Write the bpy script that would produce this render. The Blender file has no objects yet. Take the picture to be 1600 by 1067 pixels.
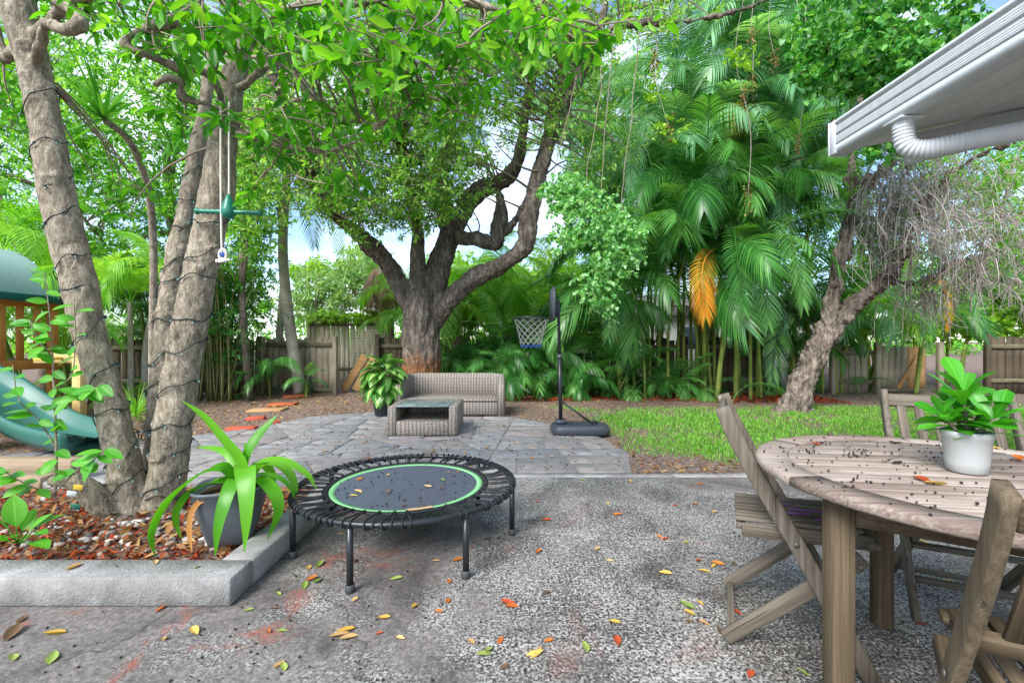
import bpy, math, random
import numpy as np
from mathutils import Vector, Matrix

random.seed(7)
RNG = np.random.default_rng(7)
scene = bpy.context.scene
col = scene.collection
PI = math.pi

# ------------------------------------------------------------------ camera
H = 1.12            # eye height, metres
FPX = 700.0         # focal length in photo pixels (1600 wide)
cam_data = bpy.data.cameras.new("camera")
cam_data.sensor_fit = 'HORIZONTAL'
cam_data.sensor_width = 36.0
cam_data.lens = FPX / 1600.0 * 36.0
cam_data.clip_start = 0.05
cam_data.clip_end = 2000.0
cam = bpy.data.objects.new("camera", cam_data)
cam.location = (0, 0, H)
cam.rotation_euler = (math.radians(90), 0, 0)
col.objects.link(cam)
scene.camera = cam

# ------------------------------------------------------------------ light
SUN_TO = Vector((-0.40, -0.62, 0.68)).normalized()     # direction towards the sun
sun_data = bpy.data.lights.new("sun", 'SUN')
sun_data.energy = 2.6
sun_data.angle = math.radians(32)
sun_data.color = (1.0, 0.96, 0.90)
sun = bpy.data.objects.new("sun", sun_data)
sun.rotation_euler = (-SUN_TO).to_track_quat('-Z', 'Y').to_euler()
sun.location = (0, 0, 20)
col.objects.link(sun)

world = bpy.data.worlds.new("World")
scene.world = world
world.use_nodes = True
wn = world.node_tree
wn.nodes.clear()
w_out = wn.nodes.new('ShaderNodeOutputWorld')
w_bg = wn.nodes.new('ShaderNodeBackground')
w_bg.inputs['Strength'].default_value = 0.125
w_sky = wn.nodes.new('ShaderNodeTexSky')
w_sky.sky_type = 'NISHITA'
w_sky.sun_disc = False
w_sky.sun_elevation = math.asin(SUN_TO.z)
w_sky.sun_rotation = math.atan2(SUN_TO.x, SUN_TO.y)
w_sky.air_density = 1.0
w_sky.dust_density = 0.2
w_sky.ozone_density = 3.0
w_tc = wn.nodes.new('ShaderNodeTexCoord')
w_map = wn.nodes.new('ShaderNodeMapping')
w_map.inputs['Scale'].default_value = (1.0, 1.0, 2.2)
w_noise = wn.nodes.new('ShaderNodeTexNoise')
w_noise.inputs['Scale'].default_value = 2.6
w_noise.inputs['Detail'].default_value = 6.0
w_noise.inputs['Roughness'].default_value = 0.55
w_ramp = wn.nodes.new('ShaderNodeValToRGB')
w_ramp.color_ramp.elements[0].position = 0.44
w_ramp.color_ramp.elements[1].position = 0.66
w_mix = wn.nodes.new('ShaderNodeMixRGB')
w_mix.inputs['Color2'].default_value = (5.2, 5.5, 5.9, 1)
wn.links.new(w_tc.outputs['Generated'], w_map.inputs['Vector'])
wn.links.new(w_map.outputs['Vector'], w_noise.inputs['Vector'])
wn.links.new(w_noise.outputs['Fac'], w_ramp.inputs['Fac'])
wn.links.new(w_ramp.outputs['Color'], w_mix.inputs['Fac'])
wn.links.new(w_sky.outputs['Color'], w_mix.inputs['Color1'])
wn.links.new(w_mix.outputs['Color'], w_bg.inputs['Color'])
wn.links.new(w_bg.outputs['Background'], w_out.inputs['Surface'])

scene.view_settings.view_transform = 'Standard'
scene.view_settings.look = 'None'
scene.view_settings.gamma = 1.0
scene.view_settings.exposure = 1.35
scene.view_settings.use_curve_mapping = False
scene.render.engine = 'CYCLES'
scene.cycles.max_bounces = 4
scene.cycles.diffuse_bounces = 3
scene.cycles.glossy_bounces = 2
scene.cycles.transmission_bounces = 4
scene.cycles.transparent_max_bounces = 4
scene.cycles.use_adaptive_sampling = True
scene.cycles.adaptive_threshold = 0.02
scene.cycles.caustics_reflective = False
scene.cycles.caustics_refractive = False

# ------------------------------------------------------------------ measuring
def P(px, py, d):
    """photo pixel at a real distance d in front of the camera -> metres"""
    return np.array([(px - 800) / FPX * d, d, H - (py - 533.5) / FPX * d])

def G(px, py, z=0.0):
    """photo pixel of a point known to lie at height z -> metres"""
    d = (H - z) * FPX / (py - 533.5)
    return np.array([(px - 800) / FPX * d, d, z])

def nrm(v):
    v = np.asarray(v, float)
    n = np.linalg.norm(v, axis=-1, keepdims=True)
    return v / np.maximum(n, 1e-9)

# ------------------------------------------------------------------ value noise
def _hash(i, j, k, s):
    h = (i * 374761393 + j * 668265263 + k * 2147483647 + s * 1274126177) & 0xffffffff
    h = ((h ^ (h >> 13)) * 1274126177) & 0xffffffff
    return ((h ^ (h >> 16)) & 0xffff) / 65535.0

def vnoise(p, s=0):
    p = np.asarray(p, float)
    i = np.floor(p).astype(np.int64)
    f = p - i
    f = f * f * (3 - 2 * f)
    out = 0
    for a in (0, 1):
        for b in (0, 1):
            for c in (0, 1):
                w = (f[:, 0] if a else 1 - f[:, 0]) * (f[:, 1] if b else 1 - f[:, 1]) * (f[:, 2] if c else 1 - f[:, 2])
                out = out + w * _hash(i[:, 0] + a, i[:, 1] + b, i[:, 2] + c, s)
    return out * 2 - 1

def fbm(p, s=0, o=3):
    r, a = 0, 1.0
    for q in range(o):
        r = r + a * vnoise(np.asarray(p) * 2 ** q, s + q)
        a *= 0.5
    return r

# ------------------------------------------------------------------ meshes
class MB:
    """collects vertices, triangles and quads into one mesh"""
    def __init__(self):
        self.V, self.T, self.Q, self.n = [], [], [], 0
    def add(self, V, tris=None, quads=None):
        V = np.asarray(V, float).reshape(-1, 3)
        if tris is not None and len(tris):
            self.T.append(np.asarray(tris, np.int64).reshape(-1, 3) + self.n)
        if quads is not None and len(quads):
            self.Q.append(np.asarray(quads, np.int64).reshape(-1, 4) + self.n)
        self.V.append(V)
        self.n += len(V)
        return self
    def mesh(self, name, smooth=False):
        V = np.concatenate(self.V) if self.V else np.zeros((0, 3))
        T = np.concatenate(self.T) if self.T else np.zeros((0, 3), np.int64)
        Q = np.concatenate(self.Q) if self.Q else np.zeros((0, 4), np.int64)
        me = bpy.data.meshes.new(name)
        me.vertices.add(len(V))
        me.vertices.foreach_set('co', V.astype(np.float32).ravel())
        loops = np.concatenate([T.ravel(), Q.ravel()]).astype(np.int32)
        starts = np.concatenate([np.arange(len(T)) * 3, len(T) * 3 + np.arange(len(Q)) * 4]).astype(np.int32)
        me.loops.add(len(loops))
        me.loops.foreach_set('vertex_index', loops)
        me.polygons.add(len(starts))
        me.polygons.foreach_set('loop_start', starts)
        if smooth:
            me.polygons.foreach_set('use_smooth', np.ones(len(starts), bool))
        me.update(calc_edges=True)
        me.validate()
        return me

def chamfer_box(sx, sy, sz, c):
    """box centred on the origin with chamfered edges: 44 triangles"""
    h = np.array([sx, sy, sz]) / 2
    c = min(c, h.min() * 0.6)
    V, idx = [], {}
    for a in (-1, 1):
        for b in (-1, 1):
            for g in (-1, 1):
                s = np.array([a, b, g])
                for ax in range(3):
                    p = (h - c) * s
                    p[ax] = h[ax] * s[ax]
                    idx[(a, b, g, ax)] = len(V)
                    V.append(p)
    Q, T = [], []
    for ax in range(3):
        o = [k for k in range(3) if k != ax]
        for s in (-1, 1):
            f = []
            for (u, v) in ((-1, -1), (1, -1), (1, 1), (-1, 1)):
                k = [0, 0, 0]
                k[ax] = s; k[o[0]] = u; k[o[1]] = v
                f.append(idx[(k[0], k[1], k[2], ax)])
            flip = (s < 0) != (ax == 1)
            Q.append(f[::-1] if flip else f)
        for u in (-1, 1):
            for v in (-1, 1):
                k0 = [0, 0, 0]; k1 = [0, 0, 0]
                k0[ax] = -1; k1[ax] = 1
                for k in (k0, k1):
                    k[o[0]] = u; k[o[1]] = v
                f = [idx[(*k0, o[0])], idx[(*k1, o[0])], idx[(*k1, o[1])], idx[(*k0, o[1])]]
                n = np.cross(V[f[1]] - V[f[0]], V[f[2]] - V[f[0]])
                Q.append(f if n @ (V[f[0]] + V[f[2]]) > 0 else f[::-1])
    for a in (-1, 1):
        for b in (-1, 1):
            for g in (-1, 1):
                f = [idx[(a, b, g, 0)], idx[(a, b, g, 1)], idx[(a, b, g, 2)]]
                T.append(f if a * b * g > 0 else f[::-1])
    return np.array(V), np.array(T), np.array(Q)

def box(mb, c, s, bev=0.003, rot=None):
    V, T, Q = chamfer_box(*s, bev)
    if rot is not None:
        V = V @ np.asarray(rot).T
    mb.add(V + np.asarray(c), T, Q)
    return mb

def frame_from(d, up=(0, 0, 1)):
    """rotation whose x axis is d, z close to up"""
    x = nrm(d)
    up = np.asarray(up, float)
    if abs(x @ nrm(up)) > 0.98:
        up = np.array([1.0, 0, 0])
    y = nrm(np.cross(up, x))
    z = np.cross(x, y)
    return np.stack([x, y, z], 1)

def beam(mb, a, b, w, t, up=(0, 0, 1), bev=0.003):
    """board from a to b: width w across, thickness t along up"""
    a, b = np.asarray(a, float), np.asarray(b, float)
    return box(mb, (a + b) / 2, (np.linalg.norm(b - a), w, t), bev, frame_from(b - a, up))

def catmull(pts, n):
    """smooth curve (n samples) through rows of pts; extra columns (radius) go along"""
    p = np.asarray(pts, float)
    if len(p) == 2:
        t = np.linspace(0, 1, n)[:, None]
        return p[0] * (1 - t) + p[1] * t
    q = np.vstack([2 * p[0] - p[1], p, 2 * p[-1] - p[-2]])
    seg = len(p) - 1
    u = np.linspace(0, seg, n)
    i = np.minimum(u.astype(int), seg - 1)
    f = (u - i)[:, None]
    a, b, c, d = q[i], q[i + 1], q[i + 2], q[i + 3]
    return 0.5 * (2 * b + (c - a) * f + (2 * a - 5 * b + 4 * c - d) * f ** 2 + (3 * b - a - 3 * c + d) * f ** 3)

def tube(mb, pts, r, seg=8, caps=True):
    p = np.asarray(pts, float)[:, :3]
    n = len(p)
    r = np.broadcast_to(np.asarray(r, float), (n,))
    t = nrm(np.gradient(p, axis=0))
    u = np.cross(t[0], (0, 0, 1.0))
    if np.linalg.norm(u) < 0.1:
        u = np.cross(t[0], (1.0, 0, 0))
    u = nrm(u)
    a = np.arange(seg) / seg * 2 * PI
    rows = []
    for i in range(n):
        u = nrm(u - t[i] * (u @ t[i]))
        v = np.cross(t[i], u)
        rows.append(p[i] + r[i] * (np.cos(a)[:, None] * u + np.sin(a)[:, None] * v))
    V = np.concatenate(rows)
    k = np.arange(seg)
    k2 = (k + 1) % seg
    Q = np.concatenate([np.stack([i * seg + k, i * seg + k2, (i + 1) * seg + k2, (i + 1) * seg + k], 1) for i in range(n - 1)])
    T = None
    if caps:
        V = np.vstack([V, p[0], p[-1]])
        b = (n - 1) * seg
        T = np.concatenate([np.stack([k2, k, np.full(seg, n * seg)], 1), np.stack([b + k, b + k2, np.full(seg, n * seg + 1)], 1)])
    mb.add(V, T, Q)
    return mb

def lathe(mb, prof, seg=24, c=(0, 0, 0), cap=True, square=0.0):
    """profile rows (radius, z); square > 0 pushes the outline towards a rounded square"""
    prof = np.asarray(prof, float)
    a = np.arange(seg) / seg * 2 * PI
    k = np.arange(seg); k2 = (k + 1) % seg
    m = 1.0
    if square > 0:
        e = 2 + 4 * square
        m = 1.0 / (np.abs(np.cos(a)) ** e + np.abs(np.sin(a)) ** e) ** (1 / e)
        m = m / m.mean()
    V = np.concatenate([np.stack([q[0] * m * np.cos(a), q[0] * m * np.sin(a), np.full(seg, q[1])], 1) for q in prof])
    Q = np.concatenate([np.stack([i * seg + k, i * seg + k2, (i + 1) * seg + k2, (i + 1) * seg + k], 1) for i in range(len(prof) - 1)])
    T = None
    if cap:
        n = len(prof)
        V = np.vstack([V, (0, 0, prof[0][1]), (0, 0, prof[-1][1])])
        b = (n - 1) * seg
        T = np.concatenate([np.stack([k2, k, np.full(seg, n * seg)], 1), np.stack([b + k, b + k2, np.full(seg, n * seg + 1)], 1)])
    mb.add(V + np.asarray(c), T, Q)
    return mb

def ribbon(mb, pts, w, side, fold=0.0, n=12):
    """strap leaf: curve pts, half widths w (profile), side vectors; 3 verts per row"""
    c = catmull(pts, n)
    t = nrm(np.gradient(c, axis=0))
    s = nrm(np.asarray(side, float) - t * (t @ np.asarray(side, float))[:, None])
    up = np.cross(t, s)
    W = np.interp(np.linspace(0, 1, n), np.linspace(0, 1, len(w)), w)[:, None]
    L = c - s * W + up * W * fold
    R = c + s * W + up * W * fold
    V = np.stack([L, c, R], 1).reshape(-1, 3)
    i = np.arange(n - 1) * 3
    Q = np.concatenate([np.stack([i, i + 1, i + 4, i + 3], 1), np.stack([i + 1, i + 2, i + 5, i + 4], 1)])
    mb.add(V, None, Q)
    return mb

# ------------------------------------------------------------------ objects
def link(o):
    col.objects.link(o)
    return o

def tag(o, label=None, cat=None, group=None, kind=None):
    if label: o['label'] = label
    if cat: o['category'] = cat
    if group: o['group'] = group
    if kind: o['kind'] = kind
    return o

def thing(name, loc, label, cat, group=None, rotz=0.0, kind=None):
    o = bpy.data.objects.new(name, None)
    o.empty_display_size = 0.1
    o.location = Vector(loc)
    o.rotation_euler = (0, 0, rotz)
    link(o)
    return tag(o, label, cat, group, kind)

def part(name, me, mat, parent=None, local=False, kind=None, label=None):
    """a mesh object; built in world metres unless local"""
    o = bpy.data.objects.new(name, me)
    if mat is not None and not me.materials:
        me.materials.append(mat)
    link(o)
    if parent is not None:
        o.parent = parent
        if not local:
            base = Matrix.Identity(4)
            chain = []
            q = parent
            while q is not None:
                chain.append(q)
                q = q.parent
            for q in reversed(chain):
                base = base @ q.matrix_parent_inverse @ Matrix.LocRotScale(q.location, q.rotation_euler, q.scale)
            o.matrix_parent_inverse = base.inverted()
    if kind: o['kind'] = kind
    if label: o['label'] = label
    return o

def copy_tree(o, parent=None):
    c = o.copy()
    link(c)
    c.parent = parent
    if parent is not None:
        c.matrix_parent_inverse = o.matrix_parent_inverse.copy()
    for ch in o.children:
        copy_tree(ch, c)
    return c

def remesh(mb, voxel, bump=(), name="trunk", smooth_iter=3):
    """weld overlapping tubes into one skin, relax it, then push it out by noise (scale xyz, amount)"""
    me0 = mb.mesh("raw")
    o = bpy.data.objects.new("raw", me0)
    link(o)
    m = o.modifiers.new("r", 'REMESH')
    m.mode = 'VOXEL'
    m.voxel_size = voxel
    m.use_smooth_shade = True
    s = o.modifiers.new("s", 'SMOOTH')
    s.factor = 0.5
    s.iterations = smooth_iter
    dg = bpy.context.evaluated_depsgraph_get()
    me = bpy.data.meshes.new_from_object(o.evaluated_get(dg), depsgraph=dg)
    bpy.data.objects.remove(o)
    bpy.data.meshes.remove(me0)
    me.name = name
    n = len(me.vertices)
    co = np.empty(n * 3, np.float32); me.vertices.foreach_get('co', co)
    no = np.empty(n * 3, np.float32); me.vertices.foreach_get('normal', no)
    co = co.reshape(-1, 3).astype(float); no = no.reshape(-1, 3)
    disp = np.zeros(n)
    for (sc, amt, sd, ridged) in bump:
        v = fbm(co * np.asarray(sc), sd, 3)
        if ridged: v = 0.5 - np.abs(v)
        disp += v * amt
    co = co + no * disp[:, None]
    me.vertices.foreach_set('co', co.astype(np.float32).ravel())
    me.polygons.foreach_set('use_smooth', np.ones(len(me.polygons), bool))
    me.update()
    return me

# ------------------------------------------------------------------ materials
def srgb(r, g, b):
    def f(c):
        c /= 255.0
        return c / 12.92 if c <= 0.04045 else ((c + 0.055) / 1.055) ** 2.4
    return (f(r), f(g), f(b), 1.0)

class NT:
    def __init__(self, name):
        self.m = bpy.data.materials.new(name)
        self.m.use_nodes = True
        self.t = self.m.node_tree
        self.t.nodes.clear()
        self.out = self.t.nodes.new('ShaderNodeOutputMaterial')
    def n(self, kind, **kw):
        nd = self.t.nodes.new('ShaderNode' + kind)
        for k, v in kw.items():
            if k.startswith('i_'):
                key = k[2:].replace('_', ' ')
                self.set(nd, key, v)
            else:
                setattr(nd, k, v)
        return nd
    def set(self, nd, key, v):
        s = nd.inputs[int(key)] if key.isdigit() else nd.inputs[key]
        if isinstance(v, bpy.types.NodeSocket):
            self.t.links.new(v, s)
        else:
            s.default_value = v
    def ramp(self, fac, stops, interp='LINEAR'):
        r = self.t.nodes.new('ShaderNodeValToRGB')
        r.color_ramp.interpolation = interp
        e = r.color_ramp.elements
        while len(e) < len(stops): e.new(0.5)
        for q, (p, c) in zip(e, stops):
            q.position = p
            q.color = c if len(c) == 4 else (*c, 1)
        self.t.links.new(fac, r.inputs['Fac'])
        return r.outputs['Color']
    def mix(self, fac, a, b, mode='MIX'):
        m = self.t.nodes.new('ShaderNodeMixRGB')
        m.blend_type = mode
        for k, v in (('Fac', fac), ('Color1', a), ('Color2', b)):
            self.set(m, k, v)
        return m.outputs['Color']
    def math(self, op, a, b=0.0):
        m = self.t.nodes.new('ShaderNodeMath')
        m.operation = op
        self.set(m, '0', a); self.set(m, '1', b)
        return m.outputs[0]
    def coords(self, kind='Object', scale=(1, 1, 1), rot=(0, 0, 0)):
        c = self.n('TexCoord')
        mp = self.n('Mapping')
        mp.inputs['Scale'].default_value = scale
        mp.inputs['Rotation'].default_value = rot
        self.t.links.new(c.outputs[kind], mp.inputs['Vector'])
        return mp.outputs['Vector']
    def noise(self, vec, scale, detail=4.0, rough=0.55, dist=0.0):
        return self.n('TexNoise', i_Vector=vec, i_Scale=scale, i_Detail=detail, i_Roughness=rough, i_Distortion=dist).outputs['Fac']
    def bump(self, h, strength=0.5, dist=0.01, normal=None):
        b = self.n('Bump', i_Height=h, i_Strength=strength, i_Distance=dist)
        if normal is not None: self.set(b, 'Normal', normal)
        return b.outputs['Normal']
    def principled(self, color, rough=0.6, spec=0.4, metal=0.0, normal=None, **kw):
        p = self.n('BsdfPrincipled')
        self.set(p, 'Base Color', color)
        self.set(p, 'Roughness', rough)
        self.set(p, 'Specular IOR Level', spec)
        self.set(p, 'Metallic', metal)
        if normal is not None: self.set(p, 'Normal', normal)
        for k, v in kw.items(): self.set(p, k.replace('_', ' '), v)
        return p.outputs['BSDF']
    def done(self, sh):
        self.t.links.new(sh, self.out.inputs['Surface'])
        return self.m

def m_plain(name, color, rough=0.6, spec=0.4, metal=0.0, var=0.15, scale=30.0, bump=0.15, bdist=0.002, coat=0.0):
    """one colour with a little grain, dirt and relief"""
    t = NT(name)
    v = t.coords()
    a = t.noise(v, scale, 5)
    b = t.noise(v, scale * 0.12, 3)
    c = t.mix(t.math('MULTIPLY', a, var * 1.6), color, tuple(x * 0.45 for x in color[:3]) + (1,))
    c = t.mix(t.math('MULTIPLY', b, var), c, tuple(min(1, x * 1.5 + 0.01) for x in color[:3]) + (1,))
    r = t.math('ADD', t.math('MULTIPLY', b, 0.25), rough - 0.12)
    return t.done(t.principled(c, r, spec, metal, t.bump(a, bump, bdist), Coat_Weight=coat))

def m_leaf(name, cols, trans=0.35, rough=0.42, spec=0.35, tcol=None, vein=False, obj=False):
    """foliage: every leaf has its own shade, light passes through the blade"""
    t = NT(name)
    g = t.n('NewGeometry')
    f = g.outputs['Random Per Island']
    if obj:
        oi = t.n('ObjectInfo').outputs['Random']
        f = t.math('FRACT', t.math('ADD', t.math('MULTIPLY', f, 0.55), t.math('MULTIPLY', oi, 0.7)))
    n = len(cols)
    c = t.ramp(f, [((i + 0.5) / n, q) for i, q in enumerate(cols)])
    v = t.coords()
    nz = t.noise(v, 14.0, 3)
    c = t.mix(t.math('MULTIPLY', nz, 0.30), c, cols[0])
    if vein:
        uvx = t.n('SeparateXYZ'); t.t.links.new(t.coords('UV'), uvx.inputs[0])
        off = t.math('ABSOLUTE', t.math('SUBTRACT', uvx.outputs['Y'], 0.5))
        rib = t.math('LESS_THAN', off, 0.035)
        vs = t.math('SINE', t.math('MULTIPLY', t.math('SUBTRACT', uvx.outputs['X'], t.math('MULTIPLY', off, 0.8)), 62.0))
        vf = t.math('MAXIMUM', rib, t.math('MULTIPLY', t.math('GREATER_THAN', vs, 0.86), 0.5))
        c = t.mix(t.math('MULTIPLY', vf, 0.45), c, tuple(min(1, q * 1.5 + 0.04) for q in cols[-1][:3]) + (1,))
        tipb = t.ramp(t.math('ADD', uvx.outputs['X'], t.math('MULTIPLY', nz, 0.06)), [(0.985, (0, 0, 0, 1)), (1.0, (1, 1, 1, 1))])
        c = t.mix(t.math('MULTIPLY', tipb, 0.5), c, srgb(150, 120, 60))
    p = t.principled(c, rough, spec)
    tc = t.mix(1.0, c, tcol or (1.35, 1.30, 0.45, 1), 'MULTIPLY')
    tr = t.n('BsdfTranslucent')
    t.set(tr, 'Color', tc)
    mx = t.n('MixShader')
    mx.inputs['Fac'].default_value = trans
    t.t.links.new(p, mx.inputs[1])
    t.t.links.new(tr.outputs[0], mx.inputs[2])
    return t.done(mx.outputs[0])

def m_bark(name, dark, mid, light, sc=1.0, stretch=(1, 1, 0.3), rel=1.0, stain=None, blotch=(0.40, 0.62), lichen=0.3):
    t = NT(name)
    v = t.coords('Object', stretch)
    v1 = t.coords('Object', (1, 1, 1))
    a = t.noise(v, 22 * sc, 8, 0.65, 0.6)
    b = t.noise(v1, 5 * sc, 4, 0.6)
    fine = t.noise(v, 70 * sc, 5, 0.6)
    spots = t.ramp(t.noise(v1, 30 * sc, 5, 0.7), [(0.56, (0, 0, 0, 1)), (0.64, (1, 1, 1, 1))])
    pits = t.ramp(t.noise(v1, 46 * sc, 4, 0.7), [(0.62, (0, 0, 0, 1)), (0.70, (1, 1, 1, 1))])
    c = t.ramp(a, [(0.30, dark), (0.48, mid), (0.66, light)])
    k = t.ramp(b, [(blotch[0], (0, 0, 0, 1)), (blotch[1], (1, 1, 1, 1))])
    c = t.mix(t.math('MULTIPLY', k, 0.55), c, dark)
    c = t.mix(t.math('MULTIPLY', fine, 0.35), c, light)
    c = t.mix(t.math('MULTIPLY', spots, lichen), c, tuple(min(1, q * 1.35) for q in light[:3]) + (1,))
    c = t.mix(t.math('MULTIPLY', pits, 0.7), c, tuple(q * 0.6 for q in dark[:3]) + (1,))
    if stain is not None:
        scol, z0, z1 = stain
        sx = t.n('SeparateXYZ'); t.t.links.new(v1, sx.inputs[0])
        z = t.math('ADD', sx.outputs['Z'], t.math('MULTIPLY', t.math('SUBTRACT', t.noise(v, 9, 4), 0.5), 0.5))
        mr = t.n('MapRange')
        t.set(mr, 'Value', z); mr.inputs['From Min'].default_value = z1; mr.inputs['From Max'].default_value = z0
        streak = t.ramp(t.noise(v, 30, 6, 0.7), [(0.38, tuple(q * 0.25 for q in scol[:3]) + (1,)), (0.6, scol)])
        c = t.mix(mr.outputs['Result'], c, streak)
    h = t.math('SUBTRACT', t.math('ADD', a, t.math('MULTIPLY', fine, 0.5)), t.math('MULTIPLY', pits, 0.4))
    return t.done(t.principled(c, 0.85, 0.2, 0, t.bump(h, 0.9 * rel, 0.02)))

def m_wood(name, dark, mid, light, axis=0, sc=1.0, rough=0.75, grime=0.3):
    """weathered wood: grain stretched along one local axis"""
    t = NT(name)
    s = [30, 30, 30]; s[axis] = 0.8
    oi = t.n('ObjectInfo').outputs['Random']
    c0 = t.n('TexCoord')
    mp = t.n('Mapping'); mp.inputs['Scale'].default_value = s
    t.t.links.new(c0.outputs['Object'], mp.inputs['Vector'])
    off = t.n('CombineXYZ'); t.set(off, 'X', t.math('MULTIPLY', oi, 37.0)); t.set(off, 'Y', t.math('MULTIPLY', oi, 91.0)); t.set(off, 'Z', t.math('MULTIPLY', oi, 13.0))
    t.t.links.new(off.outputs[0], mp.inputs['Location'])
    v = mp.outputs['Vector']
    g = t.noise(v, 3.0 * sc, 9, 0.68, 0.12)
    fine = t.noise(v, 14 * sc, 4, 0.6)
    big = t.noise(t.coords(), 3.0 * sc, 4)
    c = t.ramp(g, [(0.30, dark), (0.47, mid), (0.68, light)])
    c = t.mix(t.math('MULTIPLY', fine, 0.4), c, mid)
    c = t.mix(t.math('MULTIPLY', t.ramp(big, [(0.42, (0, 0, 0, 1)), (0.7, (1, 1, 1, 1))]), grime), c, dark)
    c = t.mix(t.math('MULTIPLY', oi, 0.30), c, light)
    crack = t.ramp(t.noise(v, 1.7 * sc, 3, 0.5, 0.3), [(0.29, (1, 1, 1, 1)), (0.34, (0, 0, 0, 1))])
    c = t.mix(t.math('MULTIPLY', crack, 0.5), c, tuple(q * 0.4 for q in dark[:3]) + (1,))
    h = t.math('SUBTRACT', t.math('ADD', g, t.math('MULTIPLY', fine, 0.5)), t.math('MULTIPLY', crack, 0.8))
    return t.done(t.principled(c, rough, 0.25, 0, t.bump(h, 0.7, 0.004)))
# ------------------------------------------------------------------ ground materials
def m_soil():
    t = NT("soil_with_litter")
    v = t.coords()
    a = t.noise(v, 26, 8, 0.7)
    b = t.noise(v, 1.1, 4)
    c = t.ramp(a, [(0.30, srgb(58, 48, 42)), (0.46, srgb(112, 98, 90)), (0.60, srgb(152, 140, 132)), (0.75, srgb(186, 174, 164))])
    c = t.mix(t.math('MULTIPLY', b, 0.45), c, srgb(96, 84, 76))
    l = t.n('TexVoronoi', i_Vector=v, i_Scale=34.0, i_Randomness=1.0)
    pick = t.n('SeparateColor'); t.t.links.new(l.outputs['Color'], pick.inputs[0])
    lm = t.ramp(pick.outputs[0], [(0.78, (0, 0, 0, 1)), (0.80, (1, 1, 1, 1))])
    lc = t.ramp(pick.outputs[1], [(0.2, srgb(150, 96, 60)), (0.5, srgb(110, 70, 50)), (0.8, srgb(196, 160, 110))])
    c = t.mix(t.math('MULTIPLY', lm, 0.6), c, lc)
    h = t.math('ADD', a, t.math('MULTIPLY', l.outputs['Distance'], 0.6))
    return t.done(t.principled(c, 0.95, 0.1, 0, t.bump(h, 0.8, 0.02)))

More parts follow.
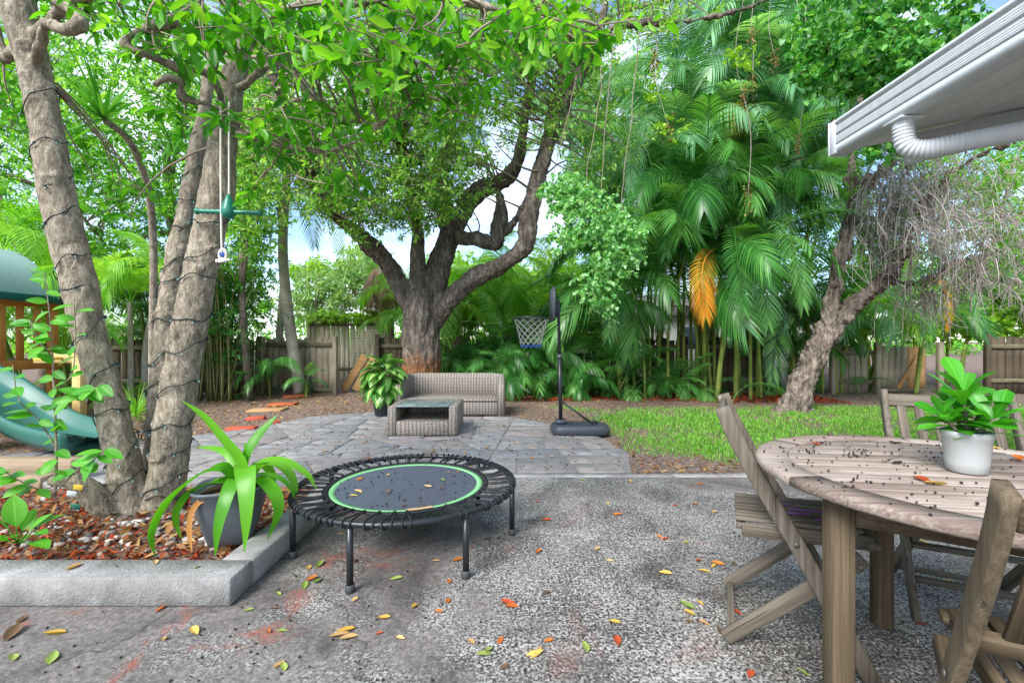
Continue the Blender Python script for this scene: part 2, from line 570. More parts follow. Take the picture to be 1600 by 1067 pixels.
def m_patio():
    """exposed pebble concrete: pale and dark chips, grey worn skin, dark damp and red paint stains"""
    t = NT("pebble_concrete")
    v = t.coords()
    f1 = t.noise(v, 92.0, 3, 0.60, 0.35)
    f2 = t.noise(v, 38.0, 4, 0.6, 0.3)
    patch = t.noise(v, 2.2, 4, 0.6, 0.5)
    fl = t.math('ADD', t.math('ADD', f1, t.math('MULTIPLY', f2, 0.22)), t.math('MULTIPLY', patch, 0.26))
    edge = t.ramp(fl, [(0.70, (0, 0, 0, 1)), (0.755, (1, 1, 1, 1))])
    vo = t.n('TexVoronoi', i_Vector=v, i_Scale=110.0, i_Randomness=1.0)
    sp = t.n('SeparateColor'); t.t.links.new(vo.outputs['Color'], sp.inputs[0])
    chip = t.ramp(sp.outputs[0], [(0.00, srgb(112, 108, 105)), (0.4, srgb(152, 149, 145)), (1.0, srgb(190, 188, 184))])
    grit = t.ramp(sp.outputs[1], [(0.0, srgb(48, 46, 45)), (0.6, srgb(74, 71, 69)), (1.0, srgb(102, 97, 93))])
    c = t.mix(edge, grit, chip)
    # worn grey skin over the chips
    big = t.noise(v, 0.85, 5, 0.6, 0.8)
    mid = t.noise(v, 3.6, 5, 0.65, 0.4)
    sx = t.n('SeparateXYZ'); t.t.links.new(v, sx.inputs[0])
    left = t.n('MapRange'); t.set(left, 'Value', sx.outputs['X'])
    left.inputs['From Min'].default_value = 0.2; left.inputs['From Max'].default_value = -1.3
    skin = t.math('ADD', t.math('ADD', big, t.math('MULTIPLY', mid, 0.55)), t.math('MULTIPLY', left.outputs['Result'], 0.24))
    skf = t.ramp(skin, [(0.80, (0, 0, 0, 1)), (0.95, (1, 1, 1, 1))])
    skc = t.ramp(t.noise(v, 40, 6, 0.6), [(0.35, srgb(92, 87, 84)), (0.65, srgb(134, 127, 122))])
    c = t.mix(t.math('MULTIPLY', skf, 0.90), c, skc)
    # damp / mildew patches
    dk = t.ramp(t.noise(v, 1.5, 7, 0.7, 1.2), [(0.47, (0, 0, 0, 1)), (0.66, (1, 1, 1, 1))])
    c = t.mix(t.math('MULTIPLY', dk, 0.66), c, srgb(46, 44, 43))
    # old red paint
    rd = t.ramp(t.noise(t.coords('Object', (1, 1, 1), (0, 0, 0.6)), 2.3, 7, 0.7, 0.7), [(0.56, (0, 0, 0, 1)), (0.66, (1, 1, 1, 1))])
    rdl = t.math('MULTIPLY', rd, t.math('ADD', t.math('MULTIPLY', left.outputs['Result'], 0.62), 0.20))
    c = t.mix(rdl, c, srgb(150, 84, 66))
    wv = t.n('TexNoise', i_Vector=v, i_Scale=2.5, i_Detail=5.0)
    mv = t.n('VectorMath', operation='MULTIPLY_ADD')
    t.t.links.new(wv.outputs['Color'], mv.inputs[0]); mv.inputs[1].default_value = (0.5, 0.5, 0.0); t.t.links.new(v, mv.inputs[2])
    ck = t.n('TexVoronoi', i_Vector=mv.outputs[0], i_Scale=0.62, feature='DISTANCE_TO_EDGE')
    ckf = t.ramp(ck.outputs['Distance'], [(0.0015, (1, 1, 1, 1)), (0.006, (0, 0, 0, 1))])
    c = t.mix(t.math('MULTIPLY', ckf, 0.4), c, srgb(34, 32, 30))
    spl = t.ramp(t.noise(v, 6.5, 5, 0.75, 0.4), [(0.685, (0, 0, 0, 1)), (0.70, (1, 1, 1, 1))])
    c = t.mix(t.math('MULTIPLY', spl, 0.7), c, srgb(40, 38, 37))
    h = t.math('SUBTRACT', t.math('SUBTRACT', t.math('MULTIPLY', edge, 0.6), t.math('MULTIPLY', skf, 0.3)), ckf)
    return t.done(t.principled(c, 0.78, 0.3, 0, t.bump(h, 0.5, 0.006)))

def m_flag():
    t = NT("flagstone")
    v = t.coords()
    oi = t.n('ObjectInfo').outputs['Random']
    base = t.ramp(oi, [(0.0, srgb(128, 132, 138)), (0.25, srgb(158, 158, 158)), (0.45, srgb(150, 142, 138)), (0.62, srgb(160, 146, 138)), (0.8, srgb(132, 130, 128)), (1.0, srgb(172, 170, 166))])
    a = t.noise(v, 9, 8, 0.7, 0.8)
    b = t.noise(v, 1.6, 5, 0.6)
    f = t.noise(v, 60, 4, 0.6)
    c = t.mix(t.ramp(a, [(0.34, (0, 0, 0, 1)), (0.62, (0.9, 0.9, 0.9, 1))]), base, srgb(96, 92, 92))
    c = t.mix(t.math('MULTIPLY', t.ramp(b, [(0.45, (0, 0, 0, 1)), (0.68, (1, 1, 1, 1))]), 0.5), c, srgb(104, 92, 84))
    c = t.mix(t.math('MULTIPLY', f, 0.25), c, srgb(206, 206, 208))
    h = t.math('ADD', a, t.math('MULTIPLY', f, 0.3))
    return t.done(t.principled(c, 0.62, 0.4, 0, t.bump(h, 0.5, 0.008)))

def m_concrete(name, base, pale):
    t = NT(name)
    v = t.coords()
    a = t.noise(v, 6, 6, 0.6, 0.4)
    f = t.noise(v, 55, 5, 0.65)
    c = t.ramp(a, [(0.30, tuple(q * 0.72 for q in base[:3]) + (1,)), (0.5, base), (0.72, pale)])
    st = t.ramp(t.noise(t.coords('Object', (3, 3, 0.8)), 5, 6, 0.7), [(0.58, (0, 0, 0, 1)), (0.75, (1, 1, 1, 1))])
    c = t.mix(t.math('MULTIPLY', st, 0.35), c, srgb(92, 86, 80))
    c = t.mix(t.math('MULTIPLY', f, 0.15), c, srgb(70, 68, 66))
    pits = t.n('TexVoronoi', i_Vector=v, i_Scale=90.0)
    h = t.math('ADD', t.math('ADD', f, t.math('MULTIPLY', pits.outputs['Distance'], 0.5)), t.math('MULTIPLY', t.noise(v, 18, 4), 0.8))
    return t.done(t.principled(c, 0.85, 0.25, 0, t.bump(h, 0.55, 0.006)))

M = {}
M['soil'] = m_soil()
M['patio'] = m_patio()
M['flag'] = m_flag()
M['curb'] = m_concrete("kerb_concrete", srgb(150, 148, 145), srgb(184, 182, 179))
M['strip'] = m_concrete("concrete_strip", srgb(150, 147, 145), srgb(188, 186, 184))
M['mortar'] = m_concrete("paving_joint", srgb(134, 128, 124), srgb(160, 154, 148))
M['mulch'] = m_leaf("red_mulch", [srgb(110, 40, 20), srgb(150, 62, 30), srgb(176, 84, 44), srgb(124, 66, 40), srgb(166, 70, 34)], 0.0, 0.85, 0.15)
M['litter'] = m_leaf("dry_litter", [srgb(96, 66, 46), srgb(140, 98, 62), srgb(176, 136, 90), srgb(120, 74, 50), srgb(200, 170, 110)], 0.15, 0.8, 0.15)
M['grass'] = m_leaf("grass_blades", [srgb(84, 146, 46), srgb(108, 176, 54), srgb(134, 196, 72), srgb(160, 204, 100)], 0.40, 0.55, 0.25)
def m_grimy(name, color, rough, spots):
    """pale paint with black mildew specks and faint run-off streaks"""
    t = NT(name)
    v = t.coords()
    sp = t.ramp(t.noise(v, 16, 5, 0.75, 0.6), [(spots, (0, 0, 0, 1)), (spots + 0.05, (1, 1, 1, 1))])
    stv = t.coords('Object', (14, 14, 1.2))
    st = t.ramp(t.noise(stv, 2.0, 4, 0.6), [(0.48, (0, 0, 0, 1)), (0.75, (1, 1, 1, 1))])
    c = t.mix(t.math('MULTIPLY', st, 0.22), color, srgb(130, 126, 116))
    c = t.mix(t.math('MULTIPLY', t.noise(v, 3, 4), 0.18), c, srgb(150, 148, 142))
    c = t.mix(t.math('MULTIPLY', sp, 0.8), c, srgb(40, 38, 36))
    return t.done(t.principled(c, rough, 0.35, 0, t.bump(t.noise(v, 40, 4), 0.1, 0.002)))
M['white_paint'] = m_grimy("white_painted_metal", srgb(200, 206, 211), 0.45, 0.70)
M['soffit'] = m_grimy("soffit_boards", srgb(222, 222, 222), 0.6, 0.66)
M['gutter_pipe'] = m_plain("downspout_metal", srgb(206, 210, 214), 0.38, 0.5, 0, 0.16, 14, 0.05)
M['roof_cover'] = m_plain("roof_shingle", srgb(120, 116, 112), 0.9, 0.2, 0, 0.4, 30, 0.4)
M['stucco'] = m_plain("stucco", srgb(214, 210, 200), 0.85, 0.2, 0, 0.2, 60, 0.5)
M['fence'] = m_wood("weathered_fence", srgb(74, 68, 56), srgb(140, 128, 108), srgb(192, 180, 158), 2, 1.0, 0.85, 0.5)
M['fence_dark'] = m_wood("dark_fence_boards", srgb(40, 36, 30), srgb(78, 68, 54), srgb(118, 104, 84), 2, 1.0, 0.85, 0.5)  # same board grain as the grey fence, in darker browns
M['fence_rail'] = m_wood("fence_rail", srgb(50, 52, 38), srgb(102, 96, 76), srgb(150, 140, 116), 0, 1.0, 0.85, 0.5)
M['fence_tan'] = m_wood("tan_board", srgb(120, 84, 48), srgb(176, 132, 84), srgb(206, 170, 120), 0, 1.0, 0.8, 0.2)
M['lattice'] = m_wood("pale_boards", srgb(190, 168, 132), srgb(228, 210, 180), srgb(240, 230, 212), 2, 1.0, 0.8, 0.2)

def outline_mesh(name, pts, z, z0=None):
    """flat sheet from a convex outline, with sides down to z0"""
    pts = np.asarray(pts, float)
    n = len(pts)
    mb = MB()
    c = pts.mean(0)
    V = np.vstack([np.c_[pts, np.full(n, z)], [[c[0], c[1], z]]])
    k = np.arange(n); k2 = (k + 1) % n
    mb.add(V, np.stack([k, k2, np.full(n, n)], 1))
    if z0 is not None:
        V = np.vstack([np.c_[pts, np.full(n, z)], np.c_[pts, np.full(n, z0)]])
        mb.add(V, None, np.stack([k2, k, k + n, k2 + n], 1))
    return mb.mesh(name)

# ------------------------------------------------------------------ ground sheet (to the horizon)
mb = MB()
gx = np.concatenate([[-600, -120, -40], np.linspace(-16, 16, 129), [40, 120, 600]])
gy = np.concatenate([[-600, -60, -12], np.linspace(-4, 18, 89), [40, 120, 600]])
X, Y = np.meshgrid(gx, gy, indexing='ij')
pp = np.stack([X.ravel(), Y.ravel(), np.zeros(X.size)], 1)
amp = np.clip((pp[:, 1] - 3.9) / 1.0, 0, 1) * (np.abs(pp[:, 0]) < 15) * (pp[:, 1] < 17)
pp[:, 2] = -0.012 + amp * fbm(pp * 0.9, 3, 3) * 0.010
nx, ny = len(gx), len(gy)
ii, jj = np.meshgrid(np.arange(nx - 1), np.arange(ny - 1), indexing='ij')
a = (ii * ny + jj).ravel()
mb.add(pp, None, np.stack([a, a + ny, a + ny + 1, a + 1], 1))
tag(part("ground", mb.mesh("ground", True), M['soil']), kind='structure')

# ------------------------------------------------------------------ patio slab and its pale border strip
tag(part("patio", outline_mesh("patio", [(-7, -5), (9, -5), (9, 3.70), (-7, 3.70)], 0.0, -0.3), M['patio']), kind='structure')
mb = MB()
xs = np.arange(-6.4, 8.6, 1.55)
strip = thing("concrete_strip", (0, 3.745, 0), None, None, kind='structure')
for q, x in enumerate(xs):
    mb = MB(); box(mb, (x + 0.772, 3.745, -0.045), (1.541, 0.085, 0.1 + 0.002 * (q % 2)), 0.006)
    part("concrete_block", mb.mesh("concrete_block"), M['strip'], strip)

# ------------------------------------------------------------------ flagstone paving: each stone a slab of its own
outline = [(-5.6, 3.80), (1.02, 3.80), (1.16, 4.45), (1.07, 5.1), (0.52, 6.05), (-0.16, 6.75), (-1.2, 7.15), (-2.2, 7.1), (-3.0, 6.6), (-3.35, 5.8), (-4.2, 4.9), (-5.2, 4.2)]
bed = part("flagstone_paving", outline_mesh("flagstone_paving", outline, 0.004, -0.2), M['mortar'])
tag(bed, kind='structure')

def poly_area(p):
    x, y = p[:, 0], p[:, 1]
    return 0.5 * abs(np.dot(x, np.roll(y, 1)) - np.dot(y, np.roll(x, 1)))

def split(p, c, n):
    """cut convex polygon p by the line through c with normal n"""
    s = (p - c) @ n
    A, B = [], []
    m = len(p)
    for i in range(m):
        j = (i + 1) % m
        (A if s[i] >= 0 else B).append(p[i])
        if (s[i] >= 0) != (s[j] >= 0):
            q = p[i] + (p[j] - p[i]) * (s[i] / (s[i] - s[j]))
            A.append(q); B.append(q)
    return np.array(A), np.array(B)

def inset(p, g):
    n = len(p)
    q = p.copy()
    ctr = p.mean(0)
    for i in range(n):
        e = p[(i + 1) % n] - p[i]
        L = np.linalg.norm(e)
        if L < 1e-4: continue
        nn = np.array([-e[1], e[0]]) / L
        if (ctr - p[i]) @ nn < 0: nn = -nn
        q, _ = split(q, p[i] + nn * g, nn)
        if len(q) < 3: return None
    return q

def flagstones(poly, rng, out, depth=0):
    p = np.asarray(poly, float)
    ar = poly_area(p)
    lim = rng.uniform(0.12, 0.36)
    if ar < lim or depth > 12:
        out.append(p); return
    ext = np.ptp(p, axis=0)
    ang = 0.0 if ext[0] > ext[1] * 1.15 else PI / 2
    ang += rng.normal(0, 0.10) if rng.random() < 0.72 else rng.normal(0, 0.55)
    n = np.array([math.cos(ang), math.sin(ang)])
    c = p.mean(0) + (rng.uniform(-0.14, 0.14, 2) * ext)
    A, B = split(p, c, n)
    if len(A) < 3 or len(B) < 3: out.append(p); return
    flagstones(A, rng, out, depth + 1)
    flagstones(B, rng, out, depth + 1)

stones = []
rng = np.random.default_rng(21)
flagstones(outline, rng, stones)
for p in stones:
    q = inset(p, rng.uniform(0.006, 0.011))
    if q is None or poly_area(q) < 0.004: continue
    q2 = inset(q, 0.008)
    if q2 is None or len(q2) != len(q): q2 = q.mean(0) + (q - q.mean(0)) * 0.96
    if poly_area(q) and (q[:, 1].max() < 3.6): continue
    z = 0.012 + rng.uniform(-0.003, 0.004)
    til = rng.normal(0, 0.004, 2)
    n = len(q)
    ctr = q.mean(0)
    zt = z + (q2 - ctr) @ til
    V = np.vstack([np.c_[q, np.full(n, 0.0)], np.c_[q, z - 0.005 + (q - ctr) @ til], np.c_[q2, zt], [[*ctr, z + 0.001]]])
    k = np.arange(n); k2 = (k + 1) % n
    mb = MB(); mb.add(V - np.array([*ctr, 0]), np.stack([2 * n + k, 2 * n + k2, np.full(n, 3 * n)], 1), np.concatenate([np.stack([k, k2, n + k2, n + k], 1), np.stack([n + k, n + k2, 2 * n + k2, 2 * n + k], 1)]))
    me = mb.mesh("flagstone")
    o = part("flagstone", me, M['flag'], bed, True)
    o.location = (ctr[0], ctr[1], 0.0)

# ------------------------------------------------------------------ lawn: bare-edged patch of grass
def in_lawn(x, y):
    e = 0.30 * fbm(np.stack([x * 1.3, y * 1.3, x * 0], 1), 11, 3)
    left = 1.15 + 0.10 * (y - 5) + np.clip(4.5 - y, 0, 2) * 0.55 + np.clip(y - 5.6, 0, 3) * -0.25
    lo = 4.05 + np.clip(1.9 - x, 0, 1) * 0.55
    hi = 7.75 + 0.06 * (x - 3)
    return np.minimum.reduce([x - left, y - lo, hi - y]) + e

rng = np.random.default_rng(5)
N = 112000
u = rng.random(N)
y = 3.9 * (8.8 / 3.9) ** u
x = rng.uniform(0.6, 11.0, N)
x = np.where(x > y * 1.25, x * rng.random(N), x)
k = in_lawn(x, y)
dens = 0.55 + 0.45 * fbm(np.stack([x * 2.5, y * 2.5, x * 0], 1), 31, 3)
keep = (k > 0) & (rng.random(N) < np.clip(k * 1.8, 0, 1) * np.clip(dens * 1.3 - 0.05, 0.06, 1))
x, y = x[keep], y[keep]
n = len(x)
hgt = rng.uniform(0.022, 0.060, n)
az = rng.uniform(0, 2 * PI, n)
lean = rng.uniform(0.1, 0.9, n)
wd = rng.uniform(0.0022, 0.0045, n) * (0.7 + y * 0.10)
base = np.stack([x, y, np.full(n, -0.012)], 1)
dr = np.stack([np.cos(az), np.sin(az), np.zeros(n)], 1)
sd = np.stack([-np.sin(az), np.cos(az), np.zeros(n)], 1)
V = np.stack([base - sd * wd[:, None], base + sd * wd[:, None],
              base + dr * (hgt * lean * 0.4)[:, None] + [0, 0, 1] * (hgt * 0.65)[:, None] + sd * (wd * 0.7)[:, None],
              base + dr * (hgt * lean * 0.4)[:, None] + [0, 0, 1] * (hgt * 0.65)[:, None] - sd * (wd * 0.7)[:, None],
              base + dr * (hgt * lean)[:, None] + [0, 0, 1] * (hgt * (1.05 - 0.4 * lean))[:, None]], 1).reshape(-1, 3)
i5 = np.arange(n) * 5
mb = MB(); mb.add(V, np.stack([i5 + 3, i5 + 2, i5 + 4], 1), np.stack([i5, i5 + 1, i5 + 2, i5 + 3], 1))
tag(part("grass", mb.mesh("grass"), M['grass']), "patchy bright green lawn between the patio and the palms", "grass", kind='stuff')

# ------------------------------------------------------------------ loose flat chips and litter
def scatter_chips(rng, x, y, z, size, aspect=(0.2, 0.6), tilt=0.35):
    n = len(x)
    s = rng.uniform(size[0], size[1], n)
    w = s * rng.uniform(aspect[0], aspect[1], n)
    az = rng.uniform(0, 2 * PI, n)
    ta, tb = rng.normal(0, tilt, n), rng.normal(0, tilt, n)
    d = nrm(np.stack([np.cos(az), np.sin(az), ta], 1))
    e = nrm(np.stack([-np.sin(az), np.cos(az), tb], 1))
    up = np.cross(d, e)
    c = np.stack([x, y, z + s * np.abs(ta) * 0.5 + w * np.abs(tb) * 0.5 + 0.002], 1)
    V = np.stack([c - d * s[:, None] / 2, c - e * w[:, None] / 2 + up * (w * 0.15)[:, None], c + d * s[:, None] / 2, c + e * w[:, None] / 2 + up * (w * 0.15)[:, None]], 1).reshape(-1, 3)
    i = np.arange(n) * 4
    return V, np.concatenate([np.stack([i, i + 1, i + 2], 1), np.stack([i, i + 2, i + 3], 1)])

rng = np.random.default_rng(9)
# mulch strip along the foot of the palms
N = 11000
x = rng.uniform(-1.2, 6.2, N)
y = 8.3 + rng.beta(2.0, 1.6, N) * 1.7 - 0.06 * np.abs(x - 2) + 0.12 * fbm(np.stack([x, x * 0, x * 0], 1), 2)
mb = MB(); mb.add(*scatter_chips(rng, x, y, np.full(N, -0.01), (0.03, 0.085)))
tag(part("mulch", mb.mesh("mulch"), M['mulch']), "strip of red wood mulch along the foot of the palms", "mulch", kind='stuff')
# brown leaf litter on the bare soil
N = 15000
x = np.concatenate([rng.uniform(-8, -1.0, 8000), rng.uniform(-1, 8, 7000)])
y = np.concatenate([rng.uniform(4.6, 9.6, 8000), 3.82 + rng.random(7000) ** 1.3 * 6.2])
edge = np.array([max(np.interp(yy, [3.8, 4.4, 5.1, 6.05, 6.75, 7.15], [1.02, 1.1, 1.0, 0.5, -0.2, -1.2]), -9) for yy in y])
onflag = (x < edge) & (x > np.interp(y, [3.8, 4.9, 5.8, 6.6, 7.1], [-5.6, -4.2, -3.35, -3.0, -2.2])) & (y < 7.1)
kk = in_lawn(x, y)
keep = ~(onflag & (rng.random(N) > 0.09)) & ~((kk > 0.15) & (rng.random(N) > 0.25))
x, y = x[keep], y[keep]
zz = np.where(onflag[keep], 0.014, -0.012)
mb = MB(); mb.add(*scatter_chips(rng, x, y, zz, (0.02, 0.065), (0.35, 0.6), 0.3))
tag(part("leaf_litter", mb.mesh("leaf_litter"), M['litter']), "small dry brown leaves littering the bare soil and paving", "leaf litter", kind='stuff')

# ------------------------------------------------------------------ house eave with ribbed gutter and downspout
GX, GY0, GY1 = 2.08, 2.90, -1.2
house = thing("house", (3.6, 0, 0), "white house corner with ribbed gutter, pale soffit and corrugated downspout", "house")
prof = [(0.0, 2.325), (-0.014, 2.34), (-0.014, 2.372)]
z = 2.372
for q in range(2):
    prof += [(-0.004, z + 0.002), (-0.004, z + 0.007), (-0.018, z + 0.009)]
    for r in range(4):
        prof += [(-0.018, z + 0.013 + r * 0.0118), (-0.0145, z + 0.015 + r * 0.0118), (-0.018, z + 0.018 + r * 0.0118)]
    z += 0.062
prof += [(-0.004, z + 0.002), (-0.004, z + 0.007), (-0.022, z + 0.010), (-0.022, z + 0.030), (0.0, z + 0.034), (0.09, z + 0.034), (0.09, 2.325)]
prof = np.array(prof)
n = len(prof)
mb = MB()
for yv in (GY0, GY1):
    mb.add(np.c_[GX + prof[:, 0], np.full(n, yv), prof[:, 1]])
k = np.arange(n); k2 = (k + 1) % n
mb.T, mb.Q = [], [np.stack([k, k2, k2 + n, k + n], 1)]
gutter = part("gutter", mb.mesh("gutter"), M['white_paint'], house)
mb = MB(); box(mb, (GX + 0.034, GY0 + 0.006, 2.425), (0.125, 0.012, 0.215), 0.003)
part("end_cap", mb.mesh("end_cap"), M['white_paint'], gutter)
mb = MB(); box(mb, (GX - 0.014, GY0 - 0.02, 2.425), (0.018, 0.050, 0.212), 0.003)
part("joint_plate", mb.mesh("joint_plate"), M['white_paint'], gutter)
SL = 0.20                                                    # roof slope
xb = GX + 0.093
for q, w in enumerate((0.34, 0.30, 0.31, 0.32, 0.30)):
    mb = MB()
    beam(mb, (xb + w / 2 - 0.002, GY0 - 0.004, 2.345 + (xb + w / 2 - GX) * SL), (xb + w / 2 - 0.002, GY1, 2.345 + (xb + w / 2 - GX) * SL), w - 0.005, 0.02, (-SL, 0, 1), 0.003)
    part("soffit_board", mb.mesh("soffit_board"), M['soffit'], house)
    xb += w
mb = MB()
V = np.array([(GX + 0.095, GY0 - 0.002, 2.46), (5.6, GY0 - 0.002, 2.46 + 3.5 * SL), (5.6, GY1, 2.46 + 3.5 * SL), (GX + 0.095, GY1, 2.46)])
V = np.vstack([V, V + [0, 0, 0.04]])
mb.add(V, None, [(3, 2, 1, 0), (4, 5, 6, 7), (0, 1, 5, 4), (1, 2, 6, 5), (2, 3, 7, 6), (3, 0, 4, 7)])
part("roof", mb.mesh("roof"), M['roof_cover'], house)
mb = MB(); beam(mb, (2.40, 2.74, 2.285), (5.3, 2.74, 2.285 + 2.9 * SL * 1.15), 0.045, 0.17, (0, 0, 1), 0.003)
part("rake_board", mb.mesh("rake_board"), M['white_paint'], house)
mb = MB(); box(mb, (4.6, 0.35, 1.30), (2.4, 3.1, 2.60), 0.01)
part("wall", mb.mesh("wall"), M['stucco'], house)
# downspout: flange under the gutter, ribbed elbow, run to the wall
pts = catmull([(2.13, 2.44, 2.34), (2.13, 2.44, 2.26), (2.145, 2.435, 2.185), (2.20, 2.405, 2.150), (2.30, 2.345, 2.150), (2.50, 2.215, 2.155), (2.8, 2.02, 2.155), (3.30, 1.75, 2.15), (3.36, 1.70, 2.05), (3.36, 1.70, 0.1)], 260)
s = np.concatenate([[0], np.cumsum(np.linalg.norm(np.diff(pts, axis=0), axis=1))])
rib = np.where((s > 0.06), 1, 0.0) * np.sin(s * 2 * PI / 0.019)
mb = MB(); tube(mb, pts, 0.047 + 0.0030 * rib, 20)
spout = part("downspout", mb.mesh("downspout", True), M['gutter_pipe'], house)
mb = MB(); box(mb, (2.13, 2.44, 2.317), (0.125, 0.125, 0.012), 0.003)
part("flange", mb.mesh("flange"), M['gutter_pipe'], spout)

# ------------------------------------------------------------------ fences (every board its own part)
def plank_mesh(seed, w=0.14, t=0.018, h=1.2):
    """fence board with a slightly uneven top and edges, local z from 0"""
    r = np.random.default_rng(seed)
    mb = MB()
    zs = np.array([0, 0.33, 0.66, 1.0]) * h
    V = []
    for q, z in enumerate(zs):
        a, b = r.normal(0, 0.004, 2)
        zz = z + (r.uniform(-0.02, 0.01, 2) if q == 3 else (0, 0))
        V += [(-w / 2 + a, -t / 2, zz[0]), (w / 2 + b, -t / 2, zz[1]), (w / 2 + b, t / 2, zz[1]), (-w / 2 + a, t / 2, zz[0])]
    Q = []
    for q in range(3):
        for e in range(4):
            f = (e + 1) % 4
            Q.append((q * 4 + e, q * 4 + f, q * 4 + 4 + f, q * 4 + 4 + e))
    Q += [(12, 13, 14, 15), (3, 2, 1, 0)]
    mb.add(V, None, Q)
    return mb.mesh("plank")

PLANKS = {k: [plank_mesh(100 + q) for q in range(5)] for k in ('fence', 'fence_dark', 'lattice')}

def fence(a, b, label, hgt=1.2, mat='fence', pitch=0.146, jit=0.03, posts=2.0, post_side=-1, rails=(0.28, 1.0), seed=0, skip=(), cap=False, group='wooden fence runs around the yard'):
    r = random.Random(seed)
    a, b = np.array([*a, 0.0]), np.array([*b, 0.0])
    L = np.linalg.norm(b - a)
    ang = math.atan2(b[1] - a[1], b[0] - a[0])
    th = thing("wooden_fence", a, label, "fence", group, ang)
    n = int(L / pitch)
    for i in range(n):
        if i in skip: continue
        o = part("plank", PLANKS[mat][r.randrange(5)], M[mat], th, True)
        o.location = ((i + 0.5) * pitch, r.uniform(-0.004, 0.004), r.uniform(-0.02, 0.02))
        o.rotation_euler = (r.gauss(0, 0.006), r.gauss(0, 0.010), 0)
        o.scale = (1, 1, hgt / 1.2 * (1 + r.uniform(-jit, jit)))
    for z in rails:
        mb = MB(); box(mb, (L / 2, post_side * 0.034, z * hgt / 1.2), (L, 0.04, 0.085), 0.004)
        part("rail", mb.mesh("rail"), M['fence_rail'], th, True)
    m = max(1, round(L / posts))
    for i in range(m + 1):
        mb = MB(); box(mb, (L * i / m, post_side * 0.10, hgt * 0.52), (0.09, 0.09, hgt * 1.06), 0.005)
        part("post", mb.mesh("post"), M[mat if mat != 'lattice' else 'fence'], th, True)
    if cap:
        mb = MB(); box(mb, (L / 2, post_side * 0.03, hgt * 1.005), (L, 0.10, 0.035), 0.004)
        part("top_board", mb.mesh("top_board"), M['fence_rail'], th, True)
    return th

fence((-9.6, 9.6), (-5.5, 9.85), "dark wooden fence behind the slide and the wrapped trunks", 1.18, 'fence_dark', seed=1)
fence((-5.42, 9.86), (-3.78, 9.70), "short grey board fence with top rail left of the gap", 1.17, 'fence', seed=2, rails=(0.08, 1.08), posts=1.64, cap=False)
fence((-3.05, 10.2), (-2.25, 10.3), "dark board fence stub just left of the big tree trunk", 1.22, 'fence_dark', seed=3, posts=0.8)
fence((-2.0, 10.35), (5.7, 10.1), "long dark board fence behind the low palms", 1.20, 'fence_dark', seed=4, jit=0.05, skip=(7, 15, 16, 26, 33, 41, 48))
fence((6.9, 9.75), (7.9, 9.80), "short pale board fence beside the gate", 1.05, 'fence', seed=6, posts=1.0)
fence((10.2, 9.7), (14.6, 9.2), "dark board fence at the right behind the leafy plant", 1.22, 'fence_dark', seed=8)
fence((-6.1, 13.6), (-3.6, 13.6), "pale bamboo-like board fence in the yard beyond the gap", 1.75, 'lattice', 0.15, seed=9, rails=(0.2, 1.12), cap=True)
# gate with a diagonal brace
gate = thing("garden_gate", (7.94, 9.82, 0), "pale plank gate with tan diagonal brace", "gate")
r = random.Random(3)
for i in range(8):
    o = part("plank", PLANKS['fence'][i % 5], M['fence'] if i < 5 else M['fence_tan'], gate, True)
    if i >= 5:
        o.data = o.data.copy(); o.data.materials.clear(); o.data.materials.append(M['fence_tan'])
    o.location = (0.09 + i * 0.138, r.uniform(-0.003, 0.003), 0.06)
    o.scale = (0.96, 1, 0.80 + r.uniform(-0.02, 0.02))
mb = MB(); beam(mb, (0.50, -0.03, 0.10), (1.06, -0.03, 0.98), 0.02, 0.085, (0, 0, 1)); part("brace", mb.mesh("brace"), M['fence_tan'], gate, True)
mb = MB(); box(mb, (0.57, -0.027, 0.06), (1.12, 0.03, 0.07)); part("rail", mb.mesh("rail"), M['fence_rail'], gate, True)
mb = MB(); box(mb, (9.36, 9.8, 0.55), (0.10, 0.10, 1.12), 0.005)
o = part("gate_post", mb.mesh("gate_post"), M['fence']); tag(o, "lone grey gate post right of the tan-braced gate", "post")
# lattice panel and leaning boards by the gap
lat = thing("lattice_panel", (-4.3, 11.6, 0), "pale diagonal lattice panel in the yard beyond the gap", "lattice")
for i in range(13):
    mb = MB(); beam(mb, (-4.12 + i * 0.06, 11.6, 0.50), (-4.02 + i * 0.06, 11.6, 1.42), 0.008, 0.022, (1, 0, 0), 0.001); part("slat", mb.mesh("slat"), M['lattice'], lat)
for i in range(12):
    mb = MB(); beam(mb, (-4.14, 11.588, 0.53 + i * 0.078), (-3.28, 11.588, 0.55 + i * 0.078), 0.008, 0.022, (0, 0, 1), 0.001); part("slat", mb.mesh("slat"), M['lattice'], lat)
for i, (x0, x1, d, lb) in enumerate(((-3.75, -3.30, 9.95, "tan board leaning across the fence gap"), (-3.50, -3.12, 10.0, "reddish board leaning beside the striped plant pot"))):
    mb = MB(); beam(mb, (x0, d, 0.03), (x1, d + 0.12, 0.80), 0.02, 0.17, (1, 0, 0), 0.003)
    o = part("leaning_board", mb.mesh("leaning_board"), M['fence_tan']); tag(o, lb, "board")

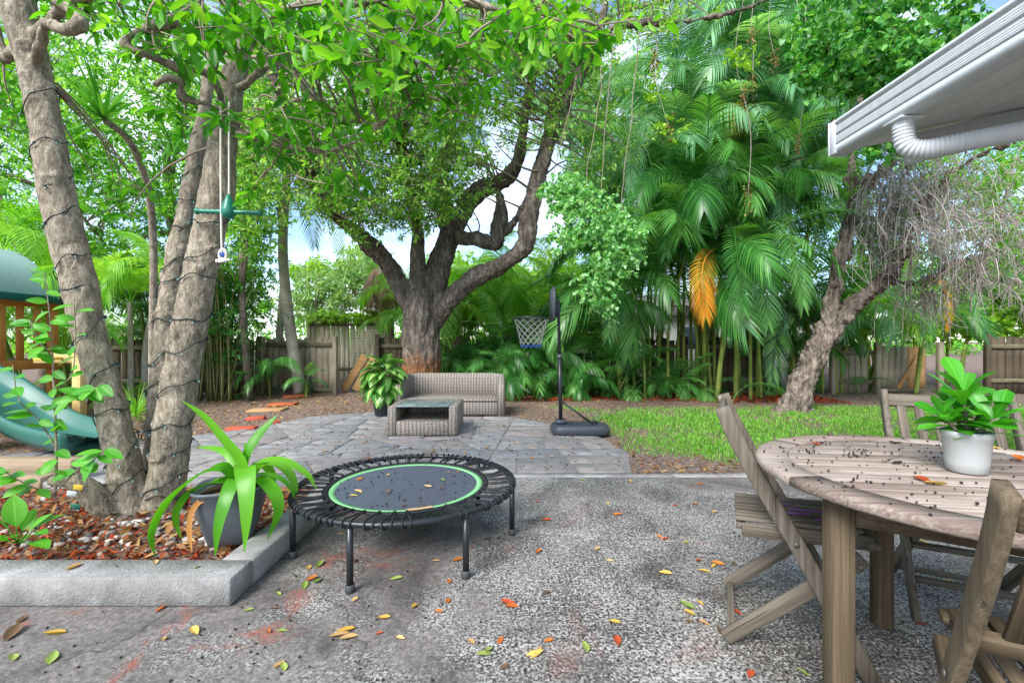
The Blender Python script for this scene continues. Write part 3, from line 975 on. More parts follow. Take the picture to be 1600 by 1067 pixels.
# low neighbouring house glimpsed through the palms
nb = thing("neighbour_house", (7.5, 19, 0), "white neighbouring house glimpsed low between the palm stems", "house")
mb = MB(); box(mb, (7.5, 21, 1.1), (12, 4, 2.2), 0.02); part("wall", mb.mesh("wall"), M['stucco'], nb)
mb = MB()
V = [(1.1, 18.6, 2.2), (13.9, 18.6, 2.2), (13.9, 23.4, 2.2), (1.1, 23.4, 2.2), (2.5, 21, 3.3), (12.5, 21, 3.3)]
mb.add(V, [(3, 0, 4), (1, 2, 5)], [(0, 1, 5, 4), (2, 3, 4, 5), (3, 2, 1, 0)])
part("roof", mb.mesh("roof"), M['roof_cover'], nb)
for x in (4.2, 7.6, 11.0):
    mb = MB(); box(mb, (x, 18.985, 1.3), (1.3, 0.05, 1.0), 0.01); w = part("window", mb.mesh("window"), M['white_paint'], nb)
    mb = MB(); box(mb, (x, 18.962, 1.3), (1.16, 0.02, 0.86), 0.004); part("pane", mb.mesh("pane"), m_plain("window_glass", srgb(60, 74, 84), 0.1, 0.6), w)

# pale edging planks lying at the foot of the palms
for (x0, x1, y, lb) in ((-0.25, 0.98, 8.95, "long pale plank lying on the soil behind the loveseat"), (4.05, 4.45, 9.0, "short pale plank lying on the mulch below the grove")):
    mb = MB(); box(mb, (0, 0, 0), (x1 - x0, 0.09, 0.035), 0.004)
    o = part("ground_plank", mb.mesh("ground_plank"), M['fence_tan']); o.location = ((x0 + x1) / 2, y, 0.012); o.rotation_euler = (0, 0, 0.02); tag(o, lb, "plank")
# ------------------------------------------------------------------ object materials
def m_wicker():
    """flat woven resin strands: over-under weave in colour and relief"""
    t = NT("grey_wicker")
    tc = t.n('TexCoord')
    v = tc.outputs['UV']
    sx = t.n('SeparateXYZ'); t.t.links.new(v, sx.inputs[0])
    S = 1 / 0.021
    def ph(sock, off=0.0): return t.math('ADD', t.math('MULTIPLY', sock, S), off)
    u, w = t.math('MULTIPLY', sx.outputs['X'], 1 / 0.046), t.math('MULTIPLY', sx.outputs['Y'], 1 / 0.024)
    jit = t.noise(t.coords(), 14.0, 3); jit2 = t.noise(t.coords('Object', (1, 1, 1), (0.7, 0.3, 0)), 11.0, 3)
    u = t.math('ADD', u, t.math('MULTIPLY', jit, 0.9)); w = t.math('ADD', w, t.math('MULTIPLY', jit2, 1.0))
    uu, ww = t.math('FRACT', u), t.math('FRACT', w)
    par = t.math('FRACT', t.math('MULTIPLY', t.math('ADD', t.math('FLOOR', u), t.math('FLOOR', w)), 0.5))
    par = t.math('GREATER_THAN', par, 0.25)
    bu = t.math('SINE', t.math('MULTIPLY', uu, PI)); bw = t.math('SINE', t.math('MULTIPLY', ww, PI))
    ha = t.math('MULTIPLY', t.math('POWER', bw, 0.5), t.math('ADD', 0.45, t.math('MULTIPLY', bu, 0.55)))
    hb = t.math('MULTIPLY', t.math('POWER', bu, 0.5), t.math('ADD', 0.45, t.math('MULTIPLY', bw, 0.55)))
    hh = t.math('ADD', t.math('MULTIPLY', par, ha), t.math('MULTIPLY', t.math('SUBTRACT', 1.0, par), hb))
    c = t.ramp(hh, [(0.15, srgb(40, 36, 33)), (0.50, srgb(118, 110, 103)), (0.95, srgb(176, 168, 158))])
    big = t.noise(t.coords(), 4.0, 5)
    c = t.mix(t.math('MULTIPLY', big, 0.35), c, srgb(150, 140, 128))
    tint = t.noise(t.coords('Object', (60, 2, 60)), 1.0, 2)
    c = t.mix(t.math('MULTIPLY', tint, 0.3), c, srgb(112, 104, 98))
    return t.done(t.principled(c, 0.6, 0.35, 0, t.bump(hh, 0.9, 0.006)))

def m_glass():
    t = NT("dusty_table_glass")
    g = t.n('BsdfGlass', i_Color=(0.86, 0.95, 0.93, 1), i_Roughness=0.05, i_IOR=1.45)
    d = t.principled((0.45, 0.55, 0.54, 1), 0.3, 0.5)
    f = t.ramp(t.noise(t.coords(), 9, 5, 0.7), [(0.40, (0.22, 0.22, 0.22, 1)), (0.65, (0.6, 0.6, 0.6, 1))])
    mx = t.n('MixShader')
    t.set(mx, 'Fac', f)
    t.t.links.new(g.outputs[0], mx.inputs[1]); t.t.links.new(d, mx.inputs[2])
    return t.done(mx.outputs[0])

M['wicker'] = m_wicker()
M['glass'] = m_glass()
M['black_metal'] = m_plain("black_powder_coat", srgb(30, 34, 38), 0.35, 0.5, 0, 0.25, 40, 0.1)
M['black_rubber'] = m_plain("black_rubber", srgb(34, 35, 38), 0.6, 0.35, 0, 0.3, 60, 0.2)
M['grey_rubber'] = m_plain("grey_rubber", srgb(66, 68, 70), 0.65, 0.3, 0, 0.3, 60, 0.2)
M['mat_cloth'] = m_plain("trampoline_mat", srgb(74, 80, 92), 0.33, 0.5, 0, 0.25, 24, 0.06)
M['green_band'] = m_plain("green_mat_band", srgb(122, 186, 128), 0.6, 0.3, 0, 0.25, 18, 0.1)
M['tan_patch'] = m_plain("tan_patch", srgb(196, 158, 118), 0.7, 0.3, 0, 0.25, 18, 0.1)
M['black_plastic'] = m_plain("black_plastic", srgb(58, 63, 71), 0.42, 0.45, 0, 0.3, 20, 0.15)
M['net_white'] = m_plain("net_cord", srgb(140, 140, 138), 0.8, 0.2)
M['net_blue'] = m_plain("blue_net_cord", srgb(60, 84, 150), 0.8, 0.2)
M['pot_grey'] = m_plain("grey_plastic_pot", srgb(84, 90, 96), 0.5, 0.4, 0, 0.18, 14, 0.08)
M['pot_black'] = m_plain("black_plastic_pot", srgb(44, 52, 60), 0.5, 0.4, 0, 0.2, 14, 0.08)
M['pot_white'] = m_plain("pale_ceramic_pot", srgb(172, 174, 174), 0.4, 0.45, 0, 0.16, 22, 0.08)
M['potting_soil'] = m_plain("potting_soil", srgb(50, 38, 30), 0.95, 0.1, 0, 0.7, 40, 1.0, 0.01)
M['teak'] = m_wood("grey_teak", srgb(46, 40, 33), srgb(92, 83, 72), srgb(136, 127, 115), 0, 1.0, 0.75, 0.35)
M['teak_warm'] = m_wood("warm_teak", srgb(46, 37, 27), srgb(84, 71, 54), srgb(120, 105, 84), 0, 1.0, 0.75, 0.35)
M['teak_z'] = m_wood("grey_teak_upright", srgb(46, 40, 33), srgb(94, 85, 74), srgb(140, 131, 119), 2, 1.0, 0.75, 0.35)
M['teak_warm_z'] = m_wood("warm_teak_upright", srgb(50, 41, 31), srgb(94, 81, 64), srgb(134, 119, 98), 2, 1.0, 0.75, 0.35)
M['teak_top'] = m_wood("sun_bleached_teak", srgb(82, 62, 52), srgb(146, 129, 118), srgb(200, 190, 181), 0, 1.3, 0.7, 0.62)
M['cedar'] = m_wood("orange_cedar", srgb(140, 80, 30), srgb(190, 122, 54), srgb(220, 160, 86), 2, 1.0, 0.6, 0.2)
M['cedar_pale'] = m_wood("pale_step_wood", srgb(110, 90, 70), srgb(160, 138, 112), srgb(196, 176, 150), 0, 1.0, 0.7, 0.3)
M['slide'] = m_plain("green_slide_plastic", srgb(46, 104, 90), 0.30, 0.5, 0, 0.22, 8, 0.06)
M['tarp'] = m_plain("green_canvas", srgb(132, 162, 156), 0.7, 0.3, 0, 0.30, 10, 0.25)
M['tarp_edge'] = m_plain("dark_green_canvas_edge", srgb(24, 92, 82), 0.6, 0.3, 0, 0.2, 10, 0.15)
M['yellow'] = m_plain("yellow_plastic", srgb(222, 186, 70), 0.45, 0.4)
M['yellow_wood'] = m_wood("yellow_post", srgb(150, 116, 60), srgb(206, 172, 106), srgb(226, 200, 140), 2, 1.0, 0.6, 0.2)
M['rope'] = m_plain("white_rope", srgb(214, 208, 196), 0.85, 0.2, 0, 0.3, 90, 0.6)
M['swing_green'] = m_plain("green_handle_plastic", srgb(28, 118, 96), 0.35, 0.5, 0, 0.15, 12, 0.08)
M['wire'] = m_plain("dark_green_wire", srgb(20, 44, 42), 0.5, 0.4)
M['bulb'] = m_plain("pale_bulb", srgb(120, 160, 158), 0.25, 0.6)
M['terracotta'] = m_plain("terracotta_tile", srgb(176, 98, 62), 0.85, 0.2, 0, 0.35, 20, 0.3)
M['terracotta_pale'] = m_plain("tan_tile", srgb(182, 142, 102), 0.85, 0.2, 0, 0.35, 20, 0.3)
M['red_brick'] = m_plain("red_brick", srgb(184, 88, 66), 0.85, 0.2, 0, 0.35, 20, 0.3)
M['bolt'] = m_plain("dull_bolt", srgb(110, 106, 100), 0.5, 0.5, 0.6)

def uv_box_panel(me, scale=1.0):
    """metre-true box projection into a UV layer, for woven surfaces"""
    uv = me.uv_layers.new(name="weave")
    nl = len(me.loops)
    vi = np.empty(nl, np.int32); me.loops.foreach_get('vertex_index', vi)
    co = np.empty(len(me.vertices) * 3, np.float32); me.vertices.foreach_get('co', co); co = co.reshape(-1, 3)
    out = np.zeros((nl, 2), np.float32)
    for p in me.polygons:
        a = np.abs(np.array(p.normal)).argmax()
        o = [k for k in range(3) if k != a]
        for l in p.loop_indices:
            out[l] = co[vi[l]][o] * scale
    uv.data.foreach_set('uv', out.ravel())

# ------------------------------------------------------------------ mini trampoline
TC, TR, TZ = np.array([-0.60, 2.59]), 0.60, 0.305
tr = thing("mini_trampoline", (TC[0], TC[1], 0), "round black mini trampoline with green-edged mat and bungee cords", "trampoline")
a = np.linspace(0, 2 * PI, 97)
ring = np.c_[TR * np.cos(a), TR * np.sin(a), np.full(97, TZ)]
mb = MB(); tube(mb, ring, 0.0145, 12, False); part("frame_ring", mb.mesh("frame_ring", True), M['black_metal'], tr, True)
for q in range(7):
    b = math.radians(-102 + q * 360 / 7)
    x, y = TR * math.cos(b), TR * math.sin(b)
    mb = MB(); tube(mb, [(x, y, 0.012), (x, y, TZ - 0.006)], 0.0155, 12); lg = part("leg", mb.mesh("leg", True), M['black_metal'], tr, True)
    mb = MB(); lathe(mb, [(0.017, 0.0), (0.0215, 0.003), (0.0205, 0.034), (0.0165, 0.036)], 14, (x, y, 0)); part("foot_cap", mb.mesh("foot_cap", True), M['grey_rubber'], lg, True)
def disc_ring(r0, r1, z0, z1, n=72):
    mb = MB()
    aa = np.arange(n) / n * 2 * PI
    k = np.arange(n); k2 = (k + 1) % n
    rows = [np.c_[r * np.cos(aa), r * np.sin(aa), np.full(n, z)] for r, z in ((r0, z0), (r1, z1), (r1, z1 - 0.006), (r0, z0 - 0.006))]
    Q = [np.stack([i * n + k, i * n + k2, ((i + 1) % 4) * n + k2, ((i + 1) % 4) * n + k], 1)[:, ::-1] for i in range(4)]
    mb.add(np.concatenate(rows), None, np.concatenate(Q))
    return mb
rr = np.linspace(0.0, 0.395, 12)
mb = MB()
n = 64
aa = np.arange(n) / n * 2 * PI
V = [(0, 0, TZ - 0.022)]
for r in rr[1:]:
    zz = TZ - 0.022 + 0.012 * (r / 0.395) ** 2
    V += [(r * math.cos(q), r * math.sin(q), zz) for q in aa]
k = np.arange(n); k2 = (k + 1) % n
Q = np.concatenate([np.stack([1 + i * n + k, 1 + (i + 1) * n + k, 1 + (i + 1) * n + k2, 1 + i * n + k2], 1) for i in range(10)])
mb.add(V, np.stack([np.zeros(n, int), 1 + k, 1 + k2], 1), Q)
mat_o = part("jumping_mat", mb.mesh("jumping_mat", True), M['mat_cloth'], tr, True)
part("green_band", disc_ring(0.395, 0.428, TZ - 0.010, TZ - 0.008).mesh("green_band"), M['green_band'], tr, True)
part("mat_edging", disc_ring(0.428, 0.462, TZ - 0.006, TZ - 0.003).mesh("mat_edging"), M['black_rubber'], tr, True)
mb = MB()
for q in range(7):
    b0, b1 = math.radians(-78 + q * 2.5), math.radians(-78 + (q + 1) * 2.5)
    mb.add([(0.397 * math.cos(b0), 0.397 * math.sin(b0), TZ - 0.0065), (0.426 * math.cos(b0), 0.426 * math.sin(b0), TZ - 0.0045), (0.426 * math.cos(b1), 0.426 * math.sin(b1), TZ - 0.0045), (0.397 * math.cos(b1), 0.397 * math.sin(b1), TZ - 0.0065)], None, [(0, 1, 2, 3)])
part("tan_patch", mb.mesh("tan_patch"), M['tan_patch'], tr, True)
rng = np.random.default_rng(4)
for q in range(44):
    b = (q + 0.5) / 44 * 2 * PI + rng.normal(0, 0.012)
    deg = (math.degrees(b) + 180) % 360 - 180
    if -72 < deg < -57 or -50 < deg < -42: continue            # cords that have come off
    da = rng.uniform(0.024, 0.040)
    def pol(r, an, z): return (r * math.cos(an), r * math.sin(an), z)
    sk = rng.normal(0, 0.02)
    pts = [pol(0.452, b + sk, TZ + 0.004), pol(0.52, b - da * 0.6 + sk, TZ + 0.006), pol(0.588, b - da, TZ + 0.017), pol(0.612, b - da, TZ + 0.013), pol(0.6195, b - da * 0.9, TZ - 0.004), pol(0.606, b - da * 0.4, TZ - 0.018), pol(0.594, b, TZ - 0.0185),
           pol(0.606, b + da * 0.4, TZ - 0.018), pol(0.6195, b + da * 0.9, TZ - 0.004), pol(0.612, b + da, TZ + 0.013), pol(0.588, b + da, TZ + 0.017), pol(0.52, b + da * 0.6 + sk, TZ + 0.006), pol(0.452, b + sk + 0.012, TZ + 0.004)]
    mb = MB(); tube(mb, catmull(pts, 30), 0.0048, 6); part("bungee_cord", mb.mesh("bungee_cord", True), M['black_rubber'], tr, True)
mb = MB(); tube(mb, [(-0.61, -0.03, TZ - 0.002), (-0.655, -0.055, TZ - 0.004)], 0.014, 10); part("handle_socket", mb.mesh("handle_socket", True), M['grey_rubber'], tr, True)

# ------------------------------------------------------------------ wicker loveseat and glass topped coffee table
def panel(mb, c, s, bev=0.03):
    return box(mb, c, s, bev)

def rounded_sweep(mb, path, prof):
    """sweep a closed yz-profile (across, up) along a flat xy path; mitred"""
    path = np.asarray(path, float)
    t = nrm(np.gradient(path, axis=0))
    side = np.stack([-t[:, 1], t[:, 0]], 1)
    prof = np.asarray(prof, float)
    m = len(prof)
    V = []
    for p, s, top in zip(path[:, :2], side, path[:, 2]):
        for (a_, b_) in prof:
            V.append((p[0] + s[0] * a_, p[1] + s[1] * a_, b_ * top))
    n = len(path)
    k = np.arange(m); k2 = (k + 1) % m
    Q = np.concatenate([np.stack([i * m + k, i * m + k2, (i + 1) * m + k2, (i + 1) * m + k], 1) for i in range(n - 1)])
    c0, c1 = len(V), len(V) + 1
    V.append(np.mean(V[:m], 0)); V.append(np.mean(V[(n - 1) * m:n * m], 0))
    T = np.concatenate([np.stack([k2, k, np.full(m, c0)], 1), np.stack([(n - 1) * m + k, (n - 1) * m + k2, np.full(m, c1)], 1)])
    mb.add(V, T, Q)

sf = thing("wicker_loveseat", (-0.92, 6.95, 0.016), "grey wicker loveseat with rounded back in front of the big tree", "sofa")
# back and arms: one low wall that wraps round three sides, highest along the back
W2, D2 = 0.76, 0.36
path = []
for x, y, h in ((W2, -D2, 0.46), (W2, -0.20, 0.485), (W2, 0.0, 0.53), (W2, 0.16, 0.575)): path.append((x, y, h))
for q in range(1, 6):
    an = q / 6 * PI / 2
    path.append((W2 - 0.16 + 0.16 * math.cos(an), 0.16 + 0.20 * math.sin(an), 0.585))
path += [(x, 0.36, 0.59) for x in np.linspace(W2 - 0.16, -W2 + 0.16, 9)]
for q in range(1, 6):
    an = PI / 2 + q / 6 * PI / 2
    path.append((-W2 + 0.16 + 0.16 * math.cos(an), 0.16 + 0.20 * math.sin(an), 0.585))
path += [(-W2, 0.16, 0.575), (-W2, 0.0, 0.53), (-W2, -0.20, 0.485), (-W2, -D2, 0.46)]
prof = [(-0.055, 0.0), (0.055, 0.0), (0.055, 0.90), (0.046, 0.965), (0.02, 1.0), (-0.02, 1.0), (-0.046, 0.965), (-0.055, 0.90)]
mb = MB(); rounded_sweep(mb, path, prof)
me = mb.mesh("backrest"); uv_box_panel(me); part("backrest", me, M['wicker'], sf, True)
mb = MB(); box(mb, (0, -0.03, 0.235), (2 * W2 - 0.115, 0.66, 0.05), 0.018); me = mb.mesh("seat"); uv_box_panel(me); part("seat", me, M['wicker'], sf, True)
mb = MB(); box(mb, (0, -0.335, 0.115), (2 * W2 - 0.115, 0.045, 0.19), 0.012); me = mb.mesh("front_skirt"); uv_box_panel(me); part("front_skirt", me, M['wicker'], sf, True)

ct = thing("wicker_coffee_table", (-1.05, 5.58, 0.016), "low grey wicker coffee table with dusty glass top", "table")
W3, D3, T3 = 0.41, 0.34, 0.345
for s in (-1, 1):
    mb = MB(); box(mb, (s * (W3 - 0.05), 0, T3 / 2), (0.10, 2 * D3, T3), 0.014); me = mb.mesh("side_panel"); uv_box_panel(me); part("side_panel", me, M['wicker'], ct, True)
mb = MB(); box(mb, (0, -D3 + 0.03, 0.085), (2 * W3 - 0.205, 0.05, 0.17), 0.01); me = mb.mesh("front_skirt"); uv_box_panel(me); part("front_skirt", me, M['wicker'], ct, True)
mb = MB(); box(mb, (0, 0.03, 0.15), (2 * W3 - 0.205, 2 * D3 - 0.09, 0.03), 0.006); me = mb.mesh("shelf"); uv_box_panel(me); part("shelf", me, M['wicker'], ct, True)
mb = MB(); box(mb, (0, D3 - 0.03, 0.235), (2 * W3 - 0.205, 0.05, 0.135), 0.01); me = mb.mesh("back_skirt"); uv_box_panel(me); part("back_skirt", me, M['wicker'], ct, True)
mb = MB(); box(mb, (0, -0.01, T3 - 0.005), (2 * W3 - 0.20, 2 * D3 - 0.03, 0.008), 0.002); part("glass_top", mb.mesh("glass_top"), M['glass'], ct, True)

# ------------------------------------------------------------------ basketball stand
bs = thing("basketball_stand", (0.56, 5.42, 0.0), "black portable basketball stand with small net and flat base", "basketball hoop")
def loft(mb, rings):
    m = len(rings[0])
    V = np.concatenate([np.asarray(r, float) for r in rings])
    k = np.arange(m); k2 = (k + 1) % m
    Q = np.concatenate([np.stack([i * m + k, i * m + k2, (i + 1) * m + k2, (i + 1) * m + k], 1) for i in range(len(rings) - 1)])
    n = len(rings)
    V = np.vstack([V, np.mean(rings[0], 0), np.mean(rings[-1], 0)])
    T = np.concatenate([np.stack([k2, k, np.full(m, n * m)], 1), np.stack([(n - 1) * m + k, (n - 1) * m + k2, np.full(m, n * m + 1)], 1)])
    mb.add(V, T, Q)
def rrect(x0, x1, y0, y1, r, z, n=5):
    out = []
    for (cx, cy, a0) in ((x1 - r, y1 - r, 0), (x0 + r, y1 - r, PI / 2), (x0 + r, y0 + r, PI), (x1 - r, y0 + r, 1.5 * PI)):
        for q in range(n):
            b = a0 + q / (n - 1) * PI / 2
            out.append((cx + r * math.cos(b), cy + r * math.sin(b), z))
    return np.array(out)
mb = MB()
loft(mb, [rrect(-0.08, 0.58, -0.19, 0.19, 0.10, 0.016), rrect(-0.09, 0.60, -0.20, 0.20, 0.11, 0.035), rrect(-0.09, 0.60, -0.20, 0.20, 0.11, 0.085), rrect(-0.07, 0.585, -0.185, 0.185, 0.10, 0.118), rrect(-0.03, 0.55, -0.15, 0.15, 0.08, 0.130), rrect(0.13, 0.53, -0.11, 0.11, 0.06, 0.131), rrect(0.16, 0.52, -0.09, 0.09, 0.05, 0.112)])
base_o = part("base_tank", mb.mesh("base_tank", True), M['black_plastic'], bs, True)
mb = MB(); lathe(mb, [(0.035, 0.11), (0.035, 0.142), (0.026, 0.146)], 14, (0.46, 0.09, 0)); part("fill_cap", mb.mesh("fill_cap", True), M['black_rubber'], base_o, True)
mb = MB(); box(mb, (0.03, 0, 0.155), (0.13, 0.16, 0.05), 0.012); part("pole_socket", mb.mesh("pole_socket"), M['black_plastic'], bs, True)
mb = MB(); tube(mb, [(0.03, 0, 0.12), (0.015, 0, 0.95)], 0.023, 14); part("lower_pole", mb.mesh("lower_pole", True), M['black_metal'], bs, True)
mb = MB(); tube(mb, [(0.0155, 0, 0.93), (0.002, 0, 1.62)], 0.019, 14); part("upper_pole", mb.mesh("upper_pole", True), M['black_metal'], bs, True)
mb = MB(); lathe(mb, [(0.028, 0.0), (0.030, 0.01), (0.028, 0.05)], 14, (0.0158, 0, 0.915)); part("collar", mb.mesh("collar", True), M['black_plastic'], bs, True)
for s in (-1, 1):
    mb = MB(); tube(mb, [(0.03, s * 0.025, 0.40), (0.45, s * 0.12, 0.10)], 0.010, 8); part("brace", mb.mesh("brace", True), M['black_metal'], bs, True)
bd = MB(); loft(bd, [[(-0.075 + dx, yy, zz) for (yy, zz) in ((-0.26, 1.36), (0.26, 1.36), (0.30, 1.40), (0.30, 1.68), (0.25, 1.75), (-0.25, 1.75), (-0.30, 1.68), (-0.30, 1.40))] for dx in (-0.012, 0.012)])
bb = part("backboard", bd.mesh("backboard"), M['black_plastic'], bs, True)
mb = MB(); box(mb, (-0.035, 0, 1.50), (0.05, 0.10, 0.16), 0.006); part("bracket", mb.mesh("bracket"), M['black_metal'], bb, True)
RC = np.array([-0.33, 0.0, 1.405]); RR = 0.205
an = np.linspace(0, 2 * PI, 41)
mb = MB(); tube(mb, np.c_[RC[0] + RR * np.cos(an), RC[1] + RR * np.sin(an), np.full(41, RC[2])], 0.008, 8, False)
beam(mb, (-0.10, 0, 1.40), (RC[0] + RR, 0, 1.402), 0.10, 0.012)
rim = part("rim", mb.mesh("rim", True), M['black_metal'], bs, True)
mb, mb2 = MB(), MB()
NS = 12
for q in range(NS):
    for s in (-1, 1):
        pts = []
        for j in range(9):
            f = j / 8
            r_ = RR * (1 - 0.42 * f ** 0.8)
            b = (q + s * j * 0.5) / NS * 2 * PI
            pts.append((RC[0] + r_ * math.cos(b), RC[1] + r_ * math.sin(b), RC[2] - 0.02 - 0.34 * f))
        tube(mb, pts[:8], 0.0030, 5, False)
        tube(mb2, pts[7:], 0.0040, 5, False)
net = part("net", mb.mesh("net", True), M['net_white'], bs, True)
part("net_tail", mb2.mesh("net_tail", True), M['net_blue'], net, True)

# ------------------------------------------------------------------ round teak table
TT = np.array([1.35, 1.33])
TTZ = 0.73
tb = thing("round_table", (TT[0], TT[1], 0), "round sun-bleached slatted wooden patio table", "table", rotz=math.radians(-8))
# top: boards inside a ring of edge segments
R0, R1 = 0.455, 0.55
def ring_seg(a0, a1, n=10):
    an = np.linspace(a0, a1, n)
    mb = MB()
    loops = []
    for r_, z_ in ((R0, 0), (R1 - 0.006, 0), (R1, 0.006), (R1, 0.022), (R1 - 0.006, 0.028), (R0, 0.028)):
        loops.append(np.c_[r_ * np.cos(an), r_ * np.sin(an), np.full(n, TTZ - 0.028 + z_)])
    m = len(loops)
    V = np.stack(loops, 1).reshape(-1, 3)
    k = np.arange(m); k2 = (k + 1) % m
    Q = np.concatenate([np.stack([i * m + k, (i + 1) * m + k, (i + 1) * m + k2, i * m + k2], 1) for i in range(n - 1)])
    V = np.vstack([V, loops_center(V[:m]), loops_center(V[-m:])])
    T = np.concatenate([np.stack([k, k2, np.full(m, n * m)], 1), np.stack([(n - 1) * m + k2, (n - 1) * m + k, np.full(m, n * m + 1)], 1)])
    mb.add(V, T, Q)
    return mb
def loops_center(v): return v.mean(0)
for q in range(6):
    a0 = q * PI / 3 + 0.2
    part("rim_segment", ring_seg(a0 + 0.003, a0 + PI / 3 - 0.003).mesh("rim_segment"), M['teak_top'], tb, True)
RB = R0 - 0.004
ny = 11
pw = 2 * RB / ny
for i in range(ny):
    y0, y1 = -RB + i * pw + 0.0026, -RB + (i + 1) * pw - 0.0026
    xs0 = math.sqrt(max(RB ** 2 - y0 ** 2, 0)); xs1 = math.sqrt(max(RB ** 2 - y1 ** 2, 0))
    yy = np.linspace(y0, y1, 5)
    xx = np.sqrt(np.maximum(RB ** 2 - yy ** 2, 0.0004))
    top = np.concatenate([np.c_[xx, yy], np.c_[-xx[::-1], yy[::-1]]])
    zt = TTZ - 0.002 + random.uniform(-0.001, 0.001)
    m = len(top)
    V = np.vstack([np.c_[top, np.full(m, zt - 0.024)], np.c_[top, np.full(m, zt - 0.003)], np.c_[top * [0.997, 1] + (np.array([0, (y0 + y1) / 2]) - top * [0, 1]) * [0, 0.06], np.full(m, zt)]])
    k = np.arange(m); k2 = (k + 1) % m
    c = np.array([[0, (y0 + y1) / 2, zt]])
    V = np.vstack([V, c, c - [0, 0, 0.024]])
    mb = MB(); mb.add(V, np.concatenate([np.stack([2 * m + k, 2 * m + k2, np.full(m, 3 * m)], 1), np.stack([k2, k, np.full(m, 3 * m + 1)], 1)]), np.concatenate([np.stack([k, k2, m + k2, m + k], 1), np.stack([m + k, m + k2, 2 * m + k2, 2 * m + k], 1)]))
    part("slat", mb.mesh("slat"), M['teak_top'], tb, True)
LR = 0.452
legang = [math.radians(x + 8) for x in (191, 282, 12, 76)]
lp = [(LR * math.cos(b), LR * math.sin(b)) for b in legang]
for (x, y), b in zip(lp, legang):
    mb = MB(); box(mb, (0, 0, 0), (TTZ - 0.030, 0.058, 0.058), 0.004)
    o = part("leg", mb.mesh("leg"), M['teak_warm'], tb, True)
    o.location = (x, y, (TTZ - 0.030) / 2); o.rotation_euler = (0, PI / 2, 0)
for i in range(4):
    p, q = np.array(lp[i]), np.array(lp[(i + 1) % 4])
    d = nrm(q - p) * 0.03
    mb = MB(); beam(mb, (*(p + d), 0.655), (*(q - d), 0.655), 0.022, 0.075); part("apron", mb.mesh("apron"), M['teak_warm'], tb, True)

# ------------------------------------------------------------------ folding teak chairs
def make_chair(loc, ang, label, warm=False):
    ch = thing("folding_chair", (loc[0], loc[1], 0), label, "chair", "folding chairs round the patio table", ang)
    mat = M['teak_warm'] if warm else M['teak']
    HW = 0.225
    def wood(name, a, b, w, t, up=(0, 0, 1), m=mat):
        """each board keeps its own axis so that the grain runs along it"""
        a, b = np.asarray(a, float), np.asarray(b, float)
        mb = MB(); box(mb, (0, 0, 0), (np.linalg.norm(b - a), w, t), 0.004)
        o = part(name, mb.mesh(name), m, ch, True)
        R = frame_from(b - a, up)
        o.matrix_local = Matrix.Translation(Vector((a + b) / 2)) @ Matrix(R.tolist()).to_4x4()
        return o
    def curved(name, pts, w, t, m=M['teak_warm_z' if warm else 'teak_z']):
        """bent post swept in the chair's side plane"""
        p = catmull(pts, 14)
        tt = nrm(np.gradient(p, axis=0))
        nn = np.cross(tt, (0, 1, 0))
        V = []
        for c, n_ in zip(p, nn):
            for (u_, v_) in ((-1, -0.8), (-0.8, -1), (0.8, -1), (1, -0.8), (1, 0.8), (0.8, 1), (-0.8, 1), (-1, 0.8)):
                V.append(c + np.array([0, 1, 0]) * u_ * t / 2 + n_ * v_ * w / 2)
        mb = MB(); loft(mb, np.array(V).reshape(14, 8, 3))
        o = part(name, mb.mesh(name), m, ch, True)
        return o
    for s in (-1, 1):
        # post: from the top of the back, through the seat, to the front foot
        curved("back_post", [(0.215, s * HW, 0.0), (0.02, s * HW, 0.38), (-0.125, s * HW, 0.64), (-0.20, s * HW, 0.79), (-0.235, s * HW, 0.88)], 0.052, 0.024)
        # rear leg: from the back foot to the front of the seat
        wood("rear_leg", (-0.225, s * (HW - 0.03), 0.022), (0.19, s * (HW - 0.03), 0.40), 0.024, 0.052, (-0.6, 0, 0.7))
        wood("seat_rail", (-0.17, s * (HW - 0.062), 0.422), (0.225, s * (HW - 0.062), 0.442), 0.022, 0.046)
        for (x, z) in ((-0.005, 0.425), (0.175, 0.385)):
            mb = MB(); tube(mb, [(x, s * (HW + 0.013), z), (x, s * (HW + 0.017), z)], 0.009, 10); part("bolt", mb.mesh("bolt"), M['bolt'], ch, True)
    wood("front_rail", (0.222, -HW + 0.04, 0.440), (0.222, HW - 0.04, 0.440), 0.040, 0.024)
    wood("rear_rail", (-0.17, -HW + 0.075, 0.428), (-0.17, HW - 0.075, 0.428), 0.034, 0.022)
    for i in range(8):
        y = -HW + 0.088 + i * (2 * HW - 0.176) / 7
        wood("seat_slat", (-0.19, y, 0.452), (0.20, y, 0.470), 0.030, 0.014)
    wood("top_rail", (-0.226, -HW + 0.013, 0.835), (-0.226, HW - 0.013, 0.835), 0.058, 0.022, (-0.93, 0, -0.36))
    wood("lower_back_rail", (-0.075, -HW + 0.013, 0.545), (-0.075, HW - 0.013, 0.545), 0.045, 0.022, (-0.88, 0, -0.48))
    for i in range(6):
        y = -HW + 0.062 + i * (2 * HW - 0.124) / 5
        wood("back_slat", (-0.086, y, 0.563), (-0.216, y, 0.812), 0.034, 0.012, (-0.88, 0, -0.48))
    wood("stretcher", (-0.205, -HW + 0.043, 0.042), (-0.205, HW - 0.043, 0.042), 0.026, 0.022)
    wood("front_stretcher", (0.145, -HW + 0.013, 0.14), (0.145, HW - 0.013, 0.14), 0.036, 0.020)
    wood("middle_stretcher", (0.085, -HW + 0.013, 0.26), (0.085, HW - 0.013, 0.26), 0.036, 0.020)
    return ch

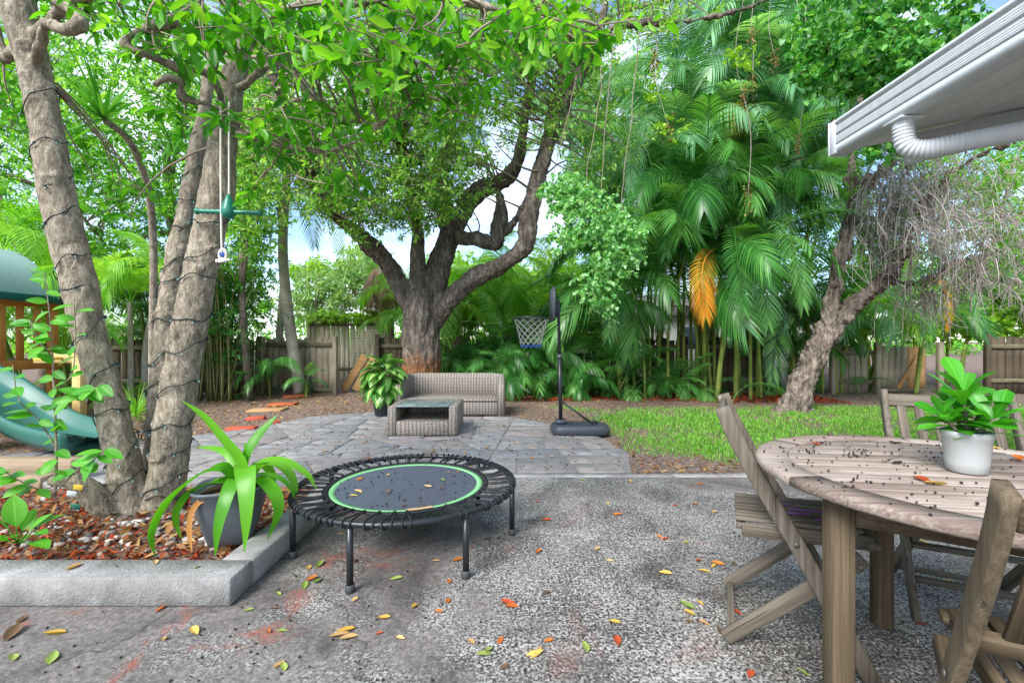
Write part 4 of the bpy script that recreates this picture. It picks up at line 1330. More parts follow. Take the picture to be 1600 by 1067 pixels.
side_chair = make_chair((1.08, 1.745), math.radians(-25.5), "grey folding wooden chair seen side-on at the table's lawn side")
M['chalk'] = m_plain("purple_chalk", srgb(150, 96, 170), 0.95, 0.1, 0, 0.5, 60)
for (x, y, l, w, r_) in ((0.02, -0.045, 0.09, 0.016, 0.05), (0.06, 0.0, 0.12, 0.014, -0.04), (-0.03, 0.045, 0.07, 0.016, 0.02), (0.10, -0.09, 0.06, 0.012, 0.0)):
    mb = MB(); box(mb, (0, 0, 0), (l, w, 0.0016), 0.0005)
    o = part("chalk_mark", mb.mesh("chalk_mark"), M['chalk'], side_chair, True); o.location = (x, y, 0.4612 + x * 0.046 + 0.0078); o.rotation_euler = (0, -0.046, r_)
make_chair((1.92, 1.89), math.radians(-116.5), "folding wooden chair behind the table and white pot, showing back slats")
make_chair((1.12, 0.83), math.radians(61), "cropped folding wooden chair in the bottom corner nearest the camera", True)

# ------------------------------------------------------------------ playset with canvas roof and slide
ps = thing("playset", (-7.4, 5.9, 0), "wooden playset with green canvas roof and green slide", "playset")
def wbox(name, c, s, mat, parent=ps, bev=0.006, rot=None):
    mb = MB(); box(mb, c, s, bev, rot); return part(name, mb.mesh(name), mat, parent)
PX0, PX1, PY0, PY1, PZ = -8.1, -6.72, 5.25, 6.55, 0.86
for x in (PX0, PX1):
    for y in (PY0, PY1):
        wbox("post", (x, y, 0.92), (0.09, 0.09, 1.84), M['cedar'])
for i in range(9):
    wbox("deck_board", (PX0 + 0.08 + i * 0.153, (PY0 + PY1) / 2, PZ), (0.146, 1.36, 0.03), M['cedar_pale'])
for y in (PY0 - 0.058, PY1 + 0.058):
    wbox("beam", ((PX0 + PX1) / 2, y, 1.70), (1.56, 0.025, 0.13), M['cedar'])
    wbox("beam", ((PX0 + PX1) / 2, y, 0.80), (1.56, 0.025, 0.13), M['cedar'])
for x in (PX0 - 0.058, PX1 + 0.058):
    wbox("beam", (x, (PY0 + PY1) / 2, 1.70), (0.025, 1.36, 0.13), M['cedar'])
    wbox("beam", (x, (PY0 + PY1) / 2, 0.80), (0.025, 1.36, 0.13), M['cedar'])
for i in range(4):
    wbox("baluster", (PX1 - 0.18 - i * 0.24, PY0 - 0.030, 1.25), (0.10, 0.022, 0.78), M['cedar'])
    wbox("baluster", (PX1 + 0.030, PY0 + 0.62 + i * 0.22, 1.25), (0.022, 0.10, 0.78), M['cedar'])
# canvas roof: ridge along y, sagging sheets
mb = MB()
n = 12
ridge = np.array([((PX0 + PX1) / 2, 2.52)]); V = []
for j, yv in enumerate(np.linspace(PY0 - 0.25, PY1 + 0.2, n)):
    for (x, z) in ((PX0 - 0.16, 1.66), (PX0 - 0.16, 1.76), (PX0 + 0.22, 2.13), ((PX0 + PX1) / 2, 2.46), (PX1 - 0.24, 2.10), (PX1 + 0.16, 1.76), (PX1 + 0.16, 1.66)):
        V.append((x, yv, z + 0.012 * math.sin(j * 1.9 + x * 5)))
i = np.arange(n - 1)
Q = np.concatenate([np.stack([i * 7 + c, i * 7 + c + 1, (i + 1) * 7 + c + 1, (i + 1) * 7 + c], 1) for c in range(6)])
mb.add(V, None, Q)
# gable triangle facing the camera
mb.add([V[1], V[2], V[3], V[4], V[5]], [(0, 2, 1), (0, 4, 2), (4, 3, 2)])
roof = part("canvas_roof", mb.mesh("canvas_roof"), M['tarp'], ps)
wbox("roof_hem", ((PX0 + PX1) / 2, PY0 - 0.262, 1.712), (PX1 - PX0 + 0.33, 0.02, 0.10), M['tarp_edge'], roof, 0.004)
wbox("roof_hem", (PX1 + 0.172, (PY0 + PY1) / 2, 1.712), (0.02, PY1 - PY0 + 0.46, 0.10), M['tarp_edge'], roof, 0.004)
# slide: trough swept from the deck to the ground
A = np.array([(-6.95, 5.06, 0.90), (-6.45, 4.96, 0.84), (-5.8, 4.84, 0.62), (-5.3, 4.73, 0.38), (-4.85, 4.62, 0.19), (-4.45, 4.53, 0.11), (-4.15, 4.46, 0.09)])
c = catmull(A, 36)
t_ = nrm(np.gradient(c, axis=0))
sd = nrm(np.cross(t_, (0, 0, 1)))
up = np.cross(sd, t_)
prof = [(-0.30, 0.15), (-0.285, 0.17), (-0.25, 0.165), (-0.225, 0.06), (-0.15, 0.012), (0, 0.0), (0.15, 0.012), (0.225, 0.06), (0.25, 0.165), (0.285, 0.17), (0.30, 0.15), (0.28, 0.05), (0.24, -0.02), (0, -0.03), (-0.24, -0.02), (-0.28, 0.05)]
mb = MB(); loft(mb, [[c[i] + sd[i] * a_ + up[i] * b_ for (a_, b_) in prof] for i in range(36)])
part("slide", mb.mesh("slide", True), M['slide'], ps)
for i in range(3):                                         # ladder treads under the slide top
    wbox("step", (-5.75, 4.42, 0.10 + i * 0.22), (0.62, 0.24, 0.035), M['cedar_pale'])
for x in (-6.04, -5.46):
    mb = MB(); beam(mb, (x, 4.30, 0.0), (x, 4.62, 0.80), 0.03, 0.10, (0, 1, 0)); part("step_side", mb.mesh("step_side"), M['cedar'], ps)
wbox("post", (-5.02, 5.20, 0.48), (0.10, 0.09, 0.96), M['yellow_wood'])
mb = MB(); tube(mb, catmull([(-5.36, 5.15, 0.93), (-5.38, 5.08, 0.93), (-5.35, 5.03, 0.92), (-5.20, 5.03, 0.92), (-5.17, 5.08, 0.93), (-5.19, 5.15, 0.93)], 20), 0.018, 8)
part("grab_handle", mb.mesh("grab_handle", True), M['yellow'], ps)
wbox("handle_board", (-5.27, 5.18, 0.93), (0.50, 0.04, 0.12), M['yellow_wood'])
# yellow toy fruit on a step
mb = MB(); lathe(mb, [(0.004, -0.035), (0.03, -0.03), (0.045, 0.0), (0.036, 0.026), (0.004, 0.04)], 14, (-5.58, 4.36, 0.38))
o = part("mango", mb.mesh("mango", True), M['yellow']); tag(o, "small yellow mango lying on a playset step", "fruit")

# ------------------------------------------------------------------ raised bed with concrete kerb
BZ = 0.12
kerb = thing("bed_kerb", (-1.25, 1.98, 0), "low grey concrete kerb around the raised tree bed", "kerb")
def kerb_run(pts, name="kerb_side"):
    mb = MB()
    c, s = pts
    V, T, Q = chamfer_box(*s, 0.007)
    mb.add(V + np.asarray(c), T, Q)
    return part(name, mb.mesh(name), M['curb'], kerb)
kerb_run(((-3.02, 1.975, BZ / 2), (3.66, 0.17, BZ)))
kerb_run(((-1.265, 2.625, BZ / 2 - 0.001), (0.15, 1.124, BZ)))
kerb_run(((-2.27, 3.262, BZ / 2 - 0.002), (2.16, 0.14, BZ)))
mb = MB(); box(mb, (-4.45, 3.30, 0.07), (2.1, 0.15, 0.14), 0.008)
o = part("timber_edging", mb.mesh("timber_edging"), M['cedar_pale']); tag(o, "grey timber edging board at the back of the bed below the slide", "edging")
mb = MB(); box(mb, (-4.7, 3.62, 0.09), (2.4, 0.13, 0.18), 0.008)
o = part("timber_edging", mb.mesh("timber_edging"), M['cedar_pale']); tag(o, "second timber edging board just below the foot of the slide", "edging")
# bed soil
mb = MB()
gx, gy = np.linspace(-4.85, -1.335, 60), np.linspace(2.055, 3.20, 26)
X, Y = np.meshgrid(gx, gy, indexing='ij')
pp = np.stack([X.ravel(), Y.ravel(), np.zeros(X.size)], 1)
dt = np.hypot(pp[:, 0] + 2.15, pp[:, 1] - 2.68)
pp[:, 2] = 0.075 + 0.012 * fbm(pp * 3, 5, 3) + 0.05 * np.exp(-(dt / 0.35) ** 2)
nx, ny_ = 60, 26
ii, jj = np.meshgrid(np.arange(nx - 1), np.arange(ny_ - 1), indexing='ij')
a = (ii * ny_ + jj).ravel()
mb.add(pp, None, np.stack([a, a + ny_, a + ny_ + 1, a + 1], 1))
tag(part("bed_soil", mb.mesh("bed_soil", True), M['soil']), kind='structure')

def bed_z(x, y):
    q = np.stack([x, y, x * 0], 1)
    return 0.075 + 0.012 * fbm(q * 3, 5, 3) + 0.05 * np.exp(-(np.hypot(x + 2.15, y - 2.68) / 0.35) ** 2)
rng = np.random.default_rng(12)
N = 5200
x, y = rng.uniform(-4.3, -1.36, N), 2.06 + rng.beta(1.0, 1.3, N) * 1.12
mb = MB(); mb.add(*scatter_chips(rng, x, y, bed_z(x, y), (0.022, 0.065), (0.14, 0.38), 0.45))
tag(part("bed_mulch", mb.mesh("bed_mulch"), M['mulch']), "red wood mulch filling the raised tree bed", "mulch", kind='stuff')
N = 900
x, y = rng.uniform(-3.4, -1.36, N), rng.uniform(2.15, 3.15, N)
mb = MB(); mb.add(*scatter_chips(rng, x, y, bed_z(x, y) + 0.008, (0.03, 0.09), (0.3, 0.5), 0.45))
tag(part("bed_leaf_litter", mb.mesh("bed_leaf_litter"), M['litter']), "dry brown leaves lying in the raised tree bed", "leaf litter", kind='stuff')
# pebbles
def pebble(mb, c, r, rng):
    V = np.array([(0, 0, 1), (0, 0, -1)] + [(math.cos(b), math.sin(b), 0.55) for b in np.arange(6) * PI / 3] + [(math.cos(b + 0.5), math.sin(b + 0.5), -0.45) for b in np.arange(6) * PI / 3], float)
    V *= rng.uniform(0.8, 1.15, (14, 1))
    V *= np.array([r, r * rng.uniform(0.6, 1.0), r * rng.uniform(0.4, 0.7)])
    b = rng.uniform(0, PI)
    V = V @ np.array([[math.cos(b), -math.sin(b), 0], [math.sin(b), math.cos(b), 0], [0, 0, 1]]).T
    T = []
    for i in range(6):
        j = (i + 1) % 6
        T += [(0, 2 + i, 2 + j), (2 + i, 8 + i, 2 + j), (2 + j, 8 + i, 8 + j), (1, 8 + j, 8 + i)]
    mb.add(V + np.asarray(c), T)
M['pebble'] = m_leaf("bed_pebbles", [srgb(120, 114, 108), srgb(170, 164, 156), srgb(206, 202, 196), srgb(150, 132, 118)], 0.0, 0.8, 0.25)
mb = MB()
for q in range(330):
    x = rng.normal(-1.95, 0.42); y = rng.uniform(2.2, 2.95)
    if x > -1.37 or x < -3.6: continue
    z = bed_z(np.array([x]), np.array([y]))[0]
    pebble(mb, (x, y, z + 0.008), rng.uniform(0.010, 0.032), rng)
tag(part("bed_pebbles", mb.mesh("bed_pebbles", True), M['pebble']), "pale pebbles scattered round the foot of the wrapped trunks", "pebbles", kind='stuff')

# ------------------------------------------------------------------ loose tiles on the bare soil
for (px, py, w, l, rz, mt, lb) in ((460, 619, 0.42, 0.42, 0.55, 'terracotta', "square terracotta tile lying below the grey board fence"),
                                   (442, 632, 0.46, 0.26, 0.06, 'terracotta', "long terracotta tile lying nearer than the square one"),
                                   (418, 641, 0.55, 0.30, 0.05, 'terracotta_pale', "faded tan tile half sunk in the bare soil"),
                                   (400, 655, 0.24, 0.13, 0.25, 'red_brick', "red brick lying on the bare soil beside the tan tile"),
                                   (378, 671, 0.36, 0.12, 0.03, 'red_brick', "thin red brick nearest the wrapped trunks"),
                                   (427, 662, 0.16, 0.10, 0.7, 'red_brick', "broken red brick end at the edge of the paving")):
    mb = MB(); box(mb, (0, 0, 0), (w, l, 0.035 if mt != 'red_brick' else 0.06), 0.006)
    o = part("loose_tile", mb.mesh("loose_tile"), M[mt]); g = G(px, py)
    o.location = (g[0], g[1], 0.008); o.rotation_euler = (0.02, -0.02, rz)
    tag(o, lb, "tile")
# ------------------------------------------------------------------ foliage builders
OVAL = (np.array([(0, 0, 0), (0.30, -0.42, 0.10), (0.30, 0, 0), (0.30, 0.42, 0.10), (0.68, -0.40, 0.02), (0.68, 0, -0.04), (0.68, 0.40, 0.02), (1, 0, -0.10)]),
        np.array([(0, 2, 1), (0, 3, 2), (1, 2, 5), (1, 5, 4), (2, 3, 6), (2, 6, 5), (4, 5, 7), (5, 6, 7)]))
KITE = (np.array([(0, 0, 0), (0.45, -0.5, 0.08), (1, 0, -0.06), (0.45, 0.5, 0.08)]), np.array([(0, 2, 1), (0, 3, 2)]))
HEART = (np.array([(0.08, 0, 0), (-0.06, -0.22, 0.03), (0.22, -0.5, 0.06), (0.62, -0.36, 0.0), (1, 0, -0.14), (0.62, 0.36, 0.0), (0.22, 0.5, 0.06), (-0.06, 0.22, 0.03), (0.5, 0, -0.05)]),
         np.array([(0, 8, 2), (0, 2, 1), (2, 8, 3), (3, 8, 4), (0, 6, 8), (0, 7, 6), (6, 5, 8), (5, 4, 8)]))

def blades(c, d, nrmv, L, W, tmpl):
    """leaves with base c, direction d, face normal nrmv"""
    tv, tf = tmpl
    d = nrm(d)
    s = nrm(np.cross(nrmv, d))
    n = np.cross(d, s)
    V = c[:, None, :] + d[:, None, :] * (tv[None, :, 0:1] * L[:, None, None]) + s[:, None, :] * (tv[None, :, 1:2] * W[:, None, None]) + n[:, None, :] * (tv[None, :, 2:3] * L[:, None, None])
    m = len(tv)
    F = tf[None] + (np.arange(len(c)) * m)[:, None, None]
    return V.reshape(-1, 3), F.reshape(-1, 3)

def sprays(rng, O, D, S, K, L, W, tmpl, droop=0.3, spread=0.9, flat=0.8):
    """K leaves spiralling along each twig (origin O, direction D, length S)"""
    C = len(O)
    D = nrm(D)
    U = nrm(np.cross(D, np.array([0.13, 0.2, 1.0])))
    Vv = np.cross(D, U)
    t = ((np.arange(K) + 0.6) / K)[None, :] + rng.normal(0, 0.05, (C, K))
    a = np.arange(K)[None, :] * 2.4 + rng.uniform(0, 6.28, (C, 1)) + rng.normal(0, 0.3, (C, K))
    sag = -0.25 * (t ** 2)[..., None] * S[:, None, None] * np.array([0, 0, 1.0]) * droop * 2
    pos = O[:, None, :] + D[:, None, :] * (t * S[:, None])[..., None] + sag
    rad = np.cos(a)[..., None] * U[:, None, :] + np.sin(a)[..., None] * Vv[:, None, :]
    dr = D[:, None, :] * 0.55 + rad * spread + np.array([0, 0, -1.0]) * droop + rng.normal(0, 0.18, (C, K, 3))
    dr = nrm(dr).reshape(-1, 3)
    up = np.array([0, 0, 1.0]) * flat + rng.normal(0, 0.45, (C * K, 3))
    l = L * rng.uniform(0.45, 1.2, C * K)
    w = l * W * rng.uniform(0.85, 1.15, C * K)
    return blades(pos.reshape(-1, 3), dr, up, l, w, tmpl)

def sticks(mb, A, B, ra, rb, bend=None, rng=None, seg=4):
    """many thin tapered three-sided twigs"""
    n = len(A)
    ts = np.linspace(0, 1, seg + 1)
    mid = np.zeros((n, 3)) if bend is None else bend
    c = A[:, None, :] * (1 - ts)[None, :, None] + B[:, None, :] * ts[None, :, None] + mid[:, None, :] * (4 * ts * (1 - ts))[None, :, None]
    d = nrm(B - A)
    u = nrm(np.cross(d, np.array([0.3, 0.9, 0.2])))
    v = np.cross(d, u)
    r = ra[:, None] * (1 - ts) + rb[:, None] * ts
    V = []
    for k in range(3):
        b = k * 2 * PI / 3
        V.append(c + (math.cos(b) * u + math.sin(b) * v)[:, None, :] * r[..., None])
    V = np.stack(V, 2).reshape(-1, 3)
    base = (np.arange(n) * (seg + 1) * 3)[:, None]
    Q = []
    for s in range(seg):
        for k in range(3):
            k2 = (k + 1) % 3
            Q.append(np.stack([base[:, 0] + s * 3 + k, base[:, 0] + s * 3 + k2, base[:, 0] + s * 3 + 3 + k2, base[:, 0] + s * 3 + 3 + k], 1))
    mb.add(V, None, np.concatenate(Q))

def blob_points(rng, blobs):
    """twig sites inside ellipsoids given as (px, py, distance, half width px, half height px, half depth m, count)"""
    out = []
    for (px, py, d, a, b, g, n) in blobs:
        q = nrm(rng.normal(0, 1, (n, 3))) * (rng.random((n, 1)) ** (1 / 2.2))
        dd = d + q[:, 2] * g
        out.append(np.stack([(px + q[:, 0] * a - 800) / FPX * dd, dd, H - (py + q[:, 1] * b - 533.5) / FPX * dd], 1))
    return np.concatenate(out)

def foliage(rng, pts, K, L, W, tmpl, twig=0.22, droop=0.3, spread=0.9, centre=None, up=0.25):
    """crown mesh builder: returns leaf builder, twig ends"""
    C = len(pts)
    D = rng.normal(0, 1, (C, 3))
    D[:, 2] = D[:, 2] * 0.5 + up
    if centre is not None:
        D = D + nrm(pts - np.asarray(centre)) * 0.8
    S = twig * rng.uniform(0.6, 1.3, C)
    mb = MB(); mb.add(*sprays(rng, pts, D, S, K, L, W, tmpl, droop, spread))
    return mb, nrm(D), S

def limb(pts, n=30):
    """limb from rows (px, py, distance, radius) -> sampled xyz, radius"""
    q = np.array([[*P(a, b, d), r] for (a, b, d, r) in pts])
    c = catmull(q, n)
    return c[:, :3], np.maximum(c[:, 3], 0.004)

def twig_net(rng, mb, limbs, pts, every, r0=0.012, r1=0.003, maxd=2.6):
    """thin branches from the nearest point of a limb out to a sample of the leaf sites"""
    allp = np.concatenate(limbs)
    sel = pts[rng.random(len(pts)) < every]
    A = []
    B = []
    for p in sel:
        dd = np.linalg.norm(allp - p, axis=1) + np.where(allp[:, 2] > p[2] + 0.6, 0.8, 0)
        i = dd.argmin()
        if dd[i] < maxd and dd[i] > 0.15:
            A.append(allp[i]); B.append(p)
    if not A: return
    A, B = np.array(A), np.array(B)
    n = len(A)
    L = np.linalg.norm(B - A, axis=1)
    sticks(mb, A, B, np.minimum(r0, L * 0.02 + 0.003), np.full(n, r1), rng.normal(0, 0.10, (n, 3)) * L[:, None] + np.array([0, 0, 0.05]) * L[:, None], rng, 5)

# palm frond --------------------------------------------------------------
def frond_mesh(rachis, n=34, llen=0.42, lw=0.020, droop=0.5, vee=0.35, r0=0.010, start=0.14, seed=0, name="frond", gap=0.0, face=None):
    """pinnate frond on a rachis curve (rows xyz)"""
    r = np.random.default_rng(seed)
    c = catmull(rachis, 24)
    tt = nrm(np.gradient(c, axis=0))
    side0 = np.cross(tt, (0, 0, 1.0))
    side0 = np.where(np.linalg.norm(side0, axis=1, keepdims=True) < 0.15, np.cross(tt, c[-1] - c[0] + np.array([1e-3, 2e-3, 0])), side0)
    if face is not None: side0 = np.cross(tt, np.asarray(face, float))
    side0 = nrm(side0)
    for i in range(1, len(side0)):
        if side0[i] @ side0[i - 1] < 0: side0[i] *= -1
    mb = MB()
    tube(mb, c, np.linspace(r0, r0 * 0.25, 24), 4, False)
    f = np.linspace(start, 0.985, n)
    if gap: f = f + r.normal(0, gap, n)
    for s in (-1, 1):
        u = np.clip(f + s * 0.006, 0, 1) * 23
        i = np.minimum(u.astype(int), 22); w = (u - i)[:, None]
        o = c[i] * (1 - w) + c[i + 1] * w
        t = nrm(tt[i] * (1 - w) + tt[i + 1] * w)
        sd = nrm(side0[i] * (1 - w) + side0[i + 1] * w) * s
        up = np.cross(sd * s, t)
        up = nrm(up)
        fw = np.interp(f, [0, 0.3, 0.8, 1.0], [0.45, 0.65, 1.1, 2.2])[:, None]
        d = nrm(sd + t * fw + up * vee + r.normal(0, 0.05, (n, 3)))
        L = (llen * np.interp(f, [0, 0.14, 0.4, 0.75, 1.0], [0.45, 0.7, 1.0, 0.85, 0.42]) * r.uniform(0.9, 1.08, n))[:, None]
        ts = np.array([0, 0.30, 0.65, 1.0])
        ws = np.array([0.35, 1.0, 0.75, 0.04])
        V = []
        for a, wv in zip(ts, ws):
            p = o + d * L * a + np.array([0, 0, -1.0]) * L * droop * a ** 2.0
            dir_ = nrm(d + np.array([0, 0, -1.0]) * droop * 2 * a)
            e = nrm(np.cross(dir_, np.cross(t, dir_) + 1e-6))
            V += [p - e * lw * wv, p + e * lw * wv]
        V = np.stack(V, 1).reshape(-1, 3)
        b = np.arange(n) * 8
        mb.add(V, None, np.concatenate([np.stack([b + 2 * k, b + 2 * k + 1, b + 2 * k + 3, b + 2 * k + 2], 1) for k in range(3)]))
    return mb.mesh(name)

def arch(L, e0, e1, n=7):
    """rachis of length L in the xz plane, elevation e0 at the base and e1 at the tip (degrees)"""
    e = np.radians(np.linspace(e0, e1, n))
    p = np.zeros((n + 1, 3))
    for i in range(n):
        p[i + 1] = p[i] + np.array([math.cos(e[i]), 0, math.sin(e[i])]) * L / n
    return p

FRONDS = [frond_mesh(arch(1.0, e0, e1), 46, 0.29, 0.0056, dr, ve, 0.0075, 0.22, 40 + i) for i, (e0, e1, dr, ve) in enumerate((
    (85, 15, 0.35, 0.35), (75, -20, 0.45, 0.35), (65, -45, 0.5, 0.3), (50, -60, 0.6, 0.25), (80, -50, 0.6, 0.3), (35, -70, 0.7, 0.2), (60, 5, 0.4, 0.4), (20, -80, 0.7, 0.15)))]

def lf(*cols): return [srgb(*c) for c in cols]
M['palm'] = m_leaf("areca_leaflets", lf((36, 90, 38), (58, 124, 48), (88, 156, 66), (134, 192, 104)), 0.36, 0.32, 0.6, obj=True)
M['palm_bright'] = m_leaf("bright_palm_leaflets", lf((83, 150, 37), (117, 187, 54), (154, 211, 76), (185, 226, 109)), 0.5, 0.42, 0.4, obj=True)  # brighter, yellower green than the plain areca leaflets
M['palm_blue'] = m_leaf("bluish_palm_leaflets", lf((66, 122, 78), (95, 159, 103), (129, 190, 132), (176, 225, 178)), 0.42, 0.32, 0.55, obj=True)  # paler, bluer green than the plain areca leaflets
M['palm_orange'] = m_leaf("dying_orange_leaflets", lf((190, 150, 40), (230, 150, 34), (244, 168, 60), (222, 130, 34)), 0.4, 0.5, 0.3)
M['palm_dead'] = m_leaf("dead_palm_leaflets", lf((110, 90, 70), (150, 126, 98), (182, 158, 126)), 0.15, 0.7, 0.2)
M['cane'] = m_bark("palm_cane", srgb(66, 92, 34), srgb(124, 146, 62), srgb(170, 176, 100), 0.8, (1, 1, 6), 0.4)
M['cane_grey'] = m_bark("grey_palm_stem", srgb(108, 102, 88), srgb(156, 150, 134), srgb(190, 184, 168), 0.8, (1, 1, 7), 0.4)
M['oak_leaf'] = m_leaf("big_tree_leaves", lf((79, 140, 41), (113, 180, 59), (153, 212, 88), (194, 232, 131)), 0.5, 0.40, 0.45)
M['near_leaf'] = m_leaf("near_tree_leaves", lf((58, 132, 21), (90, 169, 31), (121, 196, 46), (152, 213, 69)), 0.52, 0.36, 0.45, obj=True)
M['bg_leaf'] = m_leaf("background_leaves", lf((65, 133, 36), (99, 171, 52), (135, 203, 74), (174, 225, 106)), 0.5, 0.45, 0.35)
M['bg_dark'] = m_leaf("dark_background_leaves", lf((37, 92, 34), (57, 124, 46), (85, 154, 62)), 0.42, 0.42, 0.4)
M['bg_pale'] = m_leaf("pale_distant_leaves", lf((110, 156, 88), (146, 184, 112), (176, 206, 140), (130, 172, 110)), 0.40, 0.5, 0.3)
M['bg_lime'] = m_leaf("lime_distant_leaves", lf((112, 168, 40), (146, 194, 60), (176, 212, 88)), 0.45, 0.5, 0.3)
M['vine_leaf'] = m_leaf("vine_leaves", lf((89, 155, 84), (122, 188, 111), (159, 217, 142), (193, 232, 175)), 0.45, 0.36, 0.5)
M['heart_leaf'] = m_leaf("climber_leaves", lf((49, 117, 46), (77, 153, 64), (111, 182, 89), (146, 206, 117)), 0.42, 0.34, 0.5)
M['bark_big'] = m_bark("dark_rough_bark", srgb(34, 29, 26), srgb(84, 74, 66), srgb(160, 148, 136), 0.75, (1, 1, 0.32), 1.6, (srgb(156, 106, 66), 0.58, 0.98))
M['bark_near'] = m_bark("pale_grey_bark", srgb(62, 52, 42), srgb(130, 118, 101), srgb(180, 170, 152), 1.5, (1, 1, 0.4), 0.8, None, (0.52, 0.72), 0.45)
M['bark_lean'] = m_bark("shaggy_pale_bark", srgb(46, 38, 32), srgb(112, 99, 88), srgb(172, 160, 148), 0.9, (1, 1, 0.20), 2.0)
M['bark_bg'] = m_bark("far_bark", srgb(60, 52, 44), srgb(104, 94, 82), srgb(140, 130, 116), 0.8)
M['twig'] = m_plain("brown_twig", srgb(140, 128, 112), 0.85, 0.2, 0, 0.3)
M['twig_pale'] = m_leaf("bare_pale_twigs", lf((140, 130, 122), (176, 168, 160), (200, 192, 186), (156, 142, 128)), 0.0, 0.8, 0.2)

# ------------------------------------------------------------------ big central tree
TD = 8.6
big = thing("large_tree", G(660, 628), "massive dark-barked tree with spreading limbs behind the loveseat", "tree")
LB = [(p_, r_ * 0.87) for p_, r_ in (limb(q, 44) for q in (
    [(660, 640, TD, 0.50), (660, 622, TD, 0.42), (660, 590, TD, 0.375), (659, 540, TD, 0.37), (660, 495, TD, 0.40), (662, 455, TD, 0.36)],
    [(648, 490, TD, 0.22), (618, 432, TD, 0.22), (592, 395, TD - 0.2, 0.19), (552, 362, TD - 0.5, 0.155), (512, 322, TD - 1.0, 0.12), (476, 262, TD - 1.5, 0.09), (446, 180, TD - 2.0, 0.06), (420, 90, TD - 2.3, 0.04)],
    [(655, 480, TD, 0.20), (650, 420, TD - 0.1, 0.18), (652, 360, TD - 0.3, 0.16), (640, 290, TD - 0.6, 0.12), (620, 200, TD - 1.0, 0.09), (600, 90, TD - 1.3, 0.07), (590, -30, TD - 1.5, 0.05)],
    [(674, 478, TD, 0.25), (690, 410, TD + 0.1, 0.25), (712, 350, TD + 0.2, 0.24), (746, 302, TD + 0.2, 0.20), (790, 278, TD + 0.2, 0.16), (812, 240, TD + 0.2, 0.13), (822, 170, TD + 0.1, 0.11), (838, 80, TD, 0.09), (852, -30, TD, 0.07)],
    [(704, 365, TD + 0.2, 0.20), (690, 300, TD + 0.6, 0.18), (700, 220, TD + 0.9, 0.14), (724, 120, TD + 1.2, 0.10), (740, 10, TD + 1.4, 0.07)],
    [(716, 372, TD, 0.17), (744, 374, TD - 0.1, 0.155), (772, 380, TD - 0.15, 0.14), (782, 352, TD - 0.15, 0.12), (784, 318, TD - 0.2, 0.08), (778, 290, TD - 0.2, 0.06)],
    [(774, 372, TD - 0.15, 0.10), (800, 352, TD - 0.1, 0.07), (820, 320, TD, 0.055), (836, 296, TD + 0.1, 0.05)],
    [(678, 505, TD, 0.20), (706, 462, TD - 0.2, 0.19), (744, 432, TD - 0.35, 0.16), (788, 412, TD - 0.5, 0.15), (820, 384, TD - 0.6, 0.145), (826, 340, TD - 0.6, 0.125), (846, 270, TD - 0.7, 0.115), (872, 190, TD - 0.8, 0.105), (905, 112, TD - 0.9, 0.09), (934, 52, TD - 1.0, 0.08), (955, -40, TD - 1.1, 0.06)],
    [(826, 330, TD - 0.6, 0.10), (842, 262, TD - 0.4, 0.10), (858, 190, TD - 0.3, 0.09), (880, 100, TD - 0.2, 0.08), (900, -20, TD - 0.2, 0.06)],
    [(920, 82, TD - 0.95, 0.06), (960, 44, TD - 1.2, 0.055), (1010, 36, TD - 1.5, 0.05), (1080, 32, TD - 1.8, 0.045), (1170, 12, TD - 2.1, 0.035), (1250, -30, TD - 2.4, 0.025)],
    [(930, 58, TD - 1.0, 0.06), (965, 22, TD - 0.9, 0.05), (1030, 4, TD - 0.8, 0.04), (1100, -30, TD - 0.7, 0.03)],
    [(650, 612, TD, 0.20), (622, 640, TD - 0.6, 0.13), (590, 652, TD - 1.0, 0.08), (560, 668, TD - 1.3, 0.035)],
    [(652, 614, TD, 0.16), (610, 632, TD - 0.2, 0.10), (570, 636, TD - 0.4, 0.06), (532, 641, TD - 0.6, 0.02)],
    [(670, 612, TD, 0.2), (700, 632, TD - 0.4, 0.10), (730, 640, TD - 0.6, 0.03)]))]
mb = MB()
for p, r in LB:
    tube(mb, p, r, 16)
trunk = part("trunk", remesh(mb, 0.025, (((3, 3, 1.2), 0.055, 2, False), ((13, 13, 3.5), 0.042, 5, True), ((30, 30, 12), 0.014, 9, False)), "trunk", 3), M['bark_big'], big)
rng = np.random.default_rng(31)
